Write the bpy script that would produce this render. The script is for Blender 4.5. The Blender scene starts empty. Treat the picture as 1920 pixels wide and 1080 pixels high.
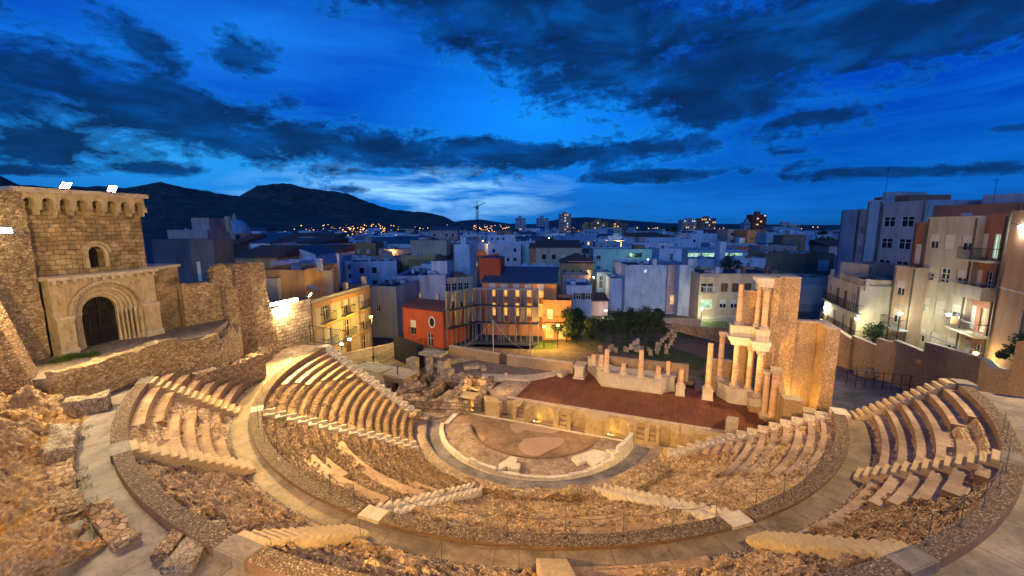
import bpy, math, random
import numpy as np
from mathutils import Matrix, Vector
rad = math.radians
R_ = random.Random(7)
SC = bpy.context.scene
COL = SC.collection
# ------------------------------------------------------------------ camera
CAMP = np.array([10.44, -32.22, 17.0]); FPX = 772.5; PIT = .1495; ROL = -.0033; YAW = rad(21.5)
cd = bpy.data.cameras.new("camera"); cam = bpy.data.objects.new("camera", cd); COL.objects.link(cam)
cd.sensor_width = 36; cd.lens = FPX / 1920 * 36; cd.clip_start = .1; cd.clip_end = 40000
cam.matrix_world = (Matrix.Translation(Vector(CAMP)) @ Matrix.Rotation(YAW, 4, 'Z') @
                    Matrix.Rotation(math.pi / 2 - PIT, 4, 'X') @ Matrix.Rotation(ROL, 4, 'Z'))
SC.camera = cam
SC.view_settings.view_transform = 'Standard'; SC.view_settings.look = 'None'
SC.view_settings.exposure = 0.35; SC.view_settings.gamma = 1; SC.view_settings.use_curve_mapping = False
SC.cycles.max_bounces = 4; SC.cycles.diffuse_bounces = 2; SC.cycles.glossy_bounces = 2
SC.cycles.transmission_bounces = 2; SC.cycles.sample_clamp_indirect = 3
ca, sa = math.cos(YAW), math.sin(YAW)
def ray(u, v):      # direction through a point of the view, world axes
    x = (u - 960) / FPX; y = (540 - v) / FPX; c, s = math.cos(ROL), math.sin(ROL); x, y = c*x - s*y, s*x + c*y
    cp, sp = math.cos(PIT), math.sin(PIT); d = (x, cp + sp*y, -sp + cp*y)
    return np.array([ca*d[0] - sa*d[1], sa*d[0] + ca*d[1], d[2]])
def gz(u, v, z): d = ray(u, v); return CAMP + d * ((z - CAMP[2]) / d[2])
def gy(u, v, y): d = ray(u, v); return CAMP + d * ((y - CAMP[1]) / d[1])
def gx(u, v, x): d = ray(u, v); return CAMP + d * ((x - CAMP[0]) / d[0])
def gr(u, v, R): d = ray(u, v); return CAMP + d * (R / math.hypot(d[0], d[1]))
# ------------------------------------------------------------------ sky
def sky():
    w = bpy.data.worlds.new("World"); SC.world = w; w.use_nodes = True
    nt = w.node_tree; N = nt.nodes; L = nt.links; N.clear()
    out = N.new('ShaderNodeOutputWorld'); bg = N.new('ShaderNodeBackground'); L.new(bg.outputs[0], out.inputs[0])
    tc = N.new('ShaderNodeTexCoord')
    def vm(op, a, b=None):
        n = N.new('ShaderNodeVectorMath'); n.operation = op
        for i, q in enumerate((a, b)):
            if q is None: continue
            if isinstance(q, tuple): n.inputs[i].default_value = q
            else: L.new(q, n.inputs[i])
        return n
    def ma(op, a, b=0, c=0, cl=False):
        n = N.new('ShaderNodeMath'); n.operation = op; n.use_clamp = cl
        for i, q in enumerate((a, b, c)):
            if isinstance(q, (int, float)): n.inputs[i].default_value = q
            else: L.new(q, n.inputs[i])
        return n.outputs[0]
    def ramp(f, st, ease='LINEAR'):
        n = N.new('ShaderNodeValToRGB'); n.color_ramp.interpolation = ease
        e = n.color_ramp.elements
        while len(e) < len(st): e.new(.5)
        for i, (p, c) in enumerate(st): e[i].position = p; e[i].color = (*c, 1) if len(c) == 3 else c
        L.new(f, n.inputs[0]); return n.outputs[0]
    def mix(f, a, b, mode='MIX'):
        n = N.new('ShaderNodeMix'); n.data_type = 'RGBA'; n.blend_type = mode
        if isinstance(f, (int, float)): n.inputs[0].default_value = f
        else: L.new(f, n.inputs[0])
        for i, q in ((6, a), (7, b)):
            if isinstance(q, tuple): n.inputs[i].default_value = (*q, 1)
            else: L.new(q, n.inputs[i])
        return n.outputs[2]
    dirv = vm('NORMALIZE', tc.outputs['Generated']).outputs[0]
    # compass direction and height of the view ray, measured from the direction of the valley
    fw = (-math.sin(YAW), math.cos(YAW), 0.0); rt = (math.cos(YAW), math.sin(YAW), 0.0)
    f_ = vm('DOT_PRODUCT', dirv, fw).outputs['Value']; r_ = vm('DOT_PRODUCT', dirv, rt).outputs['Value']
    sx = N.new('ShaderNodeSeparateXYZ'); L.new(dirv, sx.inputs[0]); z = sx.outputs[2]
    az = ma('ARCTAN2', r_, f_); el = ma('ARCSINE', z)
    base = ramp(ma('MULTIPLY', el, 1.1), [(0, (.003, .070, .27)), (.10, (.0008, .062, .33)), (.3, (.0004, .040, .36)), (.55, (.0005, .022, .23)), (1, (.0005, .01, .12))])
    cz = N.new('ShaderNodeCombineXYZ'); L.new(az, cz.inputs[0]); L.new(el, cz.inputs[1])
    P = cz.outputs[0]
    def blob(a, e, wa, we, rot):
        m = N.new('ShaderNodeMapping'); m.vector_type = 'TEXTURE'
        m.inputs['Location'].default_value = (rad(a), rad(e), 0); m.inputs['Rotation'].default_value = (0, 0, rad(rot))
        m.inputs['Scale'].default_value = (rad(wa), rad(we), 1); L.new(P, m.inputs[0])
        return ma('SUBTRACT', 1, vm('LENGTH', m.outputs[0]).outputs['Value'])
    def noise(scale, det, sxy, dist=0, rough=.6, off=(0, 0, 0), rot=0):
        m = N.new('ShaderNodeMapping'); m.inputs['Scale'].default_value = (sxy[0], sxy[1], 1); m.inputs['Location'].default_value = off
        m.inputs['Rotation'].default_value = (0, 0, rad(rot))
        L.new(P, m.inputs[0]); n = N.new('ShaderNodeTexNoise'); n.inputs['Scale'].default_value = scale
        n.inputs['Detail'].default_value = det; n.inputs['Roughness'].default_value = rough; n.inputs['Distortion'].default_value = dist
        L.new(m.outputs[0], n.inputs[0]); return n.outputs[0]
    # afterglow low over the hills
    g1 = ma('MAXIMUM', blob(-9, 2, 46, 15, 0), 0); g2 = ma('MAXIMUM', blob(-12.5, 4.4, 23, 4.2, 0), 0); g3 = ma('MAXIMUM', blob(3, 13.5, 26, 9, -6), 0)
    g4 = ma('MAXIMUM', blob(-38, 7, 26, 6, 0), 0)
    c = mix(ma('MULTIPLY', g1, .5), base, (.012, .20, .62))
    c = mix(ma('MULTIPLY', g3, 1.0, 0, True), c, (.004, .20, .80))
    c = mix(ma('MULTIPLY', g4, .9, 0, True), c, (.02, .26, .62)); c = mix(ma('MULTIPLY', ma('MAXIMUM', blob(-30, 20, 22, 7, 10), 0), .8, 0, True), c, (.008, .15, .62))
    nz = noise(3.2, 5, (1.6, 9.0), .4, .6, (1, 2, 0), -3)
    gg = ma('MULTIPLY', ma('POWER', g2, .7), ramp(nz, [(.40, (0, 0, 0)), (.62, (1, 1, 1))]), 0, True)
    c = mix(gg, c, (.30, .62, .85))
    # thin high streaks
    st = ramp(noise(2.4, 8, (1.0, 6.5), .5, .65, (4, 1, 0), 7), [(.42, (0, 0, 0)), (.72, (1, 1, 1))])
    c = mix(ma('MULTIPLY', st, .42), c, (.006, .19, .72))
    # cloud banks
    def pb(u, v, du, dv, rot=0):
        a = math.atan((u - 960)/772); e = math.atan((424 - v)/772*math.cos(a)); return blob(math.degrees(a), math.degrees(e), du*.0742*math.cos(a)**2, dv*.0742*math.cos(a), rot)
    B = [pb(60, 160, 420, 105), pb(330, 225, 470, 74, -7), pb(700, 285, 450, 42, -3), pb(1080, 295, 360, 34, 1), pb(120, 275, 300, 45), pb(1060, 90, 360, 120, -16), pb(1420, 120, 480, 105, 6), pb(1750, 60, 420, 80, 8), pb(860, 15, 260, 60), pb(1330, 215, 180, 40, 4),
         pb(1480, 238, 110, 15, 2), pb(1250, 332, 210, 14), pb(1650, 330, 240, 14, -2), pb(660, 357, 40, 7), pb(490, 130, 70, 38), pb(310, 100, 90, 34, -20), pb(310, 318, 130, 18), pb(60, 320, 120, 12), pb(1880, 250, 70, 6)]
    m = B[0]
    for b in B[1:]: m = ma('SMOOTH_MAX', m, b, .12)
    m = ma('MAXIMUM', m, -1.2)
    n1 = noise(4.6, 10, (1.1, 2.8), .8, .66, (.4, .2, 0), 6); n2 = noise(13, 8, (1.0, 2.0), .6, .68, (3, 3, 0)); n3 = noise(34, 6, (1.0, 1.6), .4, .65, (7, 3, 0))
    dens = ma('ADD', ma('ADD', ma('MULTIPLY', m, .85), ma('MULTIPLY', ma('SUBTRACT', n1, .475), 2.4)), ma('ADD', ma('MULTIPLY', ma('SUBTRACT', n2, .5), 1.5), ma('MULTIPLY', ma('SUBTRACT', n3, .5), .8)))
    cl = ramp(dens, [(.0, (0, 0, 0)), (.18, (.45, .45, .45)), (.55, (1, 1, 1))], 'EASE')
    cn = noise(6, 7, (1.0, 3.0), .4, .6, (8, 0, 0))
    cc = ramp(cn, [(.3, (.0020, .012, .045)), (.5, (.0018, .026, .11)), (.7, (.0015, .062, .27))])
    edge = ramp(dens, [(.0, (0, 0, 0)), (.10, (.55, .55, .55)), (.3, (0, 0, 0))], 'EASE'); c = mix(ma('MULTIPLY', edge, ma('ADD', .25, ma('MULTIPLY', ma('ADD', g1, g3), 1.0)), 0, True), c, (.006, .25, .78))
    c = mix(ma('MULTIPLY', cl, .95), c, cc)
    # below the horizon
    c = mix(ma('GREATER_THAN', 0.0, z), c, (.004, .012, .035))
    L.new(c, bg.inputs[0]); bg.inputs[1].default_value = 1.15
sky()
# ------------------------------------------------------------------ added soft blue fill from behind the camera, brightens the facades
sd = bpy.data.lights.new("dusk_fill", 'SUN'); so = bpy.data.objects.new("dusk_fill", sd); COL.objects.link(so)
sd.energy = .85; sd.color = (.22, .47, 1.0); sd.angle = rad(25)
so.rotation_euler = (rad(74), 0, rad(6))
def lamp(kind, name, loc, energy, color, target=None, size=.25, cone=110, blend=.6, parent=None):
    l = bpy.data.lights.new(name, kind); l.energy = energy; l.color = color
    o = bpy.data.objects.new(name, l); COL.objects.link(o)
    if kind == 'SPOT': l.spot_size = rad(cone); l.spot_blend = blend; l.shadow_soft_size = size
    if kind == 'POINT': l.shadow_soft_size = size
    o.location = loc
    if target is not None: o.rotation_euler = (Vector(target) - Vector(loc)).to_track_quat('-Z', 'Y').to_euler()
    if parent is not None: o.parent = parent; o.location = Vector(loc) - parent.location
    return o
# ------------------------------------------------------------------ helpers
def tag(o, label=None, cat=None, group=None, kind=None):
    if label: o['label'] = label
    if cat: o['category'] = cat
    if group: o['group'] = group
    if kind: o['kind'] = kind
    return o
def empty(name, loc=(0, 0, 0), rz=0, label=None, cat=None, group=None):
    o = bpy.data.objects.new(name, None); COL.objects.link(o); o.location = loc; o.rotation_euler = (0, 0, rz)
    o.empty_display_size = .2
    return tag(o, label, cat, group)
class MB:
    def __init__(s): s.v = []; s.f = []; s.m = []
    def add(s, vs, fs, mi=0):
        b = len(s.v); s.v += [tuple(map(float, p)) for p in vs]
        for f in fs: s.f.append([b + i for i in f]); s.m.append(mi)
        return s
    def quad(s, a, b, c, d, mi=0): return s.add([a, b, c, d], [(0, 1, 2, 3)], mi)
    def box(s, x0, x1, y0, y1, z0, z1, mi=0, top=None):
        s.add([(x0, y0, z0), (x1, y0, z0), (x1, y1, z0), (x0, y1, z0), (x0, y0, z1), (x1, y0, z1), (x1, y1, z1), (x0, y1, z1)],
              [(0, 3, 2, 1), (0, 1, 5, 4), (1, 2, 6, 5), (2, 3, 7, 6), (3, 0, 4, 7)], mi)
        b = len(s.v); s.f.append([b - 4, b - 3, b - 2, b - 1]); s.m.append(mi if top is None else top); return s
    def obox(s, cx, cy, z0, sx, sy, sz, rot=0, mi=0, top=None):
        c, q = math.cos(rot), math.sin(rot); P = []
        for z in (z0, z0 + sz):
            for dx, dy in ((-1, -1), (1, -1), (1, 1), (-1, 1)):
                x = dx * sx / 2; y = dy * sy / 2; P.append((cx + c*x - q*y, cy + q*x + c*y, z))
        s.add(P, [(0, 3, 2, 1), (0, 1, 5, 4), (1, 2, 6, 5), (2, 3, 7, 6), (3, 0, 4, 7)], mi)
        b = len(s.v); s.f.append([b - 4, b - 3, b - 2, b - 1]); s.m.append(mi if top is None else top); return s
    def prism(s, pts, z0, z1, mi=0, top=None):
        n = len(pts); a = sum(pts[i][0]*pts[(i+1) % n][1] - pts[(i+1) % n][0]*pts[i][1] for i in range(n))
        if a < 0: pts = pts[::-1]
        zf = z1 if callable(z1) else (lambda x, y: z1)
        s.add([(p[0], p[1], z0) for p in pts] + [(p[0], p[1], zf(p[0], p[1])) for p in pts],
              [(i, (i+1) % n, n + (i+1) % n, n + i) for i in range(n)] + [tuple(range(n))[::-1]], mi)
        b = len(s.v); s.f.append([b - n + i for i in range(n)]); s.m.append(mi if top is None else top); return s
    def lathe(s, cx, cy, prof, n=16, mi=0, a0=0, a1=2*math.pi):
        k = len(prof); full = abs(a1 - a0 - 2*math.pi) < 1e-6; nn = n if full else n + 1; V = []
        for i in range(nn):
            a = a0 + (a1 - a0) * i / n
            for r, z in prof: V.append((cx + r*math.cos(a), cy + r*math.sin(a), z))
        F = []
        for i in range(n):
            j = (i + 1) % nn
            for q in range(k - 1): F.append((i*k + q, j*k + q, j*k + q + 1, i*k + q + 1))
        s.add(V, F, mi)
        return s
    def tube(s, p0, p1, r, n=6, mi=0, r1=None):
        p0 = Vector(p0); p1 = Vector(p1); d = (p1 - p0)
        if d.length < 1e-6: return s
        d.normalize(); a = d.orthogonal().normalized(); b = d.cross(a); r1 = r if r1 is None else r1; V = []
        for p, rr in ((p0, r), (p1, r1)):
            for i in range(n):
                t = 2*math.pi*i/n; V.append(p + (a*math.cos(t) + b*math.sin(t))*rr)
        s.add(V, [(i, (i+1) % n, n + (i+1) % n, n + i) for i in range(n)] + [tuple(range(n))[::-1], tuple(range(n, 2*n))], mi); return s
    def arc(s, a0, a1, r0, r1, z0, z1, n=None, mi=0, top=None, cx=0, cy=0):
        "annular block, angles in degrees"
        n = n or max(2, int(abs(a1 - a0) / 1.5)); V = []
        for i in range(n + 1):
            a = rad(a0 + (a1 - a0)*i/n); c, q = math.cos(a), math.sin(a)
            V += [(cx + r0*c, cy + r0*q, z0), (cx + r1*c, cy + r1*q, z0), (cx + r1*c, cy + r1*q, z1), (cx + r0*c, cy + r0*q, z1)]
        F = []; T = []
        for i in range(n):
            b = 4*i; d = b + 4
            F += [(b, b+1, d+1, d), (b+1, b+2, d+2, d+1), (b+3, b, d, d+3)]; T.append((b+2, b+3, d+3, d+2))
        F += [(0, 3, 2, 1), (4*n, 4*n+1, 4*n+2, 4*n+3)]
        b0 = len(s.v); s.add(V, F, mi)
        for f in T: s.f.append([b0 + i for i in f]); s.m.append(mi if top is None else top)
        return s
    def build(s, name, mats, parent=None, smooth=False, origin=None, recalc=False):
        me = bpy.data.meshes.new(name); V = np.array(s.v, float).reshape(-1, 3)
        o = bpy.data.objects.new(name, me); COL.objects.link(o)
        if parent is not None:
            M = Matrix.LocRotScale(parent.location, parent.rotation_euler, parent.scale)
            if parent.parent is not None:
                pp = parent.parent; M = Matrix.LocRotScale(pp.location, pp.rotation_euler, pp.scale) @ M
            Mi = np.array(M.inverted()); V = V @ Mi[:3, :3].T + Mi[:3, 3]; o.parent = parent
        else:
            if origin is None: origin = ((V[:, 0].min() + V[:, 0].max())/2, (V[:, 1].min() + V[:, 1].max())/2, V[:, 2].min())
            V = V - np.array(origin); o.location = origin
        me.from_pydata(V.tolist(), [], s.f)
        if not isinstance(mats, (list, tuple)): mats = [mats]
        for m in mats: me.materials.append(m)
        if len(mats) > 1: me.polygons.foreach_set('material_index', s.m)
        if smooth: me.polygons.foreach_set('use_smooth', [True]*len(me.polygons))
        me.update(); return o
def struct(name, mb, mats, smooth=False):
    o = mb.build(name, mats, None, smooth); o['kind'] = 'structure'; return o
ORD = ['first', 'second', 'third', 'fourth', 'fifth', 'sixth', 'seventh', 'eighth', 'ninth', 'tenth', 'eleventh', 'twelfth', 'thirteenth', 'fourteenth', 'fifteenth',
       'sixteenth', 'seventeenth', 'eighteenth', 'nineteenth', 'twentieth']
# vectorised noise
def _h(i, j, k, sd=0):
    n = (i.astype(np.int64)*374761393 + j.astype(np.int64)*668265263 + k.astype(np.int64)*2147483647 + sd*974634777) & 0xffffffff
    n = ((n ^ (n >> 13)) * 1274126177) & 0xffffffff; n = n ^ (n >> 16)
    return (n & 0xffffff) / float(0xffffff)
def vn(x, y, z, sd=0):
    x = np.asarray(x, float); y = np.asarray(y, float) + 0*x; z = np.asarray(z, float) + 0*x
    xi, yi, zi = np.floor(x), np.floor(y), np.floor(z); fx, fy, fz = x - xi, y - yi, z - zi
    fx = fx*fx*(3 - 2*fx); fy = fy*fy*(3 - 2*fy); fz = fz*fz*(3 - 2*fz); o = 0
    for a in (0, 1):
        for b in (0, 1):
            for c in (0, 1):
                o = o + _h(xi + a, yi + b, zi + c, sd)*(fx if a else 1 - fx)*(fy if b else 1 - fy)*(fz if c else 1 - fz)
    return o*2 - 1
def fbm(x, y, z, o=4, sd=0, g=.5):
    t = 0; a = 1.0; q = 0
    for i in range(o): t = t + a*vn(x*2**i, y*2**i, z*2**i, sd + i*7); q += a; a *= g
    return t/q
def worley(x, y, sd=0):
    xi, yi = np.floor(x), np.floor(y); d1 = np.full(x.shape, 9.0); d2 = np.full(x.shape, 9.0); idv = np.zeros(x.shape)
    for a in (-1, 0, 1):
        for b in (-1, 0, 1):
            ci, cj = xi + a, yi + b; px = ci + _h(ci, cj, ci*0, sd); py = cj + _h(ci, cj, ci*0 + 5, sd)
            d = np.hypot(px - x, py - y); q = _h(ci, cj, ci*0 + 9, sd); c = d < d1
            d2 = np.where(c, d1, np.minimum(d2, d)); idv = np.where(c, q, idv); d1 = np.where(c, d, d1)
    return d1, d2, idv
# ------------------------------------------------------------------ materials
class NT:
    def __init__(s, name, rough=.85):
        s.m = bpy.data.materials.new(name); s.m.use_nodes = True; s.t = s.m.node_tree; s.N = s.t.nodes; s.L = s.t.links
        s.b = s.N['Principled BSDF']; s.b.inputs['Roughness'].default_value = rough; s.b.inputs['Specular IOR Level'].default_value = .25
        s.geo = s.N.new('ShaderNodeNewGeometry').outputs['Position']
    def mp(s, v=None, sc=(1, 1, 1), rot=(0, 0, 0), loc=(0, 0, 0)):
        n = s.N.new('ShaderNodeMapping'); n.inputs['Scale'].default_value = sc; n.inputs['Rotation'].default_value = rot; n.inputs['Location'].default_value = loc
        s.L.new(v or s.geo, n.inputs[0]); return n.outputs[0]
    def noise(s, scale, det=4, v=None, dist=0, rough=.55, col=False):
        n = s.N.new('ShaderNodeTexNoise'); n.inputs['Scale'].default_value = scale; n.inputs['Detail'].default_value = det
        n.inputs['Distortion'].default_value = dist; n.inputs['Roughness'].default_value = rough
        s.L.new(v or s.geo, n.inputs[0]); return n.outputs[1 if col else 0]
    def voro(s, scale, v=None, feat='F1', out=0, rnd=1):
        n = s.N.new('ShaderNodeTexVoronoi'); n.feature = feat; n.inputs['Scale'].default_value = scale
        n.inputs['Randomness'].default_value = rnd; s.L.new(v or s.geo, n.inputs[0]); return n.outputs[out]
    def ramp(s, f, st, ease='LINEAR'):
        n = s.N.new('ShaderNodeValToRGB'); e = n.color_ramp.elements; n.color_ramp.interpolation = ease
        while len(e) < len(st): e.new(.5)
        for i, (p, c) in enumerate(st): e[i].position = p; e[i].color = (c, c, c, 1) if isinstance(c, (int, float)) else (*c, 1)
        s.L.new(f, n.inputs[0]); return n.outputs[0]
    def math(s, op, a, b=0, cl=False):
        n = s.N.new('ShaderNodeMath'); n.operation = op; n.use_clamp = cl
        for i, q in enumerate((a, b)):
            if isinstance(q, (int, float)): n.inputs[i].default_value = q
            else: s.L.new(q, n.inputs[i])
        return n.outputs[0]
    def mix(s, f, a, b, mode='MIX'):
        n = s.N.new('ShaderNodeMix'); n.data_type = 'RGBA'; n.blend_type = mode
        if isinstance(f, (int, float)): n.inputs[0].default_value = f
        else: s.L.new(f, n.inputs[0])
        for i, q in ((6, a), (7, b)):
            if isinstance(q, tuple): n.inputs[i].default_value = (*q, 1)
            else: s.L.new(q, n.inputs[i])
        return n.outputs[2]
    def bump(s, h, st=.5, dist=.05, prev=None):
        n = s.N.new('ShaderNodeBump'); n.inputs['Strength'].default_value = st; n.inputs['Distance'].default_value = dist
        s.L.new(h, n.inputs['Height'])
        if prev: s.L.new(prev, n.inputs['Normal'])
        return n.outputs[0]
    def wallco(s, rot=0):
        "coordinates along a wall and up it, for upright faces of either direction"
        v = s.mp(sc=(1, 1, 1), rot=(0, 0, rot)); n = s.N.new('ShaderNodeSeparateXYZ'); s.L.new(v, n.inputs[0])
        c = s.N.new('ShaderNodeCombineXYZ'); s.L.new(s.math('ADD', n.outputs[0], n.outputs[1]), c.inputs[0]); s.L.new(n.outputs[2], c.inputs[1]); return c.outputs[0]
    def brick(s, v, c1, c2, mo, w, h, ms=.02, off=.5):
        n = s.N.new('ShaderNodeTexBrick'); n.inputs['Color1'].default_value = (*c1, 1); n.inputs['Color2'].default_value = (*c2, 1); n.inputs['Mortar'].default_value = (*mo, 1)
        n.inputs['Scale'].default_value = 1; n.inputs['Brick Width'].default_value = w; n.inputs['Row Height'].default_value = h; n.inputs['Mortar Size'].default_value = ms
        n.inputs['Mortar Smooth'].default_value = .3; n.offset = off; s.L.new(v, n.inputs[0]); return n.outputs[0], n.outputs[1]
    def fin(s, col, nrm=None, rough=None):
        if isinstance(col, tuple): s.b.inputs['Base Color'].default_value = (*col, 1)
        else: s.L.new(col, s.b.inputs['Base Color'])
        if nrm: s.L.new(nrm, s.b.inputs['Normal'])
        if rough is not None: s.b.inputs['Roughness'].default_value = rough
        return s.m
def rubble(name, cols, scale=4, mortar=(.16, .12, .08), bs=.9, sq=(1, 1, 1.9), mo=.06, dist=.06):
    n = NT(name); w = n.noise(3.5, 4, col=True); v = n.mix(.10, n.geo, w, 'ADD'); v = n.mp(v, sc=sq)
    c = n.ramp(n.N.new('ShaderNodeSeparateColor').outputs[0], [(0, 0), (1, 1)])
    vo = n.N.new('ShaderNodeTexVoronoi'); vo.inputs['Scale'].default_value = scale; n.L.new(v, vo.inputs[0])
    sc = n.N.new('ShaderNodeSeparateColor'); n.L.new(vo.outputs['Color'], sc.inputs[0])
    col = n.ramp(sc.outputs[0], [(i/(len(cols)-1), q) for i, q in enumerate(cols)])
    e = n.voro(scale, v, 'DISTANCE_TO_EDGE'); em = n.ramp(e, [(mo*.3, 0), (mo, 1)])
    big = n.noise(.35, 4); col = n.mix(em, mortar, col)
    col = n.mix(1.0, col, n.ramp(big, [(.3, .72), (.7, 1.2)]), 'MULTIPLY')
    f = n.noise(22, 5, rough=.7); col = n.mix(1.0, col, n.ramp(f, [(.28, .5), (.72, 1.4)]), 'MULTIPLY')
    h = n.mix(1.0, n.ramp(e, [(0, 0), (.12, .8), (.4, 1)]), n.ramp(f, [(0, .6), (1, 1)]), 'MULTIPLY')
    return n.fin(col, n.bump(h, bs, dist))
def rock(name, cols, scale=1.2, bs=.8, fine=1.0, dist=.12):
    n = NT(name); a = n.noise(scale, 8, dist=.6, rough=.65); col = n.ramp(a, [(.28 + .44*i/(len(cols)-1), q) for i, q in enumerate(cols)])
    b = n.noise(14*fine, 6, rough=.7); col = n.mix(1.0, col, n.ramp(b, [(.3, .45), (.5, 1), (.72, 1.65)]), 'MULTIPLY')
    v = n.voro(5*fine, n.mix(.22, n.geo, n.noise(4, 4, col=True), 'ADD'), 'DISTANCE_TO_EDGE')
    if fine >= .6 and scale > .3: col = n.mix(1.0, col, n.ramp(v, [(0, .35), (.10, 1.0)]), 'MULTIPLY'); col = n.mix(1.0, col, n.ramp(n.noise(2.6, 6, rough=.7), [(.32, .5), (.52, 1), (.7, 1.35)]), 'MULTIPLY')
    h = n.math('ADD', n.math('MULTIPLY', a, 1.2), n.math('ADD', n.math('MULTIPLY', b, .5), n.math('MULTIPLY', n.ramp(v, [(0, 0), (.25, 1)]), .25)))
    return n.fin(col, n.bump(h, bs, dist))
def smooth_stone(name, c1, c2, bs=.25, streak=False, rough=.75, fine=9, spots=0):
    n = NT(name, rough); a = n.noise(.9, 6, rough=.6, dist=.4); v = n.mp(sc=(1, 1, .12)) if streak else None
    b = n.noise(fine, 5, v, rough=.65); col = n.mix(n.ramp(a, [(.3, 0), (.7, 1)]), c1, c2)
    col = n.mix(1.0, col, n.ramp(b, [(.25, .68), (.5, 1), (.78, 1.22)]), 'MULTIPLY')
    if spots: col = n.mix(1.0, col, n.ramp(n.noise(3.4, 6, rough=.7), [(.34, .68), (.5, 1)]), 'MULTIPLY')
    return n.fin(col, n.bump(b, bs, .03))
def gravel(name, c0, c1, scale=26, bs=1.0, thr=.55):
    n = NT(name); vo = n.N.new('ShaderNodeTexVoronoi'); vo.inputs['Scale'].default_value = scale; n.L.new(n.geo, vo.inputs[0])
    sc = n.N.new('ShaderNodeSeparateColor'); n.L.new(vo.outputs['Color'], sc.inputs[0])
    col = n.ramp(sc.outputs[0], [(0, tuple(x*.45 for x in c0)), (thr, c0), (thr + .2, tuple((p+q)/2 for p, q in zip(c0, c1))), (1, c1)])
    d = vo.outputs['Distance']; col = n.mix(1.0, col, n.ramp(d, [(.2, 1), (.7, .35)]), 'MULTIPLY')
    return n.fin(col, n.bump(n.ramp(d, [(0, 1), (.7, 0)]), bs, .03))
def pebbly(name, base, dark, scale=7, cov=.12):
    "concrete wall faced with dark pebbles"
    n = NT(name); v = n.mix(.05, n.geo, n.noise(8, 2, col=True), 'ADD'); d = n.voro(scale, v, 'DISTANCE_TO_EDGE'); vo = n.voro(scale, v, 'F1', 1)
    sc = n.N.new('ShaderNodeSeparateColor'); n.L.new(vo, sc.inputs[0])
    pb = n.math('MULTIPLY', n.ramp(d, [(.05, 0), (.14, 1)]), n.ramp(sc.outputs[0], [(cov, 0), (cov + .12, 1)]))
    c = n.mix(pb, base, dark); c = n.mix(1.0, c, n.ramp(n.noise(.5, 5), [(.3, .8), (.7, 1.15)]), 'MULTIPLY')
    c = n.mix(1.0, c, n.ramp(n.noise(30, 3), [(.3, .8), (.7, 1.15)]), 'MULTIPLY')
    return n.fin(c, n.bump(d, .7, .06))
def ashlar(name, c1, c2, mo, w=.8, h=.4, rot=0, bs=.6, rough=.85, ms=.018, pale=False):
    n = NT(name, rough); v = n.wallco(rot); v2 = n.mix(.10, v, n.noise(2.2, 5, col=True), 'ADD'); v2 = n.mix(.5, v2, n.noise(.45, 2, col=True), 'ADD'); c, f = n.brick(v2, c1, c2, mo, w, h, ms)
    c = n.mix(1.0, c, n.ramp(n.noise(.6, 6, rough=.65), [(.3, .5), (.7, 1.3)]), 'MULTIPLY'); vc = n.N.new('ShaderNodeSeparateColor'); n.L.new(n.voro(2.2, v2, 'F1', 1), vc.inputs[0]); c = n.mix(1.0, c, n.ramp(vc.outputs[0], [(0, .62), (1, 1.25)]), 'MULTIPLY')
    fn = n.noise(18, 5, rough=.7); c = n.mix(1.0, c, n.ramp(fn, [(.25, .72), (.75, 1.2)]), 'MULTIPLY')
    if pale: c = n.mix(n.ramp(n.noise(1.0, 5, n.mp(v, sc=(1.6, .45, 1)), rough=.6), [(.60, 0), (.70, .65)]), c, (.55, .47, .34))
    hh = n.math('SUBTRACT', n.math('MULTIPLY', fn, .4), f)
    return n.fin(c, n.bump(hh, bs, .04))
def plain(name, c, rough=.6, metal=0):
    n = NT(name, rough); n.b.inputs['Metallic'].default_value = metal
    return n.fin(n.mix(1.0, c, n.ramp(n.noise(5, 4), [(.3, .85), (.7, 1.1)]), 'MULTIPLY'))
def emit(name, c, st):
    n = NT(name); n.b.inputs['Base Color'].default_value = (*[min(1, x*.8) for x in c], 1); n.b.inputs['Emission Color'].default_value = (*c, 1); n.b.inputs['Emission Strength'].default_value = st; return n.m
def paving(name, c1, c2, nseg, ring, r0=20.7, bs=.2, joint=.5, streaky=True):
    "slabs laid round the centre of the theatre"
    n = NT(name, .7); s = n.N.new('ShaderNodeSeparateXYZ'); n.L.new(n.geo, s.inputs[0])
    a = n.math('MULTIPLY', n.math('ARCTAN2', s.outputs[1], s.outputs[0]), nseg/(2*math.pi))
    rr = n.math('SUBTRACT', n.math('SQRT', n.math('ADD', n.math('MULTIPLY', s.outputs[0], s.outputs[0]), n.math('MULTIPLY', s.outputs[1], s.outputs[1]))), r0)
    c = n.N.new('ShaderNodeCombineXYZ'); n.L.new(a, c.inputs[0]); n.L.new(rr, c.inputs[1])
    q, f = n.brick(c.outputs[0], (1, 1, 1), (.82, .82, .82), (joint,)*3, 1.0, ring, .012)
    b = n.noise(1.1, 7, dist=.8, rough=.62); col = n.mix(n.ramp(b, [(.33, 0), (.66, 1)]), c1, c2)
    col = n.mix(1.0, col, q, 'MULTIPLY'); fn = n.noise(22, 4)
    col = n.mix(1.0, col, n.ramp(fn, [(.3, .85), (.7, 1.1)]), 'MULTIPLY')
    col = n.mix(1.0, col, n.ramp(n.noise(.5, 5), [(.35, .60), (.62, 1.15)]), 'MULTIPLY'); col = n.mix(1.0, col, n.ramp(n.noise(3.2, 7, dist=1.2, rough=.7), [(.36, .72), (.5, 1), (.7, 1.12)]), 'MULTIPLY')
    return n.fin(col, n.bump(fn, bs, .01), .62)
M_ = {}
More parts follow.
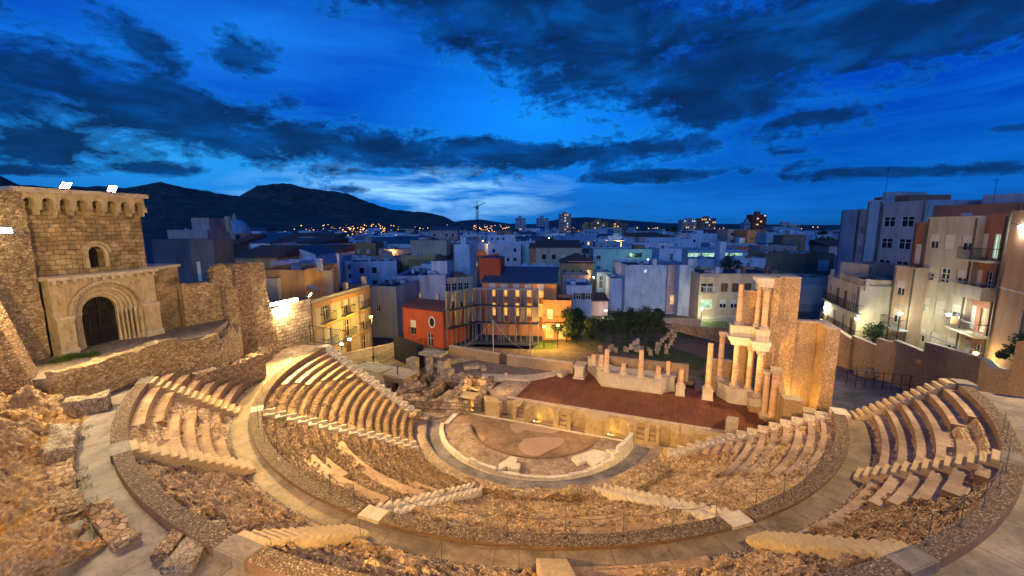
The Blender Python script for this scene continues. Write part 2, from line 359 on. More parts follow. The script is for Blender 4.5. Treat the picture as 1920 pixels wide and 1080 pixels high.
M_['rub'] = rubble('rubble_masonry', [(.25, .155, .075), (.46, .32, .16), (.60, .46, .27), (.33, .21, .11), (.52, .37, .20)], 4.8)
M_['rub_seat'] = rubble('rubble_seating', [(.27, .16, .075), (.52, .35, .17), (.66, .49, .28), (.38, .23, .11), (.46, .30, .15)], 10, (.12, .065, .03), 1.0, (1, 1, 1.2))
M_['rub_big'] = ashlar('old_block_masonry', (.46, .35, .23), (.30, .21, .13), (.13, .09, .06), .62, .34, 0, .9, ms=.03)
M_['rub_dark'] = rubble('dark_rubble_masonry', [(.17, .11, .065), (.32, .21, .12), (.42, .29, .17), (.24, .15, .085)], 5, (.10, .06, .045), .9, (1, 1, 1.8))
M_['rock'] = rock('hewn_rock', [(.25, .145, .07), (.50, .33, .17), (.66, .49, .29), (.39, .25, .12)], 1.1, .9, 1.3)
M_['rock_pink'] = rock('pale_pink_rock', [(.23, .135, .075), (.44, .29, .16), (.58, .42, .26), (.36, .22, .12)], .9, 1.0, 1.3)
M_['rock_left'] = rock('weathered_outcrop', [(.20, .115, .06), (.46, .29, .13), (.60, .43, .24), (.54, .31, .09), (.32, .20, .12)], .8, 1.0, .59, .3)
M_['seat_new'] = None
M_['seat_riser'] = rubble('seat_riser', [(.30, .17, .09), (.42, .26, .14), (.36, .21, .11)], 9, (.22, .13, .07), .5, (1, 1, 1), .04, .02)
M_['lime'] = smooth_stone('pale_limestone', (.52, .45, .33), (.64, .56, .43), .35, spots=1)
M_['lime_old'] = rock('weathered_limestone', [(.26, .20, .12), (.44, .36, .24), (.54, .47, .34)], 1.4, .8, 1.2)
M_['white_marble'] = smooth_stone('white_marble', (.54, .49, .40), (.66, .61, .52), .25, spots=1)
M_['stair_conc'] = smooth_stone('sand_concrete', (.42, .31, .16), (.50, .38, .22), .2)
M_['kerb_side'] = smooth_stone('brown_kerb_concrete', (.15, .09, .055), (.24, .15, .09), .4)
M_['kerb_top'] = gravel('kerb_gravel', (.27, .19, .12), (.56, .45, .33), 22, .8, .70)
M_['strip'] = gravel('strip_gravel', (.28, .19, .13), (.66, .58, .47), 15, 1.0, .6)
M_['walk'] = paving('walkway_slabs', (.20, .15, .09), (.34, .26, .17), 64, 9.0)
M_['walk_up'] = paving('upper_walkway_concrete', (.18, .15, .13), (.28, .24, .20), 70, 9.0, 25.9)
M_['corr'] = paving('dark_corridor_slabs', (.16, .15, .15), (.27, .25, .24), 40, 1.3, 8.35, joint=.55)
M_['flag'] = rubble('flagstones', [(.24, .17, .12), (.33, .25, .18), (.38, .30, .23), (.27, .19, .14)], 2.6, (.13, .09, .065), .5, (1, 1, 1), .03, .03)
M_['orch'] = rubble('orchestra_paving', [(.21, .14, .085), (.26, .17, .105), (.31, .20, .13)], 2.2, (.20, .12, .085), .3, (1, 1, 1), .02, .015)
M_['orch_pink'] = smooth_stone('pink_marble', (.34, .23, .155), (.40, .28, .19), .2)
M_['pulp'] = smooth_stone('yellow_sandstone', (.44, .31, .15), (.52, .39, .21), .4, spots=0)
M_['pulp_ash'] = smooth_stone('yellow_block_wall', (.40, .28, .12), (.54, .40, .20), .6, streak=True, spots=1)
M_['peb'] = pebbly('pebble_faced_concrete', (.52, .35, .17), (.27, .155, .07), 9.5)
M_['peb_fine'] = pebbly('fine_pebble_concrete', (.45, .31, .16), (.29, .18, .09), 11)
M_['cap'] = smooth_stone('wall_coping', (.44, .35, .24), (.53, .44, .32), .4, spots=1)
M_['fluted'] = smooth_stone('podium_render', (.46, .38, .26), (.55, .47, .35), .4, streak=True)
M_['tower_ash'] = ashlar('tower_ashlar', (.42, .30, .15), (.29, .20, .10), (.14, .09, .05), .5, .27, rad(-7), 1.0, pale=True)
M_['portal'] = smooth_stone('portal_stone', (.36, .26, .14), (.50, .39, .24), .7, streak=True, spots=1)
M_['ochre_ash'] = ashlar('ochre_ashlar', (.36, .25, .12), (.30, .21, .105), (.22, .15, .08), .45, .28, 0, .4)
def travertine():
    n = NT('banded_column_stone', .6); v = n.mp(sc=(.6, .6, 5)); b = n.noise(1.3, 6, v, dist=.6)
    c = n.ramp(b, [(.3, (.40, .19, .08)), (.42, (.56, .33, .16)), (.55, (.62, .42, .25)), (.7, (.48, .26, .12))]); f = n.noise(20, 4)
    c = n.mix(1.0, c, n.ramp(f, [(.3, .8), (.7, 1.15)]), 'MULTIPLY'); return n.fin(c, n.bump(f, .3, .02))
M_['trav'] = travertine()
M_['seat_new'] = paving('restored_seat_plaster', (.34, .21, .11), (.52, .35, .20), 132, 40.0, -19, .5, .6)
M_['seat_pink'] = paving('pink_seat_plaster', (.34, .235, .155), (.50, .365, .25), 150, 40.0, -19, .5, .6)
def deck():
    n = NT('red_brown_deck_boards', .6); s = n.N.new('ShaderNodeSeparateXYZ'); n.L.new(n.geo, s.inputs[0])
    c = n.N.new('ShaderNodeCombineXYZ'); n.L.new(s.outputs[1], c.inputs[0]); n.L.new(s.outputs[0], c.inputs[1])
    q, f = n.brick(c.outputs[0], (.19, .072, .032), (.14, .050, .022), (.035, .012, .007), 2.4, .14, .014)
    q = n.mix(1.0, q, n.ramp(n.noise(.7, 5), [(.3, .75), (.7, 1.25)]), 'MULTIPLY'); q = n.mix(1.0, q, n.ramp(n.noise(30, 3, n.mp(sc=(1, .08, 1))), [(.3, .8), (.7, 1.2)]), 'MULTIPLY')
    return n.fin(q, n.bump(f, .4, -.01))
M_['deck'] = deck()
M_['cobble'] = rubble('court_cobbles', [(.15, .115, .09), (.22, .17, .13), (.28, .22, .17)], 5, (.08, .06, .05), .6, (1, 1, 1), .05, .03)
M_['metal'] = plain('dark_metal', (.05, .05, .055), .45, .6)
M_['steel'] = plain('galvanised_steel', (.17, .19, .23), .45, .5)
M_['iron'] = plain('black_iron', (.018, .018, .022), .5, .3)
M_['void'] = plain('dark_interior', (.012, .012, .016), .9)
M_['grassg'] = rock('rough_grass', [(.02, .04, .012), (.05, .09, .022), (.09, .10, .04), (.06, .12, .02)], 1.6, .8, 2)
M_['dirt'] = rock('dry_earth', [(.16, .11, .075), (.25, .17, .11), (.30, .21, .14)], .8, .6, 1.5)
M_['rope'] = plain('grey_cable', (.10, .09, .08), .6)
M_['lens'] = emit('lamp_lens', (1, .80, .50), 60); M_['lensw'] = emit('white_lamp_lens', (.9, .95, 1), 60); M_['lensy'] = emit('sodium_lamp_lens', (1, .50, .06), 50); M_['lensg'] = emit('green_lamp_lens', (.35, 1, .75), 25)
# ------------------------------------------------------------------ theatre
def pol(r, a, z=0): return (r*math.cos(rad(a)), r*math.sin(rad(a)), z)
def patch(name, a0, a1, r0, r1, zf, mat, da=.28, dr=.075, skirt=1.2, smooth=False):
    na = max(4, int(abs(a1 - a0)/da)); nr = max(3, int((r1 - r0)/dr))
    A, R = np.meshgrid(np.linspace(a0, a1, na + 1), np.linspace(r0, r1, nr + 1), indexing='ij')
    X = R*np.cos(np.radians(A)); Y = R*np.sin(np.radians(A)); Z = zf(R, A, X, Y)
    V = np.stack([X, Y, Z], -1); mb = MB(); n1 = nr + 1
    mb.v = V.reshape(-1, 3).tolist()
    F = []
    for i in range(na):
        for j in range(nr): b = i*n1 + j; F.append([b, b + 1, b + n1 + 1, b + n1])
    edge = [i*n1 for i in range(na + 1)] + [na*n1 + j for j in range(1, nr + 1)] + [i*n1 + nr for i in range(na - 1, -1, -1)] + [j for j in range(nr - 1, 0, -1)]
    b0 = len(mb.v)
    for e in edge: p = mb.v[e]; mb.v.append([p[0], p[1], p[2] - skirt])
    k = len(edge)
    for i in range(k): F.append([edge[i], edge[(i+1) % k], b0 + (i+1) % k, b0 + i])
    mb.f = F; mb.m = [0]*len(F)
    return mb
def tier(a0, a1, ri, ro, zb, zt, rough=.0, mat=None, sd=0, wob=.0, endw=0):
    "one curved seat: riser at ri, tread from ri to ro; rough ones get stone-sized lumps"
    if rough == 0:
        mb = MB(); mb.arc(a0, a1, ri, ro + .02, zb - .35, zt, max(3, int(abs(a1 - a0)/1.2)), 1, 0); return mb
    na = max(4, int(abs(a1 - a0)*math.pi/180*ri/.075)); prof = []
    for i in range(7): prof.append((ri, zb - .12 + (zt - zb + .12)*i/6))
    for i in range(1, 9): prof.append((ri + (ro - ri + .05)*i/8, zt))
    prof.append((ro + .05, zb - .2)); Pn = np.array(prof); k = len(prof)
    t = np.linspace(0, 1, na + 1)[:, None]; A = np.radians(a0 + (a1 - a0)*t); rr = Pn[None, :, 0] + 0*A; zz = Pn[None, :, 1] + 0*A
    s = A*ri; d1, d2, idv = worley(s*5.2 + 0*rr, (rr - zz)*5.2, sd)
    nb = fbm(s*1.6, rr*1.6, zz*1.6, 4, sd); nf = fbm(s*7, rr*7, zz*7, 3, sd + 3)
    lump = np.clip((d2 - d1)*1.6, 0, 1)*(.5 + idv); e = np.minimum(t, 1 - t)*na; edgef = np.clip(e/5, .0, 1)
    rr = rr - rough*(lump*.75 + nb*1.1 + nf*.55)*1.0 ; zz = zz + rough*(lump*.8 + nb*1.3 + nf*.6) - (1 - edgef)*rough*1.5
    # round the nose of the seat
    nose = np.exp(-((Pn[:, 0] - ri)**2 + (Pn[:, 1] - zt)**2)/(2*.10**2)); rr = rr + nose*rough*1.1; zz = zz - nose*rough*1.1
    A = A + (rough*.6/ri)*vn(rr*5, zz*5, s*0 + sd) + 0*rr
    V = np.stack([rr*np.cos(A), rr*np.sin(A), zz], -1).reshape(-1, 3); mb = MB(); mb.v = V.tolist()
    F = [[i*k + j, (i+1)*k + j, (i+1)*k + j + 1, i*k + j + 1] for i in range(na) for j in range(k - 1)]
    F += [list(range(k))[::-1], [na*k + j for j in range(k)]]
    mb.f = F; mb.m = [0]*len(F); return mb
LOW0, DR, LZ0, DZ = 10.5, .6, .72, .305
def low(k): return LOW0 + DR*k, LZ0 + DZ*k           # riser radius, tread height of row k
UP0, UDR, UZ0, UDZ = 21.95, .575, 6.08, .40
def up(k): return UP0 + UDR*k, UZ0 + UDZ*k
def seat(kind, k, a0, a1, label, group, mats, rough=0, k2=None, sd=0, lift=0):
    f = low if kind == 'low' else up; ri, zt = f(k); ro, zn = f((k2 if k2 is not None else k) + 1)
    dz = DZ if kind == 'low' else UDZ
    mb = tier(a0, a1, ri, ro, zt - dz, zt + lift, rough, None, sd)
    o = mb.build('seat_tier', mats, None, smooth=False)
    return tag(o, label, 'stone seating', group)
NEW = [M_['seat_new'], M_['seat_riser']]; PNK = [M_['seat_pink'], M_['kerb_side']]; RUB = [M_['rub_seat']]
# --- lower cavea, left wedge: every row stands
ends = {15: -146, 14: -149, 13: -150, 12: -155, 11: -157.5, 10: -162}
for k in range(16):
    aL = -180 + math.degrees(math.asin(3.9/low(k)[0])) 
    w = ORD[15 - k]
    if k in ends:
        seat('low', k, aL, ends[k], f"smooth restored bench at the far left end, {w} row below the kerb", 'restored benches of the left lower wedge', NEW)
        seat('low', k, ends[k], -132.6, f"rubble-built seat row in the left wedge, {w} row below the upper kerb", 'rubble seat rows of the left lower wedge', RUB, .07, sd=k)
    else:
        seat('low', k, aL, -132.6, f"worn curved seat row in the left wedge, {w} row below the upper kerb", 'rubble seat rows of the left lower wedge', RUB, .055 if k > 8 else .04, sd=k)
# --- second wedge (eroded), third wedge (rock), right wedge
def cone(R): return LZ0 + (R - LOW0)*DZ/DR + .02
def eroded(sd, amp, terr, dip=0, dipr=13.4):
    def f(R, A, X, Y):
        base = cone(R); k = (R - LOW0)/DR; st = LZ0 + DZ*(np.floor(k) + np.clip((k - np.floor(k) - .1)*4, 0, 1) - .55)
        n = fbm(X*.55, Y*.55, 0*X, 5, sd); n2 = fbm(X*2.3, Y*2.3, 0*X, 4, sd + 5, .6); d1, d2, idv = worley(X*5.5 + n2*.6, Y*5.5, sd)
        tt = np.clip(terr + n*.8, 0, 1); z = base*(1 - tt) + st*tt - .16 + n*amp*.8 + n2*amp*.42 + np.clip((d2 - d1)*1.5, 0, 1)*(idv)*amp*.7
        if dip: z = z - dip*np.clip((17 - R)/4, 0, 1)*np.clip((R - 11)/1.0, 0, 1)
        z = np.minimum(z, base + .14); z = np.where(R > 19.6, np.minimum(z, 5.42), z)
        return z
    return f
for nm, a0, a1, sd, amp, terr, dip, mt in (('left', -129.3, -91.8, 3, .24, .8, 0, 'rub_seat'), ('middle', -88.6, -51.6, 5, .30, .5, .35, 'rock'), ('right', -47.9, -9.2, 8, .28, .5, .30, 'rock')):
    struct('rock_slope', patch('r', a0, a1, 10.5, 20.12, eroded(sd, amp, terr, dip), None, .25, .06), M_[mt])
G2 = 'seat remains of the second lower wedge'
seat('low', 9, -122.5, -92.2, 'long narrow smooth bench curving down to the middle stairs in the second wedge', G2, NEW, lift=.06)
seat('low', 13, -113.5, -93.5, 'wide smooth bench high in the second wedge above the middle stairs', G2, NEW, k2=14, lift=.05)
seat('low', 12, -112.5, -105, 'short smooth bench just below the wide bench of the second wedge', G2, NEW, lift=.05)
seat('low', 7, -99.5, -91.9, 'short smooth bench low in the second wedge beside the middle stairs', G2, NEW, lift=.05)
for k in range(15, 8, -1):
    seat('low', k, -129.5, -121 + (k % 3)*1.2 + (9-k)*.3, f"short rubble seat stub under the white left stairs, {ORD[15-k]} from the top", 'rubble seat stubs beside the left stairs', RUB, .06, sd=30 + k)
for k in range(8, 1, -1):
    seat('low', k, -129.5, -124 + (k % 2)*2, f"low rubble seat stub at the foot of the left stairs, {ORD[8-k]} from the top", 'rubble seat stubs beside the left stairs', RUB, .055, sd=50 + k)
G3 = 'seat remains of the middle lower wedge'
seat('low', 11, -72, -59, 'broad smooth flat bench in the middle of the rock wedge facing the camera', G3, NEW, k2=12, lift=.02)
seat('low', 14, -67, -57.5, 'smooth flat bench at the top of the middle rock wedge beside the kerb', G3, NEW, lift=.03)
seat('low', 12, -58, -54, 'small square smooth bench below the right hand stairs of the middle wedge', G3, NEW, k2=13, lift=.04)
G4 = 'restored benches of the right lower wedge'
for k, (a, b) in {15: (-32, -9.4), 14: (-32.4, -9.8), 13: (-32.6, -10.2), 12: (-18, -10.6), 11: (-31.8, -11), 10: (-32, -11.4), 9: (-31.8, -11.9), 8: (-20.5, -12.4), 7: (-19, -13), 6: (-19.5, -13.7), 5: (-19, -14.5), 4: (-19, -15.4)}.items():
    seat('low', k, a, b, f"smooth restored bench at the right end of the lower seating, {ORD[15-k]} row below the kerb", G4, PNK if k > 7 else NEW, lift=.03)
for k, (a, b) in {11: (-47.7, -33.5), 10: (-47.7, -32.8), 9: (-47.7, -34.5)}.items():
    seat('low', k, a, b, f"reddish flat terrace beside the right hand stairs, {ORD[11-k]} from the top", 'reddish terraces of the right lower wedge', NEW, lift=-.12)
# --- kerbs along the lower walkway
def kerb(a0, a1, r0, r1, z0, z1, label, group):
    mb = MB().arc(a0, a1, r0, r1, z0, z1, None, 0, 1)
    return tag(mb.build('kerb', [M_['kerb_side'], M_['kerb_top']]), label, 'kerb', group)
GK = 'gravel-topped kerbs along the lower walkway'
for (a0, a1, w) in ((-169.6, -132.4, 'far left'), (-129.8, -92.2, 'left of the middle stairs'), (-88.8, -51.2, 'facing the camera'), (-47.6, -8.4, 'far right')):
    kerb(a0, a1, 20.1, 20.72, 4.3, 5.74, f"gravel-topped curved kerb above the lower seats, {w}", GK)
# --- white stairs of the lower seating
def stair_blocks(t, a=None, line=None, width=1.0, ks=range(16), mat='lime', z0=LZ0, dz=DZ, f=low, dr=DR, drop=.55):
    "stone stairs; the sides stand a half step over the hollowed middle"
    for k in ks:
        ri, zt = f(k); jit = R_.uniform(-.025, .025); jz = R_.uniform(-.012, .012); mb = MB()
        if line is None:
            ux, uy = math.cos(rad(a)), math.sin(rad(a)); px, py = -uy, ux; ori = rad(a)
            def C(rr, off): return (ux*rr + px*off, uy*rr + py*off)
        else:
            sgn, y0 = line; x_i = math.sqrt(max(ri*ri - y0*y0, .1)); ux, uy, px, py = sgn, 0, 0, 1; ori = 0
            def C(rr, off, x_i=x_i, ri=ri): return (sgn*(x_i + rr - ri), y0 + off)
        rc = ri + dr/2; ww = width/2 + jit; ck = .17
        for sg in (-1, 1):
            c = C(rc - .05, sg*(ww - ck/2)); mb.obox(c[0], c[1], zt - drop, dr + .02, ck, drop + .10 + jz, ori)
        c = C(rc + dr/4, 0); mb.obox(c[0], c[1], zt - drop, dr/2, 2*ww - 2*ck, drop + .02 + jz, ori)
        c = C(rc - dr/4, 0); mb.obox(c[0], c[1], zt - drop, dr/2, 2*ww - 2*ck, drop - .14 + jz, ori)
        mb.build('step', M_[mat], t)
GS = 'white stone stairs of the lower seating'
def stairs(a, label, ks=range(16)):
    t = empty('stone_stairs', pol(10.5, a, .4), 0, label, 'stairs', GS); stair_blocks(t, a, ks=ks)
    MB().obox(*pol(20.4, a)[:2], 5.0, .68, 1.0, .73, rad(a)).build('landing', M_['lime'], t); return t
stairs(-131.1, 'white block stairs with hollowed treads descending across the left of the seating')
stairs(-90.5, 'white limestone stairs in the middle foreground, left of the small rubble ring wall')
stairs(-49.6, 'pale limestone stairs running down from the walkway right of the middle rock wedge')
t = empty('stone_stairs', (19, -3.1, .4), 0, 'cream block stairs along the right edge of the lower seating beside the stage wall', 'stairs', GS)
stair_blocks(t, line=(1, -2.75), width=.95, ks=range(1, 16), drop=.75); MB().box(19.95, 20.75, -3.3, -2.3, 5.0, 5.76).build('landing', M_['lime'], t)
t = empty('stone_stairs', (-19, -3.4, .4), 0, 'weathered block stairs along the far left edge of the lower seating by the ruins', 'stairs', GS)
stair_blocks(t, line=(-1, -3.4), width=.95, ks=range(0, 16), drop=.9); MB().box(-20.6, -19.8, -3.95, -2.85, 5.0, 5.74).build('landing', M_['lime'], t)
# side walls below the end stairs
for sg, y0, xx, nm in ((1, -2.3, (10.3, 20.7), 'right'), (-1, -2.9, (-20.6, -9.9), 'left')):
    pts = [(xx[0], y0 - (.35 if sg > 0 else .0)), (xx[1], y0 - (.35 if sg > 0 else 0)), (xx[1], y0 + .25), (xx[0], y0 + .25)]
    zf = (lambda x, y, xx=xx: .55 + (x - xx[0])/(xx[1] - xx[0])*4.7) if sg > 0 else (lambda x, y, xx=xx: .55 + (xx[1] - x)/(xx[1] - xx[0])*4.7)
    tag(MB().prism(pts, -.1, zf).build('retaining_wall', M_['rub_big']), f"sloping stone wall closing the {nm} end of the lower seating", 'wall')
# --- lower walkway, gravel strip, upper walkway
struct('walkway', MB().arc(-147, -8.0, 20.72, 21.62, 5.2, 5.60, 90), M_['walk'])
struct('walkway', MB().arc(-171.5, -147, 20.72, 22.9, 5.2, 5.60, 20), M_['walk'])
struct('gravel_strip', MB().arc(-146, -8.0, 21.62, 22.0, 5.2, 5.64, 90), M_['strip'])
struct('upper_walkway', MB().arc(-137, -7.4, 25.9, 27.1, 7.4, 8.12, 90), M_['walk_up'])
struct('upper_walkway', MB().arc(-103, -7.4, 27.1, 33.2, 7.3, 8.116, 60), M_['walk_up'])
# --- upper seating
def eroded_up(sd, amp, terr, lowk=0):
    def f(R, A, X, Y):
        k = (R - UP0)/UDR; base = UZ0 + k*UDZ - .1; st = UZ0 + UDZ*(np.floor(k) + np.clip((k - np.floor(k) - .1)*4, 0, 1) - .6)
        n = fbm(X*.6, Y*.6, 0*X, 5, sd); n2 = fbm(X*2.6, Y*2.6, 0*X, 4, sd + 5, .6); d1, d2, idv = worley(X*3.2 + n2, Y*3.2, sd)
        tt = np.clip(terr + n*.8, 0, 1); z = base*(1 - tt) + st*tt - .22 + n*amp*.9 + n2*amp*.7 + np.clip((d2 - d1)*1.5, 0, 1)*idv*amp*.7
        z = np.minimum(z, base + .12); z = np.where(R < 22.05, np.minimum(z, 5.62 + (R - 21.62)*.5), z); return np.where(R > 25.1, np.minimum(z, 8.05), z)
    return f
UW = [(-27.6, -8.4, 11, .10, .5, 'rock', 'far right'), (-48.7, -29.6, 12, .32, .3, 'rub_seat', 'right'), (-69.6, -50.7, 13, .34, .4, 'rock_pink', 'bottom right'), (-89.3, -71.6, 14, .36, .35, 'rock_pink', 'bottom middle'),
      (-110.6, -91.4, 15, .34, .45, 'rock_pink', 'bottom left'), (-130.8, -112.6, 16, .24, .4, 'rock', 'left'), (-146.5, -132.8, 17, .12, .6, 'rub_seat', 'far left')]
for a0, a1, sd, amp, terr, mt, nm in UW:
    struct('rock_slope', patch('r', a0, a1, 21.7, 25.42, eroded_up(sd, amp, terr), None, .22, .055), M_[mt])
GU = 'smooth benches of the upper seating'
for k in range(6):
    a = [-27.5, -27.5, -27.5, -26.8, -18.2, -17.2][k]
    seat('up', k, a, -8.6 + k*.1, f"smooth pink bench in the far right upper wedge, {ORD[5-k]} row below the top kerb", GU, PNK)
seat('up', 4, -27.4, -22.6, 'short square pink bench beside the upper right stairs below the rubble', GU, PNK)
for k, a in enumerate([-48.6, -37.5, -37.8, -37.2, -35.6, -32.5]):
    seat('up', k, a, -29.7, f"smooth brown bench in the second upper wedge from the right, {ORD[k]} row up", GU, PNK, lift=0 if k else -.1)
seat('up', 0, -69.5, -57, 'smooth reddish bench at the bottom edge, front row by the walkway', GU, NEW)
seat('up', 1, -69.5, -58.5, 'smooth reddish bench at the bottom edge, second row from the walkway', GU, NEW)
for k, (a, b, w) in {5: (-130.6, -118.4, 'topmost of the left upper wedge under the kerb'), 4: (-130.6, -120.6, 'second from the top of the left upper wedge'), 3: (-124.8, -113.2, 'third from the top of the left upper wedge'),
                  2: (-127.2, -112.8, 'fourth from the top of the left upper wedge'), 1: (-124, -112.8, 'fifth from the top of the left upper wedge'), 0: (-120, -112.8, 'lowest of the left upper wedge')}.items():
    seat('up', k, a, b, f"smooth stone bench, {w}", GU, NEW)
for k, b in enumerate([-146.2, -145.8, -141.5, -139.5, -137.8, -136.5]):
    seat('up', k, b, -132.8, f"smooth bench left of the far left upper stairs, {ORD[k]} row up", GU, NEW)
for (a0, a1, w) in ((-27.6, -8.3, 'right hand end beside the dark street wall'), (-48.8, -29.4, 'right, with thin posts standing on it'), (-88.8, -50.6, 'along the bottom right corner'), (-110.7, -91.2, 'along the bottom edge left of the camera'),
                 (-130.9, -112.6, 'left, curving above the rock wedge'), (-133.6, -132.7, 'far left by the terrace wall')):
    kerb(a0, a1, 25.36, 25.9, 7.3, 8.42, f"broad gravel-topped kerb of the upper walkway, {w}", 'gravel-topped kerbs along the upper walkway')
GUS = 'plain sand-coloured stairs of the upper seating'
def upstairs(a, label, line=None, w=1.05):
    t = empty('concrete_stairs', pol(21.6, a, 5.6), 0, label, 'stairs', GUS); n = 14
    for i in range(n):
        r0 = 21.3 + i*(4.1/n); z1 = 5.6 + (i + 1)*(2.8/n); mb = MB()
        if line is None: c = pol(r0 + .17, a); mb.obox(c[0], c[1], z1 - 1.4, .30, w, 1.4, rad(a))
        else: x = math.sqrt(r0*r0 - line*line)*(1 if math.cos(rad(a)) > 0 else -1); mb.obox(x, line, z1 - 1.5, .32, w, 1.5, 0)
        mb.build('step', M_['stair_conc'], t)
    if line is None: c = pol(25.65, a); MB().obox(c[0], c[1], 7.6, .6, w + .1, .83, rad(a)).build('landing', M_['walk_up'], t)
    else: MB().obox(25.6, line, 7.4, .8, w, 1.04, 0).build('landing', M_['walk_up'], t)
    return t
upstairs(-8, 'stepped sand-coloured edge stairs closing the far right end of the upper seating', -3.0, .9)
upstairs(-28.6, 'sand-coloured stairs between the two right hand wedges of the upper seating')
upstairs(-49.7, 'long yellow-lit stairs in the bottom right corner of the upper seating')
upstairs(-70.6, 'short wedge of stairs cut by the bottom edge of the picture')
upstairs(-90.3, 'olive-lit stairs at the bottom left, rising from the walkway to the kerb')
upstairs(-111.6, 'stairs with mossy yellow sides between the rock wedge and the left benches')
upstairs(-131.8, 'narrow shadowed stairs between the two far left upper wedges')
# --- orchestra
om = MB().arc(-180, 0, .01, 5.72, -.3, .0, 60); om.box(-7.6, 7.9, -.02, 0.0, -.3, 0)
struct('orchestra_floor', MB().arc(-180, 0, .01, 9.45, -.5, -.01, 70), M_['orch'])
struct('pulpit_floor', MB().box(-9.4, 15.4, .0, 1.0, -.5, .045), M_['pulp'])
def blobpoly(px): return [tuple(gz(760 + x/4, 720 + y/4, .01)[:2]) for x, y in px]
for px, w in (([(850, 455), (900, 410), (1010, 398), (1180, 402), (1195, 430), (1150, 470), (1080, 500), (1010, 535), (950, 542), (890, 520), (855, 490)], 'large pale pink marble patch in the middle of the orchestra floor'),
              ([(785, 300), (830, 285), (900, 300), (1000, 315), (1100, 335), (1160, 350), (1100, 372), (1000, 360), (900, 345), (830, 370), (795, 340)], 'long pale pink marble patch near the pulpit wall'),
              ([(520, 390), (570, 380), (605, 400), (570, 440), (530, 420)], 'small pale pink marble patch at the left of the orchestra')):
    tag(MB().prism(blobpoly(px), -.03, .012).build('marble_patch', M_['orch_pink']), w, 'paving')
struct('front_row_floor', MB().arc(-156, -7, 5.78, 8.02, -.3, .12, 60), M_['flag'])
tag(MB().arc(-153, -22, 5.66, 5.80, -.1, .20, 50).build('kerb', M_['kerb_side']), 'thin curved brown kerb inside the orchestra', 'kerb')
t = empty('marble_parapet', pol(8.2, -80, 0), 0, 'low white marble parapet curving round the orchestra', 'parapet')
a = -156.0
for (b, h) in ((-146, .24), (-136, .28), (-126, .25), (-116, .30), (-108, .27), (-104, .52), (-92, .44), (-80, .30), (-68, .24), (-56, .20), (-46, .28), (-38, .36), (-30, .5), (-26, .85), (-7, 1.15)):
    MB().arc(a + .15, b, 8.0, 8.28, -.05, h).build('panel', M_['white_marble'], t); a = b
tag(MB().arc(-158, -8, 7.9, 8.36, -.2, .06).build('kerb', M_['lime']), 'pale stone plinth under the white marble parapet', 'plinth')
for px, w, h in (([(700, 600), (790, 540), (840, 552), (830, 590), (865, 595), (850, 640), (780, 630), (760, 612), (700, 645)], 'cross-shaped white marble slab by the parapet left of centre', .42),
              ([(1245, 550), (1410, 490), (1490, 505), (1575, 530), (1480, 575), (1415, 610), (1355, 570), (1295, 595)], 'wide broken white marble slab at the right of the orchestra', .36),
              ([(1505, 490), (1540, 485), (1600, 490), (1560, 520)], 'small white marble slab behind the wide broken one', .45)):
    P = [tuple(gz(760 + x/4, 720 + y/4, h)[:2]) for x, y in px]
    tag(MB().prism(P, .1, h).build('marble_slab', M_['white_marble']), w, 'slab')
tag(MB().obox(-7.35, -1.6, -.05, .42, 3.3, .14, rad(4)).build('marble_threshold', M_['white_marble']), 'white marble threshold strip at the left end of the orchestra', 'threshold')
tag(MB().box(-6.9, 7.8, -.55, -.33, -.1, .06).build('kerb', M_['lime']), 'straight pale stone line along the foot of the pulpit wall', 'kerb')
struct('corridor_floor', MB().arc(-162, -5, 8.3, 9.5, -.3, .03, 70), M_['corr'])
tag(MB().arc(-160, -112, 9.42, 9.62, -.1, .30, 30).build('kerb', M_['corr']), 'dark curved step at the left outside the orchestra corridor', 'step')
struct('ring_pavement', MB().arc(-166, -14, 9.55, 10.56, -.2, .34, 70), M_['flag'])
struct('passage_floor', MB().prism([(-16, -3.0), (-9, -3.2), (-7.4, -1), (-7.4, .3), (-16, .3)], -.4, .06), M_['flag'])
struct('passage_floor', MB().prism([(7.6, -.3), (9, -3.2), (12, -2.2), (20, -2.0), (20, .3), (7.8, .3)], -.4, .02), M_['flag'])
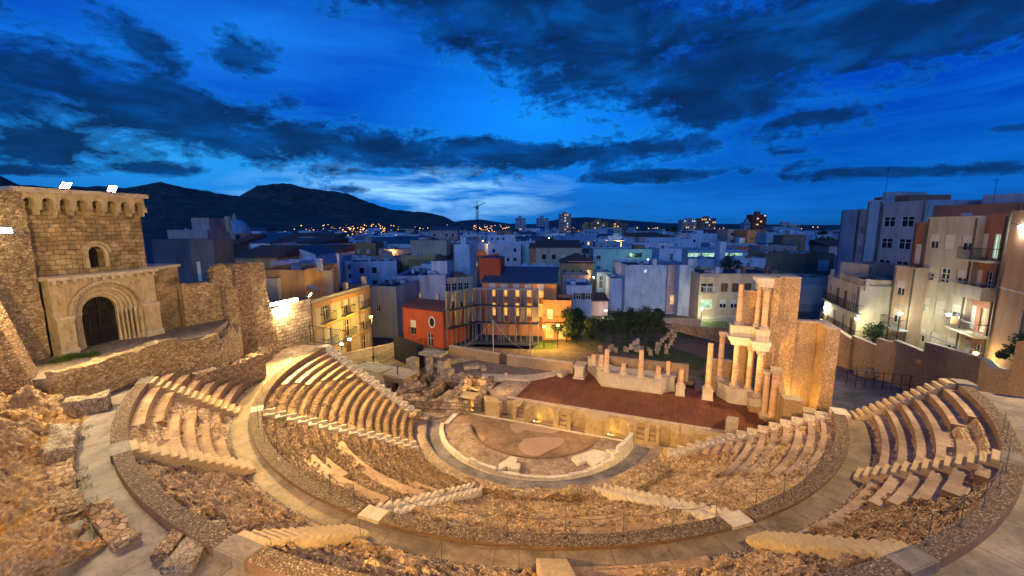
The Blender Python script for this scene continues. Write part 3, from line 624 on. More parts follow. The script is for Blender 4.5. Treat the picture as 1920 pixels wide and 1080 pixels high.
# ring walls of rubble
def rough_mesh(x0, x1, y0, y1, z0, z1, rough=.07, sd=0, cell=.16, topn=.15, xf=None, round_=.0):
    "box of stones with an uneven top; xf maps the local point to the world"
    nx = max(2, int((x1 - x0)/cell)); ny = max(2, int((y1 - y0)/cell)); nz = max(2, int((z1 - z0)/cell)); mb = MB(); idx = {}
    def vid(i, j, k):
        q = (i, j, k)
        if q not in idx: idx[q] = len(mb.v); mb.v.append((x0 + (x1 - x0)*i/nx, y0 + (y1 - y0)*j/ny, z0 + (z1 - z0)*k/nz))
        return idx[q]
    F = []
    for i in range(nx):
        for j in range(ny): F.append([vid(i, j, nz), vid(i+1, j, nz), vid(i+1, j+1, nz), vid(i, j+1, nz)])
    for k in range(nz):
        for i in range(nx):
            F.append([vid(i, 0, k), vid(i+1, 0, k), vid(i+1, 0, k+1), vid(i, 0, k+1)]); F.append([vid(i+1, ny, k), vid(i, ny, k), vid(i, ny, k+1), vid(i+1, ny, k+1)])
        for j in range(ny):
            F.append([vid(0, j+1, k), vid(0, j, k), vid(0, j, k+1), vid(0, j+1, k+1)]); F.append([vid(nx, j, k), vid(nx, j+1, k), vid(nx, j+1, k+1), vid(nx, j, k+1)])
    V = np.array(mb.v); H = (V[:, 2] - z0)/(z1 - z0)
    V[:, 2] += H*topn*(fbm(V[:, 0]*.9, V[:, 1]*.9, 0*V[:, 0], 4, sd)*1.6 + np.round(vn(V[:, 0]*1.7, V[:, 1]*1.7, 0*V[:, 0], sd + 4)*1.5)/1.5*.6)
    if round_:
        c = V.mean(0); hx = (x1 - x0)/2; hy = (y1 - y0)/2; hz = (z1 - z0)/2
        q = (V - np.array([(x0 + x1)/2, (y0 + y1)/2, (z0 + z1)/2]))/np.array([hx, hy, hz]); l = np.linalg.norm(q, axis=1); mx = np.abs(q).max(1)
        V = V - (q*np.array([hx, hy, hz]))*(round_*(1 - mx/np.maximum(l, 1e-6)))[:, None]*1.4
    d = np.stack([fbm(V[:, 0]*3.1 + 9*i, V[:, 1]*3.1, V[:, 2]*3.1, 4, sd + 11*i, .6) for i in (1, 2, 3)], -1); V = V + d*rough*1.7
    if xf: V = np.array([xf(*p) for p in V])
    mb.v = V.tolist(); mb.f = F; mb.m = [0]*len(F); return mb
def ring_rub(a0, a1, r0, r1, z0, z1, sd, topn=.2):
    L = rad(a1 - a0)*r0
    return rough_mesh(0, L, 0, r1 - r0, z0, z1, .06, sd, .13, topn, lambda x, y, z: ((r0 + y)*math.cos(rad(a0) + x/r0), (r0 + y)*math.sin(rad(a0) + x/r0), z))
tag(ring_rub(-89, -58, 11.0, 11.75, .2, 1.35, 3).build('ring_wall', M_['rub']), 'low curved rubble wall in front of the middle wedge above the corridor', 'ruined wall')
tag(ring_rub(-97, -88.5, 10.75, 11.3, .2, 1.1, 4).build('ring_wall', M_['rub']), 'short rubble wall stub at the foot of the middle stairs', 'ruined wall')
tag(ring_rub(-47.5, -27, 11.2, 12.4, .2, 1.55, 5).build('ring_wall', M_['rub']), 'thick curved rubble wall below the right wedge with an uneven pale top', 'ruined wall')
tag(rough_mesh(-11.4, -9.5, -4.6, -3.6, 0, .9, .08, 6, .14, .15).build('ruined_wall', M_['rub']), 'small heap of masonry at the foot of the far left stairs', 'ruined wall')
# ------------------------------------------------------------------ floodlights
def floodlight(name, loc, target, energy, color, label, cat='floodlight', group=None, lens='lens', cone=115, size=.2, pole=None, sc=1.0):
    "lamp housing on a bracket (or pole) with its glass and its own light"
    t = empty(name, loc, 0, label, cat, group); d = (Vector(target) - Vector(loc)).normalized(); L = Vector(loc)
    s = d.cross(Vector((0, 0, 1))).normalized(); u = s.cross(d); mb = MB(); q = []
    for k, w in ((-.16, .10), (.06, .2)):
        for a, b in ((-1, -1), (1, -1), (1, 1), (-1, 1)): q.append(L + (d*k + s*(a*w*1.25) + u*(b*w))*sc)
    mb.add(q, [(0, 1, 2, 3), (0, 4, 5, 1), (1, 5, 6, 2), (2, 6, 7, 3), (3, 7, 4, 0)]); mb.build('housing', M_['metal'], t)
    MB().quad(*[L + (d*.055 + s*(a*.23) + u*(b*.185))*sc for a, b in ((-1, -1), (1, -1), (1, 1), (-1, 1))]).build('glass', M_[lens], t)
    if pole: MB().tube((loc[0], loc[1], pole), (loc[0], loc[1], loc[2] - .15), .06, 8).build('pole', M_['metal'], t)
    else: MB().tube(L - u*.1*sc, L - (d*.3 + u*.45)*sc, .03*sc).build('bracket', M_['metal'], t)
    lamp('SPOT', 'lamp_light', tuple(L + d*.14), energy, color, tuple(L + d), size, cone, .5, t); return t
WARM = (1, .60, .27)
# ------------------------------------------------------------------ pulpit wall and stage
def pulpit():
    "front wall of the stage with hollowed niches and little steps"
    t = empty('pulpit_wall', (2, 0, 0), 0, 'yellow-lit sandstone front wall of the stage with round and square niches', 'stage wall')
    fx = lambda u, v=150: float(gy(760 + u/4, 720 + v/4, -.25)[0])
    items = [('r', 420, 600), ('q', 705, 805), ('s', 832, 892), ('r', 920, 1110), ('s', 1150, 1212), ('q', 1240, 1348), ('r', 1480, 1675), ('s', 1735, 1795), ('s', 1828, 1878), ('q', 1905, 1990), ('r', 2165, 2290)]
    vs = {420: 150, 600: 170, 705: 190, 805: 195, 832: 200, 892: 210, 920: 230, 1110: 260, 1150: 260, 1212: 270, 1240: 275, 1348: 290, 1480: 310, 1675: 350, 1735: 345, 1795: 350, 1828: 380, 1878: 385, 1905: 385, 1990: 400, 2165: 420, 2290: 440}
    pts = [(-9.2, .95), (-9.2, -.1)]; px = -9.2; bits = []
    for kd, a, b in items:
        x0 = float(gy(760 + a/4, 720 + vs[a]/4, -.25)[0]); x1 = float(gy(760 + b/4, 720 + vs[b]/4, -.25)[0]); y0 = -.3
        pts.append((x0, y0))
        if kd == 'r':
            c = (x0 + x1)/2; r = (x1 - x0)/2
            for i in range(1, 14): q = math.pi*i/14; pts.append((c - r*math.cos(q), y0 + min(.95, r)*math.sin(q)))
        else: pts += [(x0 + .02, .55), (x1 - .02, .55)]
        if kd == 's':
            for i in range(3): MB().box(x0 + .03, x1 - .03, -.3 + i*.27, .54, -.05, .3 + .3*i).build('step', M_['pulp'], t)
        pts.append((x1, y0))
    pts += [(15.3, -.3), (15.3, .95)]
    MB().prism(pts, -.05, 1.34, 0, 0).build('niche_wall', M_['pulp_ash'], t)
    MB().box(-3.2, 17.4, .96, 1.3, .2, 1.46).build('coping', M_['cap'], t)
    for x0, x1 in ((-7.4, -5.9), (-1.7, -1.5), (1.75, 2.0), (4.3, 6.0), (11.6, 12.2)): MB().box(x0, x1, -.34, .94, 1.345, 1.46).build('cap_stone', M_['pulp'], t)
pulpit()
tag(MB().prism([(-2.7, 1.3), (17.6, 1.3), (17.9, 5.2), (16.5, 9.5), (11.0, 9.4), (3.2, 10.9), (-.9, 10.7), (-2.9, 7.2)], .9, 1.40).build('stage_floor', M_['deck']), 'broad red-brown plank floor of the stage', 'stage floor')
struct('service_floor', MB().box(-3, 18.5, 1.3, 7.0, -.3, .05), M_['dirt'])
tag(MB().prism([(14.7, .9), (15.5, .9), (15.9, 3.1), (15.1, 3.1)], 0, lambda x, y: 2.5 - (y - .9)*.28).build('slab_ramp', M_['cap']), 'leaning grey concrete slab at the right end of the stage', 'slab')
def blk(name, label, cat, x0, x1, y0, y1, z0, z1, mat, top=None, group=None, topcap=None):
    m = MB().box(x0, x1, y0, y1, z0, z1, 0, 1 if top else None); ms = [M_[mat]] + ([M_[top]] if top else [])
    return tag(m.build(name, ms), label, cat, group)
# central podium with its curved flank
t = empty('column_podium', (7, 8, 1.4), 0, 'long cream fluted podium of the stage back wall carrying short columns', 'podium')
pod = [(4.5, 7.0), (9.95, 7.0), (9.95, 7.2)] + [(9.95 + .0, 8.6), (4.9, 8.6)]
curve = [(4.5, 7.0), (4.25, 7.45), (3.95, 8.1), (3.55, 8.9), (2.95, 9.9), (2.3, 10.9)]
poly = curve[::-1] + [(9.95, 7.0)] + [(10.15, 7.45), (10.6, 7.9), (11.1, 8.15), (11.1, 9.0), (9.9, 8.8), (5.3, 8.8), (4.6, 9.6), (3.3, 11.3)]
MB().prism(poly, 1.35, 2.78).build('podium_wall', M_['fluted'], t)
def off(P, d):
    c = (sum(p[0] for p in P)/len(P), sum(p[1] for p in P)/len(P)); return [(p[0] + d*(p[0] - c[0])/6, p[1] + d*(p[1] - c[1])/2.2) for p in P]
MB().prism(off(poly, .16), 2.782, 2.93).build('cornice', M_['cap'], t); MB().prism(off(poly, .14), 1.402, 1.56).build('plinth', M_['cap'], t)
t = empty('stone_pier', (1.95, 8.5, 1.4), 0, 'cream moulded pedestal at the left of the stage opening', 'pedestal')
MB().box(1.5, 2.4, 8.0, 9.4, 1.4, 2.6).build('shaft', M_['fluted'], t); MB().box(1.38, 2.52, 7.88, 9.5, 2.602, 2.8).build('cap', M_['cap'], t); MB().box(1.36, 2.54, 7.86, 9.5, 1.402, 1.6).build('foot', M_['cap'], t)
tag(MB().prism([(-.3, 7.9), (.3, 7.7), (1.1, 11.4), (.45, 11.6)], 1.35, 1.78).build('low_plinth', M_['cap']), 'long low cream plinth left of the moulded pedestal', 'plinth')
tag(MB().box(2.6, 12.4, 11.6, 11.95, 1.2, 3.0, 0, 1).build('low_wall', [M_['peb_fine'], M_['cap']]), 'low pebble-faced wall behind the short columns', 'wall')
# columns
def column(label, x, y, z0, z1, r, cap=0, base=True, group=None, broken=False):
    t = empty('stone_column', (x, y, z0), 0, label, 'column', group); zb = z0
    if base:
        MB().lathe(x, y, [(r*1.5, z0 + .10), (r*1.55, z0 + .18), (r*1.25, z0 + .22), (r*1.3, z0 + .30), (r*1.05, z0 + .34)], 18).obox(x, y, z0, r*3.0, r*3.0, .1).build('base', M_['cap'], t); zb = z0 + .33
    zt = z1 - cap; n = 8; prof = []
    for i in range(n + 1): q = i/n; prof.append((r*(1 - .14*q) + (.006 if i % 3 == 1 else 0), zb + (zt - zb)*q))
    mb = MB().lathe(x, y, prof, 20)
    if cap == 0: mb.lathe(x, y, [(r*.86, zt), (r*.5, zt + (.03 if broken else 0)), (0.001, zt + (.05 if broken else 0))], 20)
    mb.build('shaft', M_['trav'], t, smooth=False)
    if cap:
        rc = r*.86; pr = [(rc*1.0, zt), (rc*1.12, zt + cap*.08), (rc*1.0, zt + cap*.12), (rc*1.22, zt + cap*.3), (rc*1.08, zt + cap*.36), (rc*1.4, zt + cap*.6), (rc*1.2, zt + cap*.66), (rc*1.62, zt + cap*.86)]
        mb = MB().lathe(x, y, pr, 16)
        for i in range(8):      # leaves and corner scrolls
            a = math.pi/4*i; q = rc*1.28; mb.obox(x + q*math.cos(a), y + q*math.sin(a), zt + cap*.12, rc*.34, rc*.42, cap*.34, a)
            a += math.pi/8; q = rc*1.42; mb.obox(x + q*math.cos(a), y + q*math.sin(a), zt + cap*.4, rc*.36, rc*.36, cap*.36, a)
        mb.obox(x, y, zt + cap*.86, rc*3.1, rc*3.1, cap*.14); mb.build('capital', M_['cap'], t)
    return t
GC = 'short columns on the stage podium'
for (u, vb, vt, y, zb, w) in ((1112.5, 683.7, 664.4, 10.6, 2.93, 'leftmost stub column at the back of the curved podium'), (1127, 691, 665, 9.3, 2.93, 'second stub column from the left on the curved podium'),
                     (1137, 698.5, 655, 7.9, 2.93, 'tall banded column at the left corner of the podium'), (1168.6, 702, 680.7, 7.55, 2.93, 'short stub column between the two taller ones on the podium'),
                     (1201, 706, 656.4, 7.45, 2.93, 'tall banded column in the middle of the podium'), (1234, 709.7, 686.6, 7.45, 2.93, 'short stub column near the right end of the podium')):
    p = gz(u, vb, zb); q = gr(u, vt, math.hypot(*(p - CAMP)[:2])); column(w, p[0], p[1], zb, q[2], .235, group=GC)
p = gz(1252, 703, 2.93); column('thin brown column standing behind the right end of the podium', p[0], p[1] + .2, 1.4, 4.2, .22, base=False, group=GC, broken=True)
def pedestal(label, x, y, w, z0, z1):
    t = empty('column_pedestal', (x, y, z0), 0, label, 'pedestal', 'square pedestals along the stage edge')
    MB().obox(x, y, z0, w, w, z1 - z0 - .1).build('die', M_['fluted'], t); MB().obox(x, y, z1 - .098, w*1.18, w*1.18, .1).build('cap', M_['cap'], t); MB().obox(x, y, z0 + .003, w*1.16, w*1.16, .14).build('foot', M_['cap'], t)
pedestal('square pedestal with a stub column, left of the stage doorway', 11.6, 7.45, .72, 1.4, 2.3); column('short stub column on the square pedestal left of the doorway', 11.6, 7.45, 2.3, 3.85, .25)
pedestal('square pedestal right of the stage doorway under a tall capless column', 13.9, 7.4, .82, 1.4, 2.35); column('tall capless banded column right of the doorway', 13.9, 7.4, 2.35, 6.6, .26)
# right podium
t = empty('column_podium', (16, 8, 1.4), 0, 'cream panelled podium under the tall columns at the right of the stage', 'podium')
poly = [(15.65, 7.0), (17.35, 7.0), (17.35, 9.6), (14.75, 9.6), (14.75, 8.4), (15.2, 7.7)]
MB().prism(poly, 1.35, 2.72).build('podium_wall', M_['fluted'], t); MB().prism([(p[0] + (-.08 if p[0] < 17 else .04), p[1] - .08) for p in poly], 2.722, 2.88).build('cornice', M_['cap'], t)
t = empty('column_podium', (17.7, 6.4, 1.0), 0, 'tall narrow podium in pebble concrete and cream stone under the paired columns', 'podium')
MB().box(17.0, 18.3, 5.7, 6.9, 1.0, 1.9).build('core', M_['peb_fine'], t); MB().box(17.0, 18.25, 5.75, 6.85, 1.902, 2.5).build('die', M_['fluted'], t); MB().box(16.92, 18.34, 5.65, 6.95, 2.502, 2.66).build('cornice', M_['cap'], t)
column('tall column with a capital left of the columned corner', 14.95, 9.0, 2.88, 7.4, .25, .5)
column('front left tall column carrying the lower beam', 15.98, 7.45, 2.88, 7.12, .26, .48)
column('rear column of the right lower pair under the beam', 17.05, 7.3, 2.70, 6.72, .24, .45)
column('front column of the right lower pair under the beam', 17.62, 6.3, 2.66, 6.72, .27, .48)
column('rear column of the free pair at the right end of the stage', 18.0, 5.2, 1.5, 5.3, .23, .3)
column('front column of the free pair, with a scrolled white capital', 18.5, 4.9, 1.15, 5.7, .27, .5)
blk('stone_block', 'pebble concrete block under the free pair of columns', 'block', 17.6, 19.0, 4.5, 5.7, .2, 1.5, 'peb_fine', 'cap')
# beam with its projecting corner
t = empty('entablature', (16.8, 7, 6.7), 0, 'white carved lower beam with a projecting corner resting on the tall columns', 'beam')
for i, (d, z0, z1) in enumerate(((0, 6.73, 7.02), (.10, 7.02, 7.22), (.26, 7.22, 7.5))):
    P = [(15.45 - d, 7.05 - d), (17.0 - d, 7.05 - d), (17.0 - d, 5.9 - d), (18.1 + d*.3, 5.9 - d), (18.1 + d*.3, 8.2), (15.45 - d, 8.2)]
    MB().prism(P, z0 + .001, z1 - .004*0).build(('architrave', 'frieze', 'cornice')[i], M_['lime'], t)
t = empty('entablature_pedestal', (16.8, 7, 7.5), 0, 'cream stone plinth course between lower beam and upper columns', 'plinth')
MB().box(15.35, 17.1, 7.1, 8.1, 7.503, 8.35).build('left_die', M_['fluted'], t); MB().box(17.102, 18.05, 6.0, 8.1, 7.503, 8.35).build('corner_die', M_['fluted'], t)
MB().box(15.27, 17.05, 7.0, 8.1, 8.352, 8.46).build('cornice', M_['cap'], t); MB().box(17.052, 18.1, 5.93, 8.1, 8.352, 8.46).build('cornice', M_['cap'], t)
column('upper capless column standing on the left of the lower beam', 15.95, 7.5, 8.46, 12.0, .23)
column('rear column of the upper pair under the top beam', 17.3, 7.35, 8.46, 12.0, .21, .42)
column('front column of the upper pair under the top beam', 17.68, 6.5, 8.46, 12.0, .23, .42)
t = empty('entablature', (17.4, 7, 12), 0, 'white carved top beam at the very top of the stage wall', 'beam')
for i, (d, z0, z1) in enumerate(((0, 12.003, 12.25), (.09, 12.25, 12.42), (.24, 12.42, 12.74))):
    MB().prism([(17.05 - d, 8.0), (17.05 - d, 6.15 - d), (18.04, 6.15 - d), (18.04, 8.0)], z0 + .001, z1).build(('architrave', 'frieze', 'cornice')[i], M_['lime'], t)
# pebble-faced walls
def pwall(name, label, x0, x1, y0, y1, z0, z1, mat='peb'):
    t = empty(name, ((x0 + x1)/2, (y0 + y1)/2, z0), 0, label, 'wall'); MB().box(x0, x1, y0, y1, z0, z1).build('wall', M_[mat], t)
    MB().box(x0 - .03, x1 + .03, y0 - .03, y1 + .03, z1 + .002, z1 + .08).build('coping', M_['cap'], t); return t
pwall('stage_back_wall', 'pebble-faced panel behind the lower tall columns', 16.1, 17.6, 8.7, 9.1, 2.9, 7.4)
pwall('stage_back_wall', 'pebble-faced upper panel with a pale frame behind the upper columns', 16.3, 17.95, 8.25, 8.7, 7.6, 11.3)
pwall('stage_back_wall', 'low pebble-faced wall behind the columns right of the doorway', 14.3, 16.0, 9.7, 10.1, 1.2, 4.4)
pwall('stage_back_wall', 'slim pebble-faced pier joining the beams to the tall wall', 18.12, 18.62, 6.7, 8.4, 1.0, 12.66)
pwall('stage_back_wall', 'tallest pebble-faced wall slab of the stage', 18.63, 20.1, 7.05, 8.6, .5, 12.72)
pwall('stage_side_wall', 'lower pebble-faced wall right of the tallest slab', 20.11, 21.55, 7.2, 8.0, .5, 9.12, 'peb_fine')
pwall('stage_side_wall', 'pebble-faced end pier projecting forward at the far right of the stage', 21.56, 22.4, 5.0, 8.0, .5, 9.16)
blk('stepped_wall', 'pebble concrete block behind the free pair of columns', 'wall', 18.75, 20.0, 2.9, 3.9, 0, 3.95, 'peb_fine', 'cap')
blk('stepped_wall', 'lowest pebble concrete step beside the end stairs', 'wall', 20.02, 20.9, 2.6, 3.7, 0, 3.25, 'peb_fine', 'cap')
tag(MB().prism([(18.7, 4.0), (19.1, 4.0), (19.1, 6.4), (18.7, 6.4)], .5, lambda x, y: 4.0 + (y - 4.0)*.55).build('stepped_wall', [M_['peb_fine'], M_['cap']]), 'sloping concrete parapet between the free columns and the tall wall', 'wall')
# ------------------------------------------------------------------ court floors, ruins to the left of the stage
struct('court_floor', MB().prism([(-15, 4.5), (-8, 4.2), (-3.2, 7.4), (-1, 11), (-.2, 12.2), (13, 12.5), (13, 9.6), (24, 9.6), (24, 13), (14, 20), (-16, 14)], .6, 1.38), M_['cobble'])
struct('court_floor', MB().box(-16, -2.9, .3, 7.2, -.3, .12), M_['dirt'])
struct('rear_court_floor', MB().prism([(22.4, -2.2), (25.6, -2.6), (34, 4), (36, 20), (22.4, 22)], 1.0, 2.28), M_['walk_up'])
struct('side_ground', MB().prism([(20.8, -2.2), (22.5, -2.2), (22.5, 7.2), (20.8, 7.2)], .2, 1.6), M_['dirt'])
def rub_wall(label, pts, w, z0, z1, sd, rough=.06, topn=.16, cat='ruined wall', name='ruined_wall', mat='rub', cell=.18, group=None):
    (xa, ya), (xb, yb) = pts; L = math.hypot(xb - xa, yb - ya); c, s = (xb - xa)/L, (yb - ya)/L
    m = rough_mesh(0, L, -w/2, w/2, z0, z1, rough, sd, cell, topn, lambda x, y, z: (xa + c*x - s*y, ya + s*x + c*y, z))
    return tag(m.build(name, M_[mat]), label, cat, group)
GR = 'ruined walls left of the stage'
def R(px, z): return tuple(gz(*px, z)[:2])
i = 0
for (a, b, w, z1, lab) in (((745, 745), (880, 752), .8, 1.15, 'long broken front wall of the ruins beside the stage, in large yellow blocks'), ((795, 700), (740, 738), 1.0, 1.3, 'thick ruined wall at the left edge of the ruins by the arch'),
              ((835, 700), (800, 735), .9, 1.5, 'ruined cross wall with a squared block on its end'), ((880, 705), (850, 742), .9, 1.5, 'second ruined cross wall, middle of the ruins'),
              ((925, 712), (895, 745), .8, 1.4, 'third ruined cross wall, nearest the stage planks'), ((800, 695), (925, 712), .7, 1.5, 'back wall of the small ruined rooms'),
              ((752, 722), (800, 715), .7, 1.5, 'short inner wall of the leftmost ruined room'), ((880, 728), (925, 735), .6, 1.1, 'short inner wall of the rightmost ruined room')):
    i += 1; rub_wall(lab, (R(a, z1), R(b, z1)), w, 0, z1, 20 + i, .045, .26, group=GR, mat='rub_big')
tag(MB().prism([R(p, 1.45) for p in ((918, 733), (952, 709), (994, 709), (1000, 712), (962, 749), (935, 749))], .1, 1.45).build('paved_ramp', M_['flag']), 'flat flagstone platform between the ruins and the stage planks', 'platform')
tag(MB().prism([R(p, 1.62) for p in ((905, 700), (985, 703), (1032, 697), (1060, 686), (1068, 690), (1040, 702), (990, 712), (903, 707))], 1.2, 1.62).build('stone_border', M_['cap']), 'pale stone border curving along the back of the stage planks', 'kerb')
p = R((949, 708), 1.45); column('tiny stub column on the border left of the stage', p[0], p[1], 1.45, 1.95, .16, base=False)
def block(label, px, z0, sx, sy, h, rot, mat='lime', group=None, name='stone_block', sd=0, rough=.02):
    x, y = R(px, z0) if len(px) == 2 else px[:2]
    c, s = math.cos(rot), math.sin(rot)
    m = rough_mesh(-sx/2, sx/2, -sy/2, sy/2, z0, z0 + h, rough, sd, .22, rough, lambda a, b, z: (x + c*a - s*b, y + s*a + c*b, z))
    return tag(m.build(name, M_[mat]), label, 'stone block', group)
GB = 'loose blocks on the cobbled court'
for n, (px, sx, sy, h, rot, lab) in enumerate((((868, 677), 3.6, .7, .35, .9, 'long low carved block lying aslant on the cobbled court'), ((884, 690), 1.7, .8, .35, .6, 'fallen gable-shaped block at the edge of the ruins'),
                     ((905, 692), 1.2, .6, .3, 2.3, 'short block leaning on the gable-shaped block'), ((820, 688), 2.6, .7, .3, .3, 'flat slab in front of the tall gate pillars'), ((838, 702), 1.1, .7, .5, .2, 'cube-like block on the back wall of the ruins'), ((752, 700), 1.2, .9, .5, .4, 'boulder-like block below the tall gate pillars'))):
    block(lab, px, 1.38, sx, sy, h, rot, 'lime_old', GB, sd=n)
# gate-like remains: pillars with slab
t = empty('ruined_gate', tuple(gz(775, 705, 1.2)), 0, 'pale ruined gateway of tall pillars under a broad slab', 'ruined gateway'); q = gz(775, 705, 1.2)
rough_mesh(q[0] - .5, q[0] + .5, q[1] - .5, q[1] + .5, .9, 3.2, .02, 1, .25, .02).build('pillar', M_['lime_old'], t); rough_mesh(q[0] + 1.4, q[0] + 1.85, q[1] + .3, q[1] + 1.1, .9, 3.3, .03, 2, .2, .02).build('pillar', M_['lime_old'], t)
rough_mesh(q[0] + 2.4, q[0] + 3.3, q[1] + .9, q[1] + 2.3, .9, 2.9, .04, 3, .25, .05).build('pillar', M_['lime_old'], t); rough_mesh(q[0] + .2, q[0] + 2.9, q[1] + .8, q[1] + 2.4, 3.3, 3.62, .02, 4, .25, .02).build('slab', M_['lime_old'], t)
rough_mesh(q[0] + 3.2, q[0] + 4.1, q[1] + .2, q[1] + 1.6, .9, 2.0, .05, 5, .25, .08).build('side_block', M_['lime_old'], t)
# arch building at the left of the orchestra
q = gz(722, 735, .2); t = empty('vaulted_block', (q[0], q[1], .1), rad(-4), 'small ruined vault with a dark arched opening left of the ruins', 'ruined vault')
def arch_wall(mb, x0, x1, y0, y1, z0, z1, xa, xb, zs, mi=0, za=None, n=10, cut=None):
    "upright wall in the plane of x,z with a round-headed opening xa..xb springing at zs, thickness y0..y1"
    za = z0 if za is None else za; c = (xa + xb)/2; r = (xb - xa)/2
    mb.box(x0, xa, y0, y1, z0, z1, mi); mb.box(xb, x1, y0, y1, z0, z1, mi)
    if za > z0: mb.box(xa, xb, y0, y1, z0, za, mi)
    P = [(c - r*math.cos(math.pi*i/n), zs + r*math.sin(math.pi*i/n)) for i in range(n + 1)]
    for i in range(n):
        (ax, az), (bx, bz) = P[i], P[i+1]
        mb.add([(ax, y0, az), (bx, y0, bz), (bx, y0, z1), (ax, y0, z1), (ax, y1, az), (bx, y1, bz), (bx, y1, z1), (ax, y1, z1)], [(0, 1, 2, 3), (5, 4, 7, 6), (1, 0, 4, 5), (3, 2, 6, 7)], mi)
def local(mb, t):   # move geometry given in the frame of t to the world
    c, s = math.cos(t.rotation_euler.z), math.sin(t.rotation_euler.z); L = t.location
    mb.v = [(L[0] + c*x - s*y, L[1] + s*x + c*y, L[2] + z) for x, y, z in mb.v]; return mb
mb = MB(); arch_wall(mb, 0.2, 2.7, -.3, .2, 0, 2.0, 1.3, 2.2, 1.1); mb.box(0.2, 2.7, .21, 1.9, 0, 2.0); local(mb, t).build('vault_wall', M_['rub_big'], t)
mb = MB().box(1.3, 2.2, .15, .2, 0, 1.55); local(mb, t).build('opening', M_['void'], t); mb = MB().box(.1, 2.8, -.35, 1.9, 2.005, 2.2); local(mb, t).build('roof_slab', M_['cap'], t)
rub_wall('low rubble wall linking the small vault and the ruins', (R((735, 745), 1.0), R((790, 740), 1.0)), .8, 0, 1.0, 61, .08, .2, group=GR)
# walls round the court
def lowwall(label, P, z0, z1, w=.4, mat='peb_fine', coping=True, name='boundary_wall', cat='wall'):
    t = empty(name, (P[0][0], P[0][1], z0), 0, label, cat)
    for (xa, ya), (xb, yb) in zip(P[:-1], P[1:]):
        L = math.hypot(xb - xa, yb - ya); a = math.atan2(yb - ya, xb - xa); cx_, cy_ = (xa + xb)/2, (ya + yb)/2
        MB().obox(cx_, cy_, z0, L, w, z1 - z0, a).build('wall', M_[mat], t)
        if coping: MB().obox(cx_, cy_, z1 + .002, L + .02, w + .06, .07, a).build('coping', M_['cap'], t)
    return t
lowwall('low pebble-faced court wall left of the dark gate', [(-14.6, 10.5), (-7.6, 9.6)], 1.2, 2.5)
lowwall('long low pebble-faced court wall right of the dark gate', [(-6.6, 9.6), (1.0, 9.5)], 1.2, 2.5, w=.5)
t = empty('gate', (-7.1, 9.6, 1.4), 0, 'small dark metal gate in the low court wall', 'gate'); mb = MB()
for i in range(9): mb.box(-7.55 + i*.11, -7.53 + i*.11, 9.58, 9.62, 1.45, 2.4)
mb.box(-7.58, -6.62, 9.57, 9.63, 2.4, 2.45); mb.box(-7.58, -6.62, 9.57, 9.63, 1.42, 1.47); mb.build('grille', M_['iron'], t)
# rope barrier
GP = 'posts of the rope barriers'
def post(x, y, z, h=.92, lab=''):
    t = empty('barrier_post', (x, y, z), 0, lab, 'post', GP); MB().tube((x, y, z), (x, y, z + h), .014, 6).build('rod', M_['rope'], t); MB().lathe(x, y, [(.001, z + .02), (.07, z + .015), (.07, z)], 8).build('foot', M_['metal'], t)
def rope(P, label, sag=.18, r=.011):
    mb = MB()
    for a, b in zip(P[:-1], P[1:]):
        q = [np.array(a)*(1 - t_) + np.array(b)*t_ - np.array([0, 0, 4*sag*t_*(1 - t_)]) for t_ in np.linspace(0, 1, 7)]
        for i in range(6): mb.tube(q[i], q[i+1], r, 4)
    return tag(mb.build('barrier_rope', M_['rope']), label, 'rope')
def ring_posts(angs, r, z, lab, rl):
    T = []
    for i, a in enumerate(angs): x, y, _ = pol(r, a); post(x, y, z, lab=f"{ORD[i]} {lab}, counted from the left"); T.append((x, y, z + .88))
    rope(T, rl)
ring_posts([-166, -161, -156, -151, -146, -141.5, -137], 20.3, 5.74, 'thin post on the far left lower kerb', 'cable barrier along the far left kerb')
ring_posts([-128.5, -123, -117, -110.5, -104, -97.5, -93.5], 20.3, 5.74, 'thin post on the kerb left of the middle stairs', 'cable barrier on the kerb left of the middle stairs')
ring_posts([-88, -81.5, -75, -69, -63, -57.5, -52.2], 20.3, 5.74, 'thin post on the kerb below the middle wedge', 'cable barrier on the kerb facing the camera')
ring_posts([-46.5, -41.5, -36.5, -31.5, -26.5], 20.3, 5.74, 'thin post on the kerb right of the right stairs', 'cable barrier on the kerb below the right hand benches')
ring_posts([-89, -80.5, -73.5], 21.75, 5.64, 'thin post at the bottom edge of the walkway', 'cable barrier at the bottom edge beside the walkway')
ring_posts([-47.5, -43.5, -39.5, -35.5, -32, -29, -25, -22.5], 25.5, 8.42, 'bright thin post on the upper right kerb', 'cable barrier along the upper right kerb')
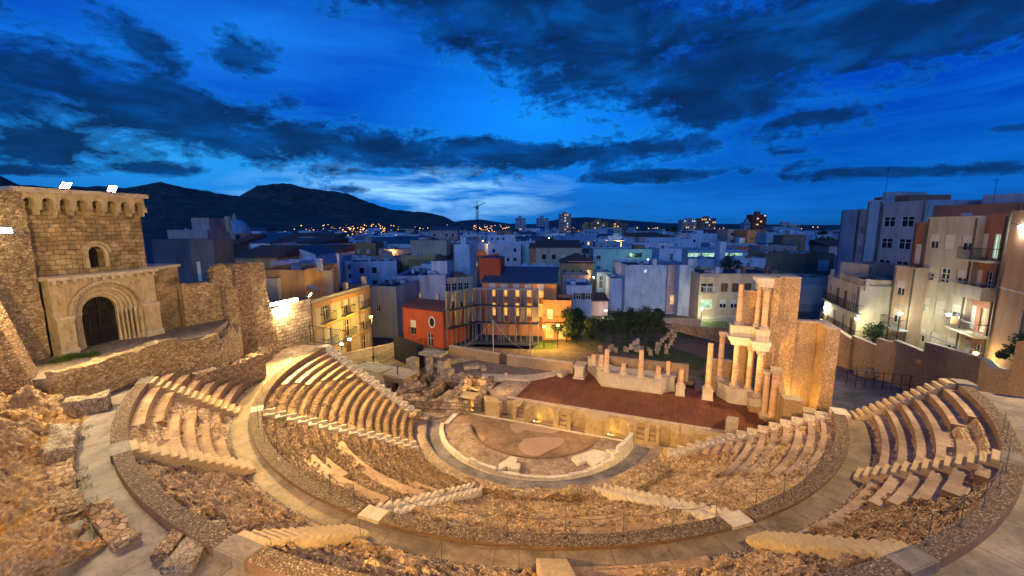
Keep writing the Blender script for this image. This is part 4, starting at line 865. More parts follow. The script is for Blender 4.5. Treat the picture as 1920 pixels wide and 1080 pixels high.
# ------------------------------------------------------------------ outcrop and terrace at the left
def outc(R, A, X, Y):
    q = np.clip((R - 27.0)/6.5, 0, 1.3); n = fbm(X*.33, Y*.33, 0*X, 5, 41); n2 = np.abs(fbm(X*.8 + n, Y*.8, 0*X, 5, 43, .55)); d1, d2, idv = worley(X*.62 + n*1.2, Y*.62 + n2, 44)
    h = 2.3*q + 1.3*n*np.clip(q*3, 0, 1) - 1.3*n2*np.clip(q*2.5 + .1, 0, 1); s_ = h*1.7 + fbm(X*.7, Y*.7, 0*X, 3, 49)*.5; fr = s_ - np.floor(s_)
    led = (np.floor(s_) + np.clip((fr - .55)*2.2, 0, 1)**.6)/1.7; d3, d4, _ = worley(X*1.25 + n2, Y*1.25 + n*1.5, 50)
    z = 8.15 + h*.45 + led*.55 + (1 - d1)*.6*np.clip(q*3 + .1, 0, 1) + (1 - d3)**2*.42*np.clip(q*4 + .2, 0, 1) + fbm(X*4, Y*4, 0*X, 4, 47, .6)*.13 + np.abs(fbm(X*1.8, Y*1.8, 0*X, 4, 48, .6))*-.42
    z = z - np.clip((-118 - A)/14, 0, 1)*.9*np.clip(q*2, 0, 1)
    return np.maximum(np.minimum(z, 8.0 + (R - 27.0)*1.6 + .1), 7.6)
struct('rock_outcrop', patch('r', -152, -98.5, 27.05, 35.5, outc, M_['rock_left'], .2, .07), M_['rock_left'], smooth=False)
tag(ring_rub(-119, -113.2, 26.9, 27.7, 7.9, 8.75, 71, .15).build('low_ruined_wall', M_['lime_old']), 'low yellowish masonry wall stub beside the upper left walkway', 'ruined wall')
tag(ring_rub(-112.6, -103.5, 26.9, 27.55, 7.8, 8.35, 72, .2).build('low_ruined_wall', M_['rub']), 'low crumbling stone edge between the outcrop and the upper left walkway', 'ruined wall')
tag(ring_rub(-103.4, -97.5, 26.4, 27.0, 7.9, 8.3, 74, .15).build('low_ruined_wall', M_['rub']), 'rough stone edge ending at the two slabs at the bottom left', 'ruined wall')
block('pale boulder beside the foot of the terrace wall', (-15.85, -22.05, 0), 8.0, 1.5, .9, .85, 1.0, 'lime_old', name='boulder', sd=5, rough=.09)
block('long pale stone slab at the bottom left beyond the end of the walkway kerb', (367, 1028), 8.12, 1.7, .75, .2, rad(-60), 'lime_old', name='stone_slab', sd=6, rough=.03)
block('narrow mossy stone slab just above the long pale slab', (340, 1003), 8.12, 1.9, .45, .22, rad(-58), 'rub_seat', name='stone_slab', sd=7, rough=.03)
# terrace in front of the church door
struct('terrace', MB().prism([(-17.6, -22.4), (-18.9, -18.4), (-19.35, -16.6), (-19.1, -14.2), (-22.6, -10.4), (-28, -9), (-28, -24), (-20, -24)], 4.0, 9.66), M_['cobble'])
rub_wall('long rubble retaining wall of the church terrace', ((-17.45, -22.6), (-19.35, -16.3)), .7, 7.6, 9.95, 81, .05, .10, 'retaining wall', 'terrace_wall')
rub_wall('lower rubble wall continuing the terrace toward the tall buttress', ((-19.3, -16.2), (-19.0, -13.8)), .7, 6.4, 9.6, 82, .06, .12, 'retaining wall', 'terrace_wall')
rub_wall('broken rubble wall between the terrace and the buttress', ((-19.2, -13.9), (-21.9, -10.5)), .8, 5.4, 9.1, 83, .08, .35, 'ruined wall', 'ruined_wall')
rub_wall('low rough stone bench wall below the terrace, above the far left seats', ((-18.0, -16.2), (-18.6, -11.0)), .8, 5.4, 7.5, 84, .08, .15, 'ruined wall', 'ruined_wall', 'rub')
rub_wall('low dark wall stub below the buttress', ((-19.6, -12.6), (-21.0, -10.6)), .9, 5.2, 6.9, 85, .1, .2, 'ruined wall', 'ruined_wall')
struct('rubble_ground', patch('r', -172, -146.6, 22.9, 26.5, lambda R, A, X, Y: 5.58 + fbm(X*1.2, Y*1.2, 0*X, 4, 5)*.10 + np.clip((R - 24.2), 0, 9)*.25, M_['dirt'], .4, .12), M_['dirt'])
struct('rubble_ground', patch('r', -146.8, -133.0, 25.4, 26.9, lambda R, A, X, Y: 7.2 - np.clip((-A - 133)/14, 0, 1)*1.6 + fbm(X*1.2, Y*1.2, 0*X, 4, 6)*.15, M_['rock'], .4, .1), M_['rock'])
for n, (px, s) in enumerate((((478, 706), .6), ((468, 716), .5), ((455, 690), .7), ((440, 707), .6), ((488, 700), .4))):
    block(f"{['largest', 'flat', 'squarish', 'reddish', 'small'][n]} loose stone by the bend of the lit walkway below the buttress", px, 5.62, s, s*.7, s*.4, n, 'lime', 'loose stones by the lit walkway', 'loose_stone', n, .03)
# grass tufts
def tufts(label, spots, name='grass_tuft', n=60, h=.35, mat='grassg', spread=.5):
    mb = MB()
    for (x, y, z) in spots:
        for _ in range(n):
            a = R_.uniform(0, 6.28); d = spread*R_.random()**.6; bx, by = x + d*math.cos(a), y + d*math.sin(a); hh = h*R_.uniform(.4, 1); b = R_.uniform(0, 6.28); lx, ly = hh*.5*math.cos(b), hh*.5*math.sin(b); w = .018
            mb.add([(bx - w, by, z), (bx + w, by, z), (bx + lx, by + ly, z + hh)], [(0, 1, 2)])
    o = mb.build(name, M_[mat]); tag(o, label, 'grass', None, 'stuff'); return o
M_['blade'] = smooth_stone('green_blades', (.03, .10, .01), (.10, .20, .03), .1)
tufts('green grass growing on the church terrace beside the left pilaster', [(-21.3, -20.3, 9.66), (-20.7, -19.8, 9.66), (-20.9, -21.0, 9.66)], n=260, mat='blade')
tufts('weeds along the foot of the rock outcrop and the walls', [(*pol(26.9, a)[:2], 8.1) for a in (-120.5, -118, -111, -109, -107.5, -104.8, -102, -100.6)] + [(-19.6, -15.2, 6.8), (-11.6, -15.2, 5.2)], 'weeds', 70, .22, 'blade', .35)
# ------------------------------------------------------------------ church tower and portal
CR = math.atan2(5.55, -.7)      # direction along the front
FR = CR - math.pi/2             # the front looks along this direction
t = empty('church_tower', (-22.1, -20.5, 9.66), CR, 'square stone church tower with arched corbels, floodlit, at the left', 'tower')
# frame: x along the front, y inward (away from the theatre), z up
def T(mb): return local(mb, t)
mb = MB(); arch_wall(mb, -.35, 5.75, .9, 1.5, 4.55, 8.85, 2.55, 3.35, 5.75, 0, 4.85); mb.box(-.35, 5.75, 1.52, 7, 4.55, 8.85); mb.box(-.35, 5.75, .95, 7, 0, 4.55); T(mb).build('wall', M_['tower_ash'], t)
T(MB().box(2.55, 3.35, 1.45, 1.5, 4.85, 6.3)).build('window_opening', M_['void'], t)
mb = MB()
for r0, r1, d in ((.42, .56, .82), (.6, .76, .74)):
    for i in range(12):
        a, b = math.pi*i/12, math.pi*(i + 1)/12
        mb.prism([(0, 0)], 0, 0) if False else None
        P = [(2.95 - r0*math.cos(a), 5.75 + r0*math.sin(a)), (2.95 - r0*math.cos(b), 5.75 + r0*math.sin(b)), (2.95 - r1*math.cos(b), 5.75 + r1*math.sin(b)), (2.95 - r1*math.cos(a), 5.75 + r1*math.sin(a))]
        mb.add([(p[0], d, p[1]) for p in P] + [(p[0], .9, p[1]) for p in P], [(0, 1, 2, 3), (0, 4, 5, 1), (1, 5, 6, 2), (2, 6, 7, 3), (3, 7, 4, 0)])
mb.box(2.35, 2.53, .8, .9, 4.85, 5.75); mb.box(3.37, 3.55, .8, .9, 4.85, 5.75); T(mb).build('window_surround', M_['portal'], t)
mb = MB(); nA = 8; wA = 6.1/nA
for i in range(nA):
    x0 = -.35 + i*wA; arch_wall(mb, x0, x0 + wA, .35, .9, 8.62, 9.25, x0 + .12, x0 + wA - .12, 8.72, 0, None, 8)
T(mb).build('corbel_arches', M_['portal'], t)
for i in range(nA + 1):
    x0 = -.35 + i*wA; mb = MB().box(x0 - .13, x0 + .13, .38, .9, 8.30, 8.615).box(x0 - .10, x0 + .10, .62, .9, 8.05, 8.297); T(mb).build('corbel', M_['portal'], t)
T(MB().box(-.6, 5.95, .2, 7.1, 9.252, 9.52)).build('parapet_cornice', M_['cap'], t)
# pale runs of lime below the corbels
# portal
t = empty('church_portal', (-22.1, -20.5, 9.66), CR, 'romanesque church portal with nested round arches at the foot of the tower', 'portal')
xc = 2.55
mb = MB(); arch_wall(mb, .0, 5.45, -.05, .55, 0, 4.35, xc - 1.75, xc + 1.75, 2.15, 0, None, 20); T(mb).build('front_wall', M_['portal'], t)
T(MB().box(.0, .78, -.22, -.06, 0, 2.1)).build('pilaster', M_['portal'], t); T(MB().box(4.45, 5.45, -.22, -.06, 0, 2.1)).build('pilaster', M_['portal'], t)
T(MB().box(-.04, .82, -.27, -.04, 2.105, 2.25)).build('impost', M_['cap'], t); T(MB().box(4.41, 5.5, -.27, -.04, 2.105, 2.25)).build('impost', M_['cap'], t)
T(MB().box(-.04, .82, -.3, -.04, 0, .35)).build('plinth', M_['cap'], t); T(MB().box(4.41, 5.5, -.3, -.04, 0, .35)).build('plinth', M_['cap'], t)
T(MB().box(-.15, 5.6, -.35, 1.0, 4.352, 4.55)).build('cornice', M_['cap'], t)
for i in range(12): T(MB().box(.05 + i*.47, .22 + i*.47, -.3, -.05, 4.15, 4.35)).build('bracket', M_['cap'], t)
def archring(mb, r0, r1, d0, d1, n=22, zs=2.15):
    for i in range(n):
        a, b = math.pi*i/n, math.pi*(i + 1)/n
        P = [(xc - r0*math.cos(a), zs + r0*math.sin(a)), (xc - r0*math.cos(b), zs + r0*math.sin(b)), (xc - r1*math.cos(b), zs + r1*math.sin(b)), (xc - r1*math.cos(a), zs + r1*math.sin(a))]
        mb.add([(p[0], d0, p[1]) for p in P] + [(p[0], d1, p[1]) for p in P], [(3, 2, 1, 0), (0, 1, 5, 4), (1, 2, 6, 5), (2, 3, 7, 6), (3, 0, 4, 7)])
for j, (r0, r1, d0) in enumerate(((1.75, 2.0, -.25), (1.88, 1.93, -.31), (1.55, 1.75, .06), (1.38, 1.55, .20), (1.22, 1.38, .34), (1.06, 1.22, .48), (.9, 1.06, .62))):
    mb = MB(); archring(mb, r0, r1, d0, .85); T(mb).build('arch_ring', M_['portal' if j % 2 == 0 else 'cap'], t)
for i in range(30):
    a = math.pi*(i + .5)/30
    if i % 1 == 0: T(MB().obox(xc - 1.81*math.cos(a), -.28, 2.15 + 1.81*math.sin(a) - .04, .08, .08, .08)).build('carved_stud', M_['cap'], t)
for sg in (-1, 1):
    for j, (r, d) in enumerate(((1.65, .15), (1.46, .29), (1.30, .43), (1.14, .57), (.98, .71))):
        x = xc + sg*r; mb = MB().lathe(x, d, [(.10, .0), (.11, .12), (.075, .3), (.065, 1.85)], 10); T(mb).build('shaft', M_['portal'], t)
        mb = MB().lathe(x, d, [(.07, 1.86), (.09, 1.95), (.12, 2.1)], 8).obox(x, d, 2.1, .22, .2, .05); T(mb).build('capital', M_['cap'], t)
    T(MB().box(xc + sg*.9 if sg > 0 else xc - 1.75, xc + 1.75 if sg > 0 else xc - .9, .80, .95, 0, 2.15)).build('jamb', M_['portal'], t)
mb = MB().box(xc - .9, xc + .9, .95, 1.0, 0, 3.1); T(mb).build('doorway_dark', M_['void'], t)
d = empty('door_gate', (0, 0, 0), 0); d.parent = t; d.location = (0, 0, 0)
def T2(mb, name, mat):
    o = T(mb).build(name, mat, t); return o
mb = MB()
for i in range(17):
    x = xc - .88 + i*.11; h = 2.15 + math.sqrt(max(.0, .81 - (x - xc)**2)); mb.box(x - .018, x + .018, .80, .84, .05, h)
for z in (.9, 2.1): mb.box(xc - .9, xc + .9, .78, .85, z, z + .07)
mb.box(xc - .035, xc + .035, .77, .86, .05, 3.04); T2(mb, 'iron_gate', M_['iron']); T2(MB().box(xc - .89, xc + .89, .85, .87, .02, .75), 'gate_panel', M_['iron'])
bpy.data.objects.remove(d)
# side block of the portal
tag(MB().prism([(-22.75, -15.0), (-23.85, -12.95), (-26.5, -13.6), (-25.8, -15.9)], 9.3, 14.1).build('side_block', M_['ochre_ash']), 'ochre ashlar block joined to the right of the church portal', 'side building')
tag(MB().prism([(-22.65, -15.05), (-23.8, -12.75), (-26.5, -13.4), (-25.8, -16)], 14.104, 14.28).build('ledge', M_['cap']), 'thin stone ledge on top of the ochre side block', 'ledge')
# rubble walls left of the tower
rub_wall('tall floodlit rubble wall at the far left joining the tower', ((-20.2, -28.5), (-22.9, -20.9)), 1.0, 7, 18.9, 91, .05, .25, 'wall', 'rubble_wall', 'rub')
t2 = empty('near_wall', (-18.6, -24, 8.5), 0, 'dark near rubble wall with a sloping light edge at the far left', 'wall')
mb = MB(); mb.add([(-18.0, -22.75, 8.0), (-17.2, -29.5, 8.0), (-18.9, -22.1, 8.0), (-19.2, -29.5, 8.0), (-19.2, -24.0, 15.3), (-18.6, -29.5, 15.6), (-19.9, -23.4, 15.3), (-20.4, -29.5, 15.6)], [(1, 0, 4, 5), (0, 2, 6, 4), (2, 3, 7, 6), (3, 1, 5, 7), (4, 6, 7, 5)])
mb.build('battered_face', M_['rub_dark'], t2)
for z in (15.0, 14.0, 13.55): MB().obox(-18.85, -24.9, z, .55, 1.3, .10, rad(8)).build('white_ledge', M_['lime'], t2)
# walls right of the portal: rubble wall, buttress, block wall with lamps
rub_wall('broad rubble wall between the church portal and the buttress', ((-23.6, -13.2), (-23.5, -10.9)), .9, 5.5, 12.75, 92, .06, .1, 'wall', 'rubble_wall')
rub_wall('jagged top of broken rubble wall leaning against the buttress', ((-23.5, -10.9), (-23.3, -9.6)), 1.0, 5.5, 13.9, 93, .1, .3, 'ruined wall', 'ruined_wall')
t = empty('masonry_buttress', (-23.0, -8.4, 5.3), 0, 'tall square masonry buttress beside the floodlit block wall', 'buttress')
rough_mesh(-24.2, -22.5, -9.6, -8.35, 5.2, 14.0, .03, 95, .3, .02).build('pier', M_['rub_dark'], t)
m = rough_mesh(-24.1, -22.6, -8.35, -6.9, 5.2, 14.05, .05, 96, .25, .03, lambda x, y, z: (x, y + max(0, (11.5 - z))*.14*(1 if y > -7.6 else 0), z)); m.build('battered_pier', M_['rub'], t)
blk('wall_stub', 'narrow wall stub below the buttress top', 'wall', -23.0, -22.3, -10.6, -9.7, 5.4, 12.2, 'rub')
rough = rough_mesh(-24.0, -23.2, -6.8, -1.9, 5.0, 9.6, .02, 97, .3, .03, lambda x, y, z: (x, y, z + (y + 6.8)*.08*(z > 9))); tag(rough.build('block_wall', M_['rub_big']), 'wall of large floodlit squared blocks with lamps on top', 'wall')
rub_wall('crumbling masonry heap at the foot of the buttress', ((-21.6, -10.2), (-22.4, -7.8)), 1.4, 5.2, 6.6, 98, .15, .4, 'ruined wall', 'ruined_wall')
# --- lamps that light the theatre
GL = 'row of floodlights on the block wall'
for i, (y, tx, ty) in enumerate(((-6.3, -10, -13), (-5.6, -4, -15), (-5.0, 4, -10), (-4.4, 17, 7), (-3.8, 2, -18))):
    floodlight('floodlight', (-23.0, y, 10.1), (tx, ty, 6 if i == 3 else 2), (6500, 10000, 11000, 17000, 10500)[i], (1, .58, .15), f"{ORD[i]} floodlight from the buttress on the block wall", group=GL, cone=(76, 76, 76, 46, 76)[i])
floodlight('floodlight', (-23.2, -1.9, 10.3), (-10, 5, 0), 900, (1, .8, .6), 'single floodlight at the right end of the block wall', cone=90)
lamp('POINT', 'wall_glow', (-22.5, -5.2, 9.6), 1300, (1, .72, .40), size=.2, parent=bpy.data.objects['block_wall'])
floodlight('floodlight', (-21.4, -19.4, 19.35), (-2, -14, 3), 4200, (1, .74, .42), 'white floodlight on the tower parapet, left one', group='floodlights on the tower', cone=100, lens='lensw')
floodlight('floodlight', (-21.7, -17.2, 19.35), (6, -10, 3), 4200, (1, .74, .42), 'white floodlight on the tower parapet, right one', group='floodlights on the tower', cone=100, lens='lensw')
floodlight('floodlight', (-20.0, -22.4, 16.9), (-13, -25.5, 9), 7000, (1, .70, .32), 'white floodlight on the rubble wall at the far left', cone=120, lens='lensw')
lamp('POINT', 'wall_glow', (-20.3, -22.7, 17.3), 160, (1, .8, .5), size=.15, parent=bpy.data.objects['rubble_wall'])
# mast behind the street houses on the right, beyond the picture
floodlight('unseen_flood_mast', (41, -2, 29), (10, -9, 4), 50000, (1, .69, .30), 'tall floodlight mast off to the right', cone=66, size=.35, pole=0)
floodlight('unseen_flood_mast', (24.5, -33, 15.5), (16, -19, 5), 3600, (1, .57, .15), 'added unseen fill floodlight behind the camera, right', cone=85, pole=8.1)  # added fill lamp, out of view, warms the right-hand stairs and slopes
floodlight('unseen_flood_mast', (-4, -34.5, 17.0), (-6, -22, 6), 3600, (1, .57, .17), 'added unseen fill floodlight behind the camera, left', cone=80, pole=8.1)  # added out of view as warm fill for the left wedges
floodlight('unseen_flood_mast', (6, -30.5, 13.0), (3, -12, 1), 7800, (1, .57, .15), 'added unseen fill floodlight below the camera', cone=95, pole=8.1)  # added unseen fill, brightens the middle of the seating
# small lamps in the orchestra aimed at the pulpit wall
for i, (a, b, v) in enumerate(((420, 600, 160), (920, 1110, 245), (1480, 1675, 330), (2165, 2290, 430))):
    x = float(gy(760 + (a*.8 + b*.2)/4, 720 + v/4, -.25)[0]); floodlight('ground_spot', (x, .05, .12), (x + .9, .3, .6), 26, (1, .66, .10), f"small yellow ground light inside the {ORD[i]} round niche of the pulpit wall", 'ground light', 'ground lights of the pulpit niches', cone=160, size=.08, sc=.22)
lamp('SPOT', 'pulpit_fill', (-9.0, -2.4, 2.4), 420, (1, .69, .30), (2, .2, .6), .1, 100, .5)  # added bare spot without a fixture, brightens the pulpit wall
for i, (x, y, tx, ty, tz, e) in enumerate(((10.2, 1.6, 16.5, 7.5, 6, 1900), (12.0, 1.5, 18, 7.5, 9.5, 4600), (19.2, 5.6, 21, 7.2, 5, 450))):
    floodlight('ground_spot', (x, y, 1.75 if x < 18 else 2.2), (tx, ty, tz), e, (1, .58, .17), f"{ORD[i]} stage spotlight from the left aimed at the stage wall", 'ground light', 'stage spotlights', cone=(44, 44, 130)[i], size=.15, sc=.3)
floodlight('unseen_flood_mast', (4.5, -36.5, 19.5), (-22.5, -17.0, 13.4), 22000, (1, .70, .27), 'added unseen floodlight behind the camera aimed at the church tower', cone=27, pole=8.1)  # unseen lamp added to brighten the tower front
floodlight('ground_spot', (-6.2, 2.9, 2.1), (-14, 3, .5), 420, (1, .56, .16), 'added ground spotlight brightening the ruins left of the stage', 'ground light', cone=140, sc=.3)  # lamp added so the ruins turn golden
floodlight('ground_spot', (-3.1, 1.6, 2.3), (-9, 5, .5), 80, (1, .60, .2), 'added ground spotlight at the near corner of the stage planks', 'ground light', cone=140, sc=.3)  # second added lamp, more warm light on the ruins
floodlight('unseen_flood_mast', (8.5, -37.5, 19.5), (6.5, 7.5, 1.8), 34000, (1, .58, .16), 'added unseen narrow floodlight behind the camera aimed at the stage podium', cone=22, pole=8.1)  # unseen spot added to put golden light on the podium
floodlight('unseen_flood_mast', (14, -37.5, 19.5), (17.8, 7, 6.5), 42000, (1, .55, .14), 'added unseen narrow floodlight behind the camera aimed at the tall columns', cone=21, pole=8.1)  # unseen spot added to warm the tall columns
# ------------------------------------------------------------------ town
def paint(name, c, stain=.5):
    n = NT(name, .85); v = n.mp(sc=(1, 1, .25)); a = n.noise(1.1, 6, v, rough=.65); b = n.noise(.25, 4)
    col = n.mix(1.0, c, n.ramp(a, [(.3, 1 - stain*.6), (.55, 1), (.8, 1.06)]), 'MULTIPLY'); col = n.mix(1.0, col, n.ramp(b, [(.3, 1 - stain*.35), (.7, 1.08)]), 'MULTIPLY')
    return n.fin(col, n.bump(n.noise(9, 4), .15, .02))
CM = {'white': (.54, .58, .66), 'cream': (.47, .41, .31), 'yellow': (.58, .44, .22), 'ochre': (.46, .27, .11), 'orange': (.50, .22, .09), 'red': (.36, .075, .035), 'pink': (.50, .32, .27),
      'brick': (.30, .13, .08), 'grey': (.32, .35, .39), 'blue-grey': (.24, .36, .46), 'beige': (.48, .36, .24), 'brown': (.27, .16, .10), 'teal': (.34, .48, .48), 'dark': (.10, .10, .115)}
PM = {k: paint(k.replace('-', '_') + '_painted_wall', v) for k, v in CM.items()}
PM['frame_infill'] = paint('grey_brown_infill_panel', (.17, .13, .115), .7)
PM['flank'] = paint('bare_party_wall', (.48, .51, .60), .7)
def lit(name, c, st):
    n = NT(name, .4); n.fin((.05, .04, .03)); q = n.mix(1.0, c, n.ramp(n.noise(1.7, 3), [(.3, .35), (.7, 1.25)]), 'MULTIPLY'); n.L.new(q, n.b.inputs['Emission Color']); n.b.inputs['Emission Strength'].default_value = st; return n.m
M_['glass'] = plain('dark_window_glass', (.02, .026, .035), .15); M_['frame'] = plain('white_window_frame', (.6, .6, .58), .6); M_['shut'] = plain('pale_roller_shutter', (.52, .49, .44), .7)
M_['shutb'] = plain('brown_shutter', (.13, .065, .035), .7); M_['litw'] = lit('warm_lit_window', (1, .58, .20), 1.3); M_['lito'] = lit('orange_lit_window', (1, .40, .06), 1.3); M_['litg'] = lit('greenish_lit_window', (.55, .9, .6), .8); M_['litc'] = lit('cool_lit_window', (.75, .9, 1), 1.0)
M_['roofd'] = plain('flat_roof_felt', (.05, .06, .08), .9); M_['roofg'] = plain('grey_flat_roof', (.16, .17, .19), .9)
def tiles():
    n = NT('clay_roof_tiles'); w = n.N.new('ShaderNodeTexWave'); w.inputs['Scale'].default_value = 1.6; w.inputs['Distortion'].default_value = .6; n.L.new(n.geo, w.inputs[0])
    c = n.mix(n.noise(3, 4), (.22, .085, .05), (.12, .06, .045)); return n.fin(c, n.bump(w.outputs['Fac'], .6, .05))
M_['tile'] = tiles(); M_['slate'] = plain('slate_roof', (.07, .09, .12), .6)
WC = {}
def wmesh(w, h, kind):
    "window: frame and panes set back in its opening (origin at bottom middle, looks along -y)"
    q = (round(w, 2), round(h, 2), kind)
    if q in WC: return WC[q]
    mb = MB(); f = .06; g = 1
    if kind == 'flat':
        mb.box(-w/2, w/2, -.03, .02, 0, h, 1)
    else:
        mb.box(-w/2, w/2, .16, .20, 0, h, 1)
        mb.box(-w/2, -w/2 + f, .10, .16, 0, h, 0); mb.box(w/2 - f, w/2, .10, .16, 0, h, 0); mb.box(-w/2 + f, w/2 - f, .10, .16, 0, f, 0); mb.box(-w/2 + f, w/2 - f, .10, .16, h - f, h, 0)
        mb.box(-.03, .03, .11, .16, f, h - f, 0); mb.box(-w/2 + f, w/2 - f, .115, .16, h*.62, h*.62 + .05, 0)
        if kind in ('shut', 'half'): mb.box(-w/2 + .02, w/2 - .02, .05, .095, h*(.02 if kind == 'shut' else .5), h, 2)
        if kind == 'brown': mb.box(-w/2 - .02, -.02, .03, .095, .02, h, 2); mb.box(.02, w/2 + .02, .03, .095, .02, h, 2)
        if kind == 'open': mb.box(-w/2 - w*.45, -w/2 - .01, -.06, -.01, .02, h, 2); mb.box(w/2 + .01, w/2 + w*.45, -.06, -.01, .02, h, 2)
    me = bpy.data.meshes.new('window'); me.from_pydata([tuple(map(float, p)) for p in mb.v], [], mb.f); WC[q] = (me, mb.m); return WC[q]
def window(par, x, z, w, h, kind='glass', gl='glass', face='front', Wd=0, D=0, name='window', shm=None):
    me, ms = wmesh(w, h, kind if kind in ('flat', 'shut', 'half', 'brown', 'open') else 'glass'); key = (me.name, gl, kind); q = WC.get(key)
    if q is None:
        q = me.copy(); q.materials.clear()
        for m in ('frame', gl, shm or ('shutb' if kind in ('brown', 'open') else 'shut')): q.materials.append(M_[m])
        q.polygons.foreach_set('material_index', ms); WC[key] = q
    o = bpy.data.objects.new(name, q); COL.objects.link(o); o.parent = par
    if face == 'front': o.location = (x, 0, z)
    elif face == 'right': o.location = (Wd, x, z); o.rotation_euler = (0, 0, math.pi/2)
    elif face == 'left': o.location = (0, x, z); o.rotation_euler = (0, 0, -math.pi/2)
    return o
def holes(mb, X, H, ops, place, dep=.22, mi=0):
    xs = sorted({0.0, X} | {v for o in ops for v in o[:2]}); zs = sorted({0.0, H} | {v for o in ops for v in o[2:4]})
    for i in range(len(xs) - 1):
        for j in range(len(zs) - 1):
            xm, zm = (xs[i] + xs[i+1])/2, (zs[j] + zs[j+1])/2
            if any(o[0] < xm < o[1] and o[2] < zm < o[3] for o in ops): continue
            mb.add([place(xs[i], 0, zs[j]), place(xs[i+1], 0, zs[j]), place(xs[i+1], 0, zs[j+1]), place(xs[i], 0, zs[j+1])], [(0, 1, 2, 3)], mi)
    for a, b, c, d in [o[:4] for o in ops]:
        mb.add([place(a, 0, c), place(b, 0, c), place(b, 0, d), place(a, 0, d), place(a, dep, c), place(b, dep, c), place(b, dep, d), place(a, dep, d)], [(0, 4, 5, 1), (1, 5, 6, 2), (2, 6, 7, 3), (3, 7, 4, 0)], mi)
def lbuild(mb, name, mats, par):    # mesh already in the frame of par
    me = bpy.data.meshes.new(name); me.from_pydata([tuple(map(float, p)) for p in mb.v], [], mb.f)
    for m in (mats if isinstance(mats, list) else [mats]): me.materials.append(m)
    if isinstance(mats, list): me.polygons.foreach_set('material_index', mb.m)
    o = bpy.data.objects.new(name, me); COL.objects.link(o); o.parent = par; return o
def building(label, P0, yaw, W, D, H, wall, wins=(), swins=(), lwins=(), roof='flat', z0=0.0, name='house', cat='building', group=None, flat=False, extras=(), roofm='roofd', pitch=1.4, parapet=.5, side=None):
    """P0 front left corner (x, y); W along the front, D back, H above z0; windows (x, z, w, h, kind, glass) on the front,
    swins on the right side (x measured back from the front), lwins on the left side"""
    t = empty(name, (P0[0], P0[1], z0), yaw, label, cat, group); par = parapet if roof == 'flat' else 0; Hw = H - par
    mb = MB(); F = lambda L: [] if flat else [(x - w/2, x + w/2, z, z + h) for x, z, w, h, *_ in L]
    holes(mb, W, Hw, F(wins), lambda x, d, z: (x, d, z)); holes(mb, D, Hw, F(swins), lambda x, d, z: (W - d, x, z), mi=1 if side else 0); holes(mb, D, Hw, F([(D - q[0],) + tuple(q[1:]) for q in lwins]), lambda x, d, z: (d, D - x, z), mi=1 if side else 0)
    mb.quad((W, D, 0), (0, D, 0), (0, D, Hw), (W, D, Hw)); lbuild(mb, 'wall', [PM[wall], PM[side or wall]], t)
    if roof == 'flat':
        lbuild(MB().quad((0, 0, Hw), (W, 0, Hw), (W, D, Hw), (0, D, Hw)), 'roof', M_[roofm], t)
        p = .22; mb = MB().box(0, W, 0, p, Hw, H).box(0, W, D - p, D, Hw, H).box(0, p, p, D - p, Hw, H).box(W - p, W, p, D - p, Hw, H); lbuild(mb, 'parapet', PM[wall], t)
    elif roof == 'gable':
        o_ = .3; mb = MB().add([(-o_, -o_, H), (W + o_, -o_, H), (W + o_, D/2, H + pitch), (-o_, D/2, H + pitch), (W + o_, D + o_, H), (-o_, D + o_, H)], [(0, 1, 2, 3), (3, 2, 4, 5), (0, 3, 5), (1, 4, 2), (0, 5, 4, 1)]); lbuild(mb, 'roof', M_[roofm], t)
    elif roof == 'gablex':
        o_ = .25; mb = MB().add([(-o_, -o_, H), (-o_, D + o_, H), (W/2, D + o_, H + pitch), (W/2, -o_, H + pitch), (W + o_, D + o_, H), (W + o_, -o_, H)], [(0, 3, 2, 1), (3, 5, 4, 2), (0, 1, 4, 5)]).add([(0, 0, H), (W, 0, H), (W/2, 0, H + pitch*.95)], [(0, 1, 2)]); lbuild(mb, 'roof', M_[roofm], t)
        lbuild(MB().add([(0, -.01, H), (W, -.01, H), (W/2, -.01, H + pitch*.93), (0, .1, H), (W, .1, H), (W/2, .1, H + pitch*.93)], [(0, 1, 2), (3, 5, 4)]), 'gable', PM[wall], t)
    elif roof == 'hip':
        o_ = .4; k = min(W, D)*.45; mb = MB().add([(-o_, -o_, H), (W + o_, -o_, H), (W + o_, D + o_, H), (-o_, D + o_, H), (k, D/2, H + pitch), (W - k, D/2, H + pitch)], [(0, 1, 5, 4), (1, 2, 5), (2, 3, 4, 5), (3, 0, 4), (0, 3, 2, 1)]); lbuild(mb, 'roof', M_[roofm], t)
    elif roof == 'mono':
        mb = MB().add([(-.2, -.3, H), (W + .2, -.3, H), (W + .2, D, H + pitch), (-.2, D, H + pitch), (-.2, -.3, H - .15), (W + .2, -.3, H - .15), (W + .2, D, H - .15), (-.2, D, H - .15)], [(0, 1, 2, 3), (4, 5, 1, 0), (5, 6, 2, 1), (6, 7, 3, 2), (7, 4, 0, 3)]); lbuild(mb, 'roof', M_[roofm], t)
    for L, fc in ((wins, 'front'), (swins, 'right'), (lwins, 'left')):
        for x, z, w, h, *r in L:
            kd = r[0] if r else 'glass'; gl = r[1] if len(r) > 1 else 'glass'
            window(t, x, z, w, h, 'flat' if flat else kd, gl if not (flat and kd == 'shut') else 'shut', fc, W, D)
    for e in extras: e(t, W, D, H)
    return t
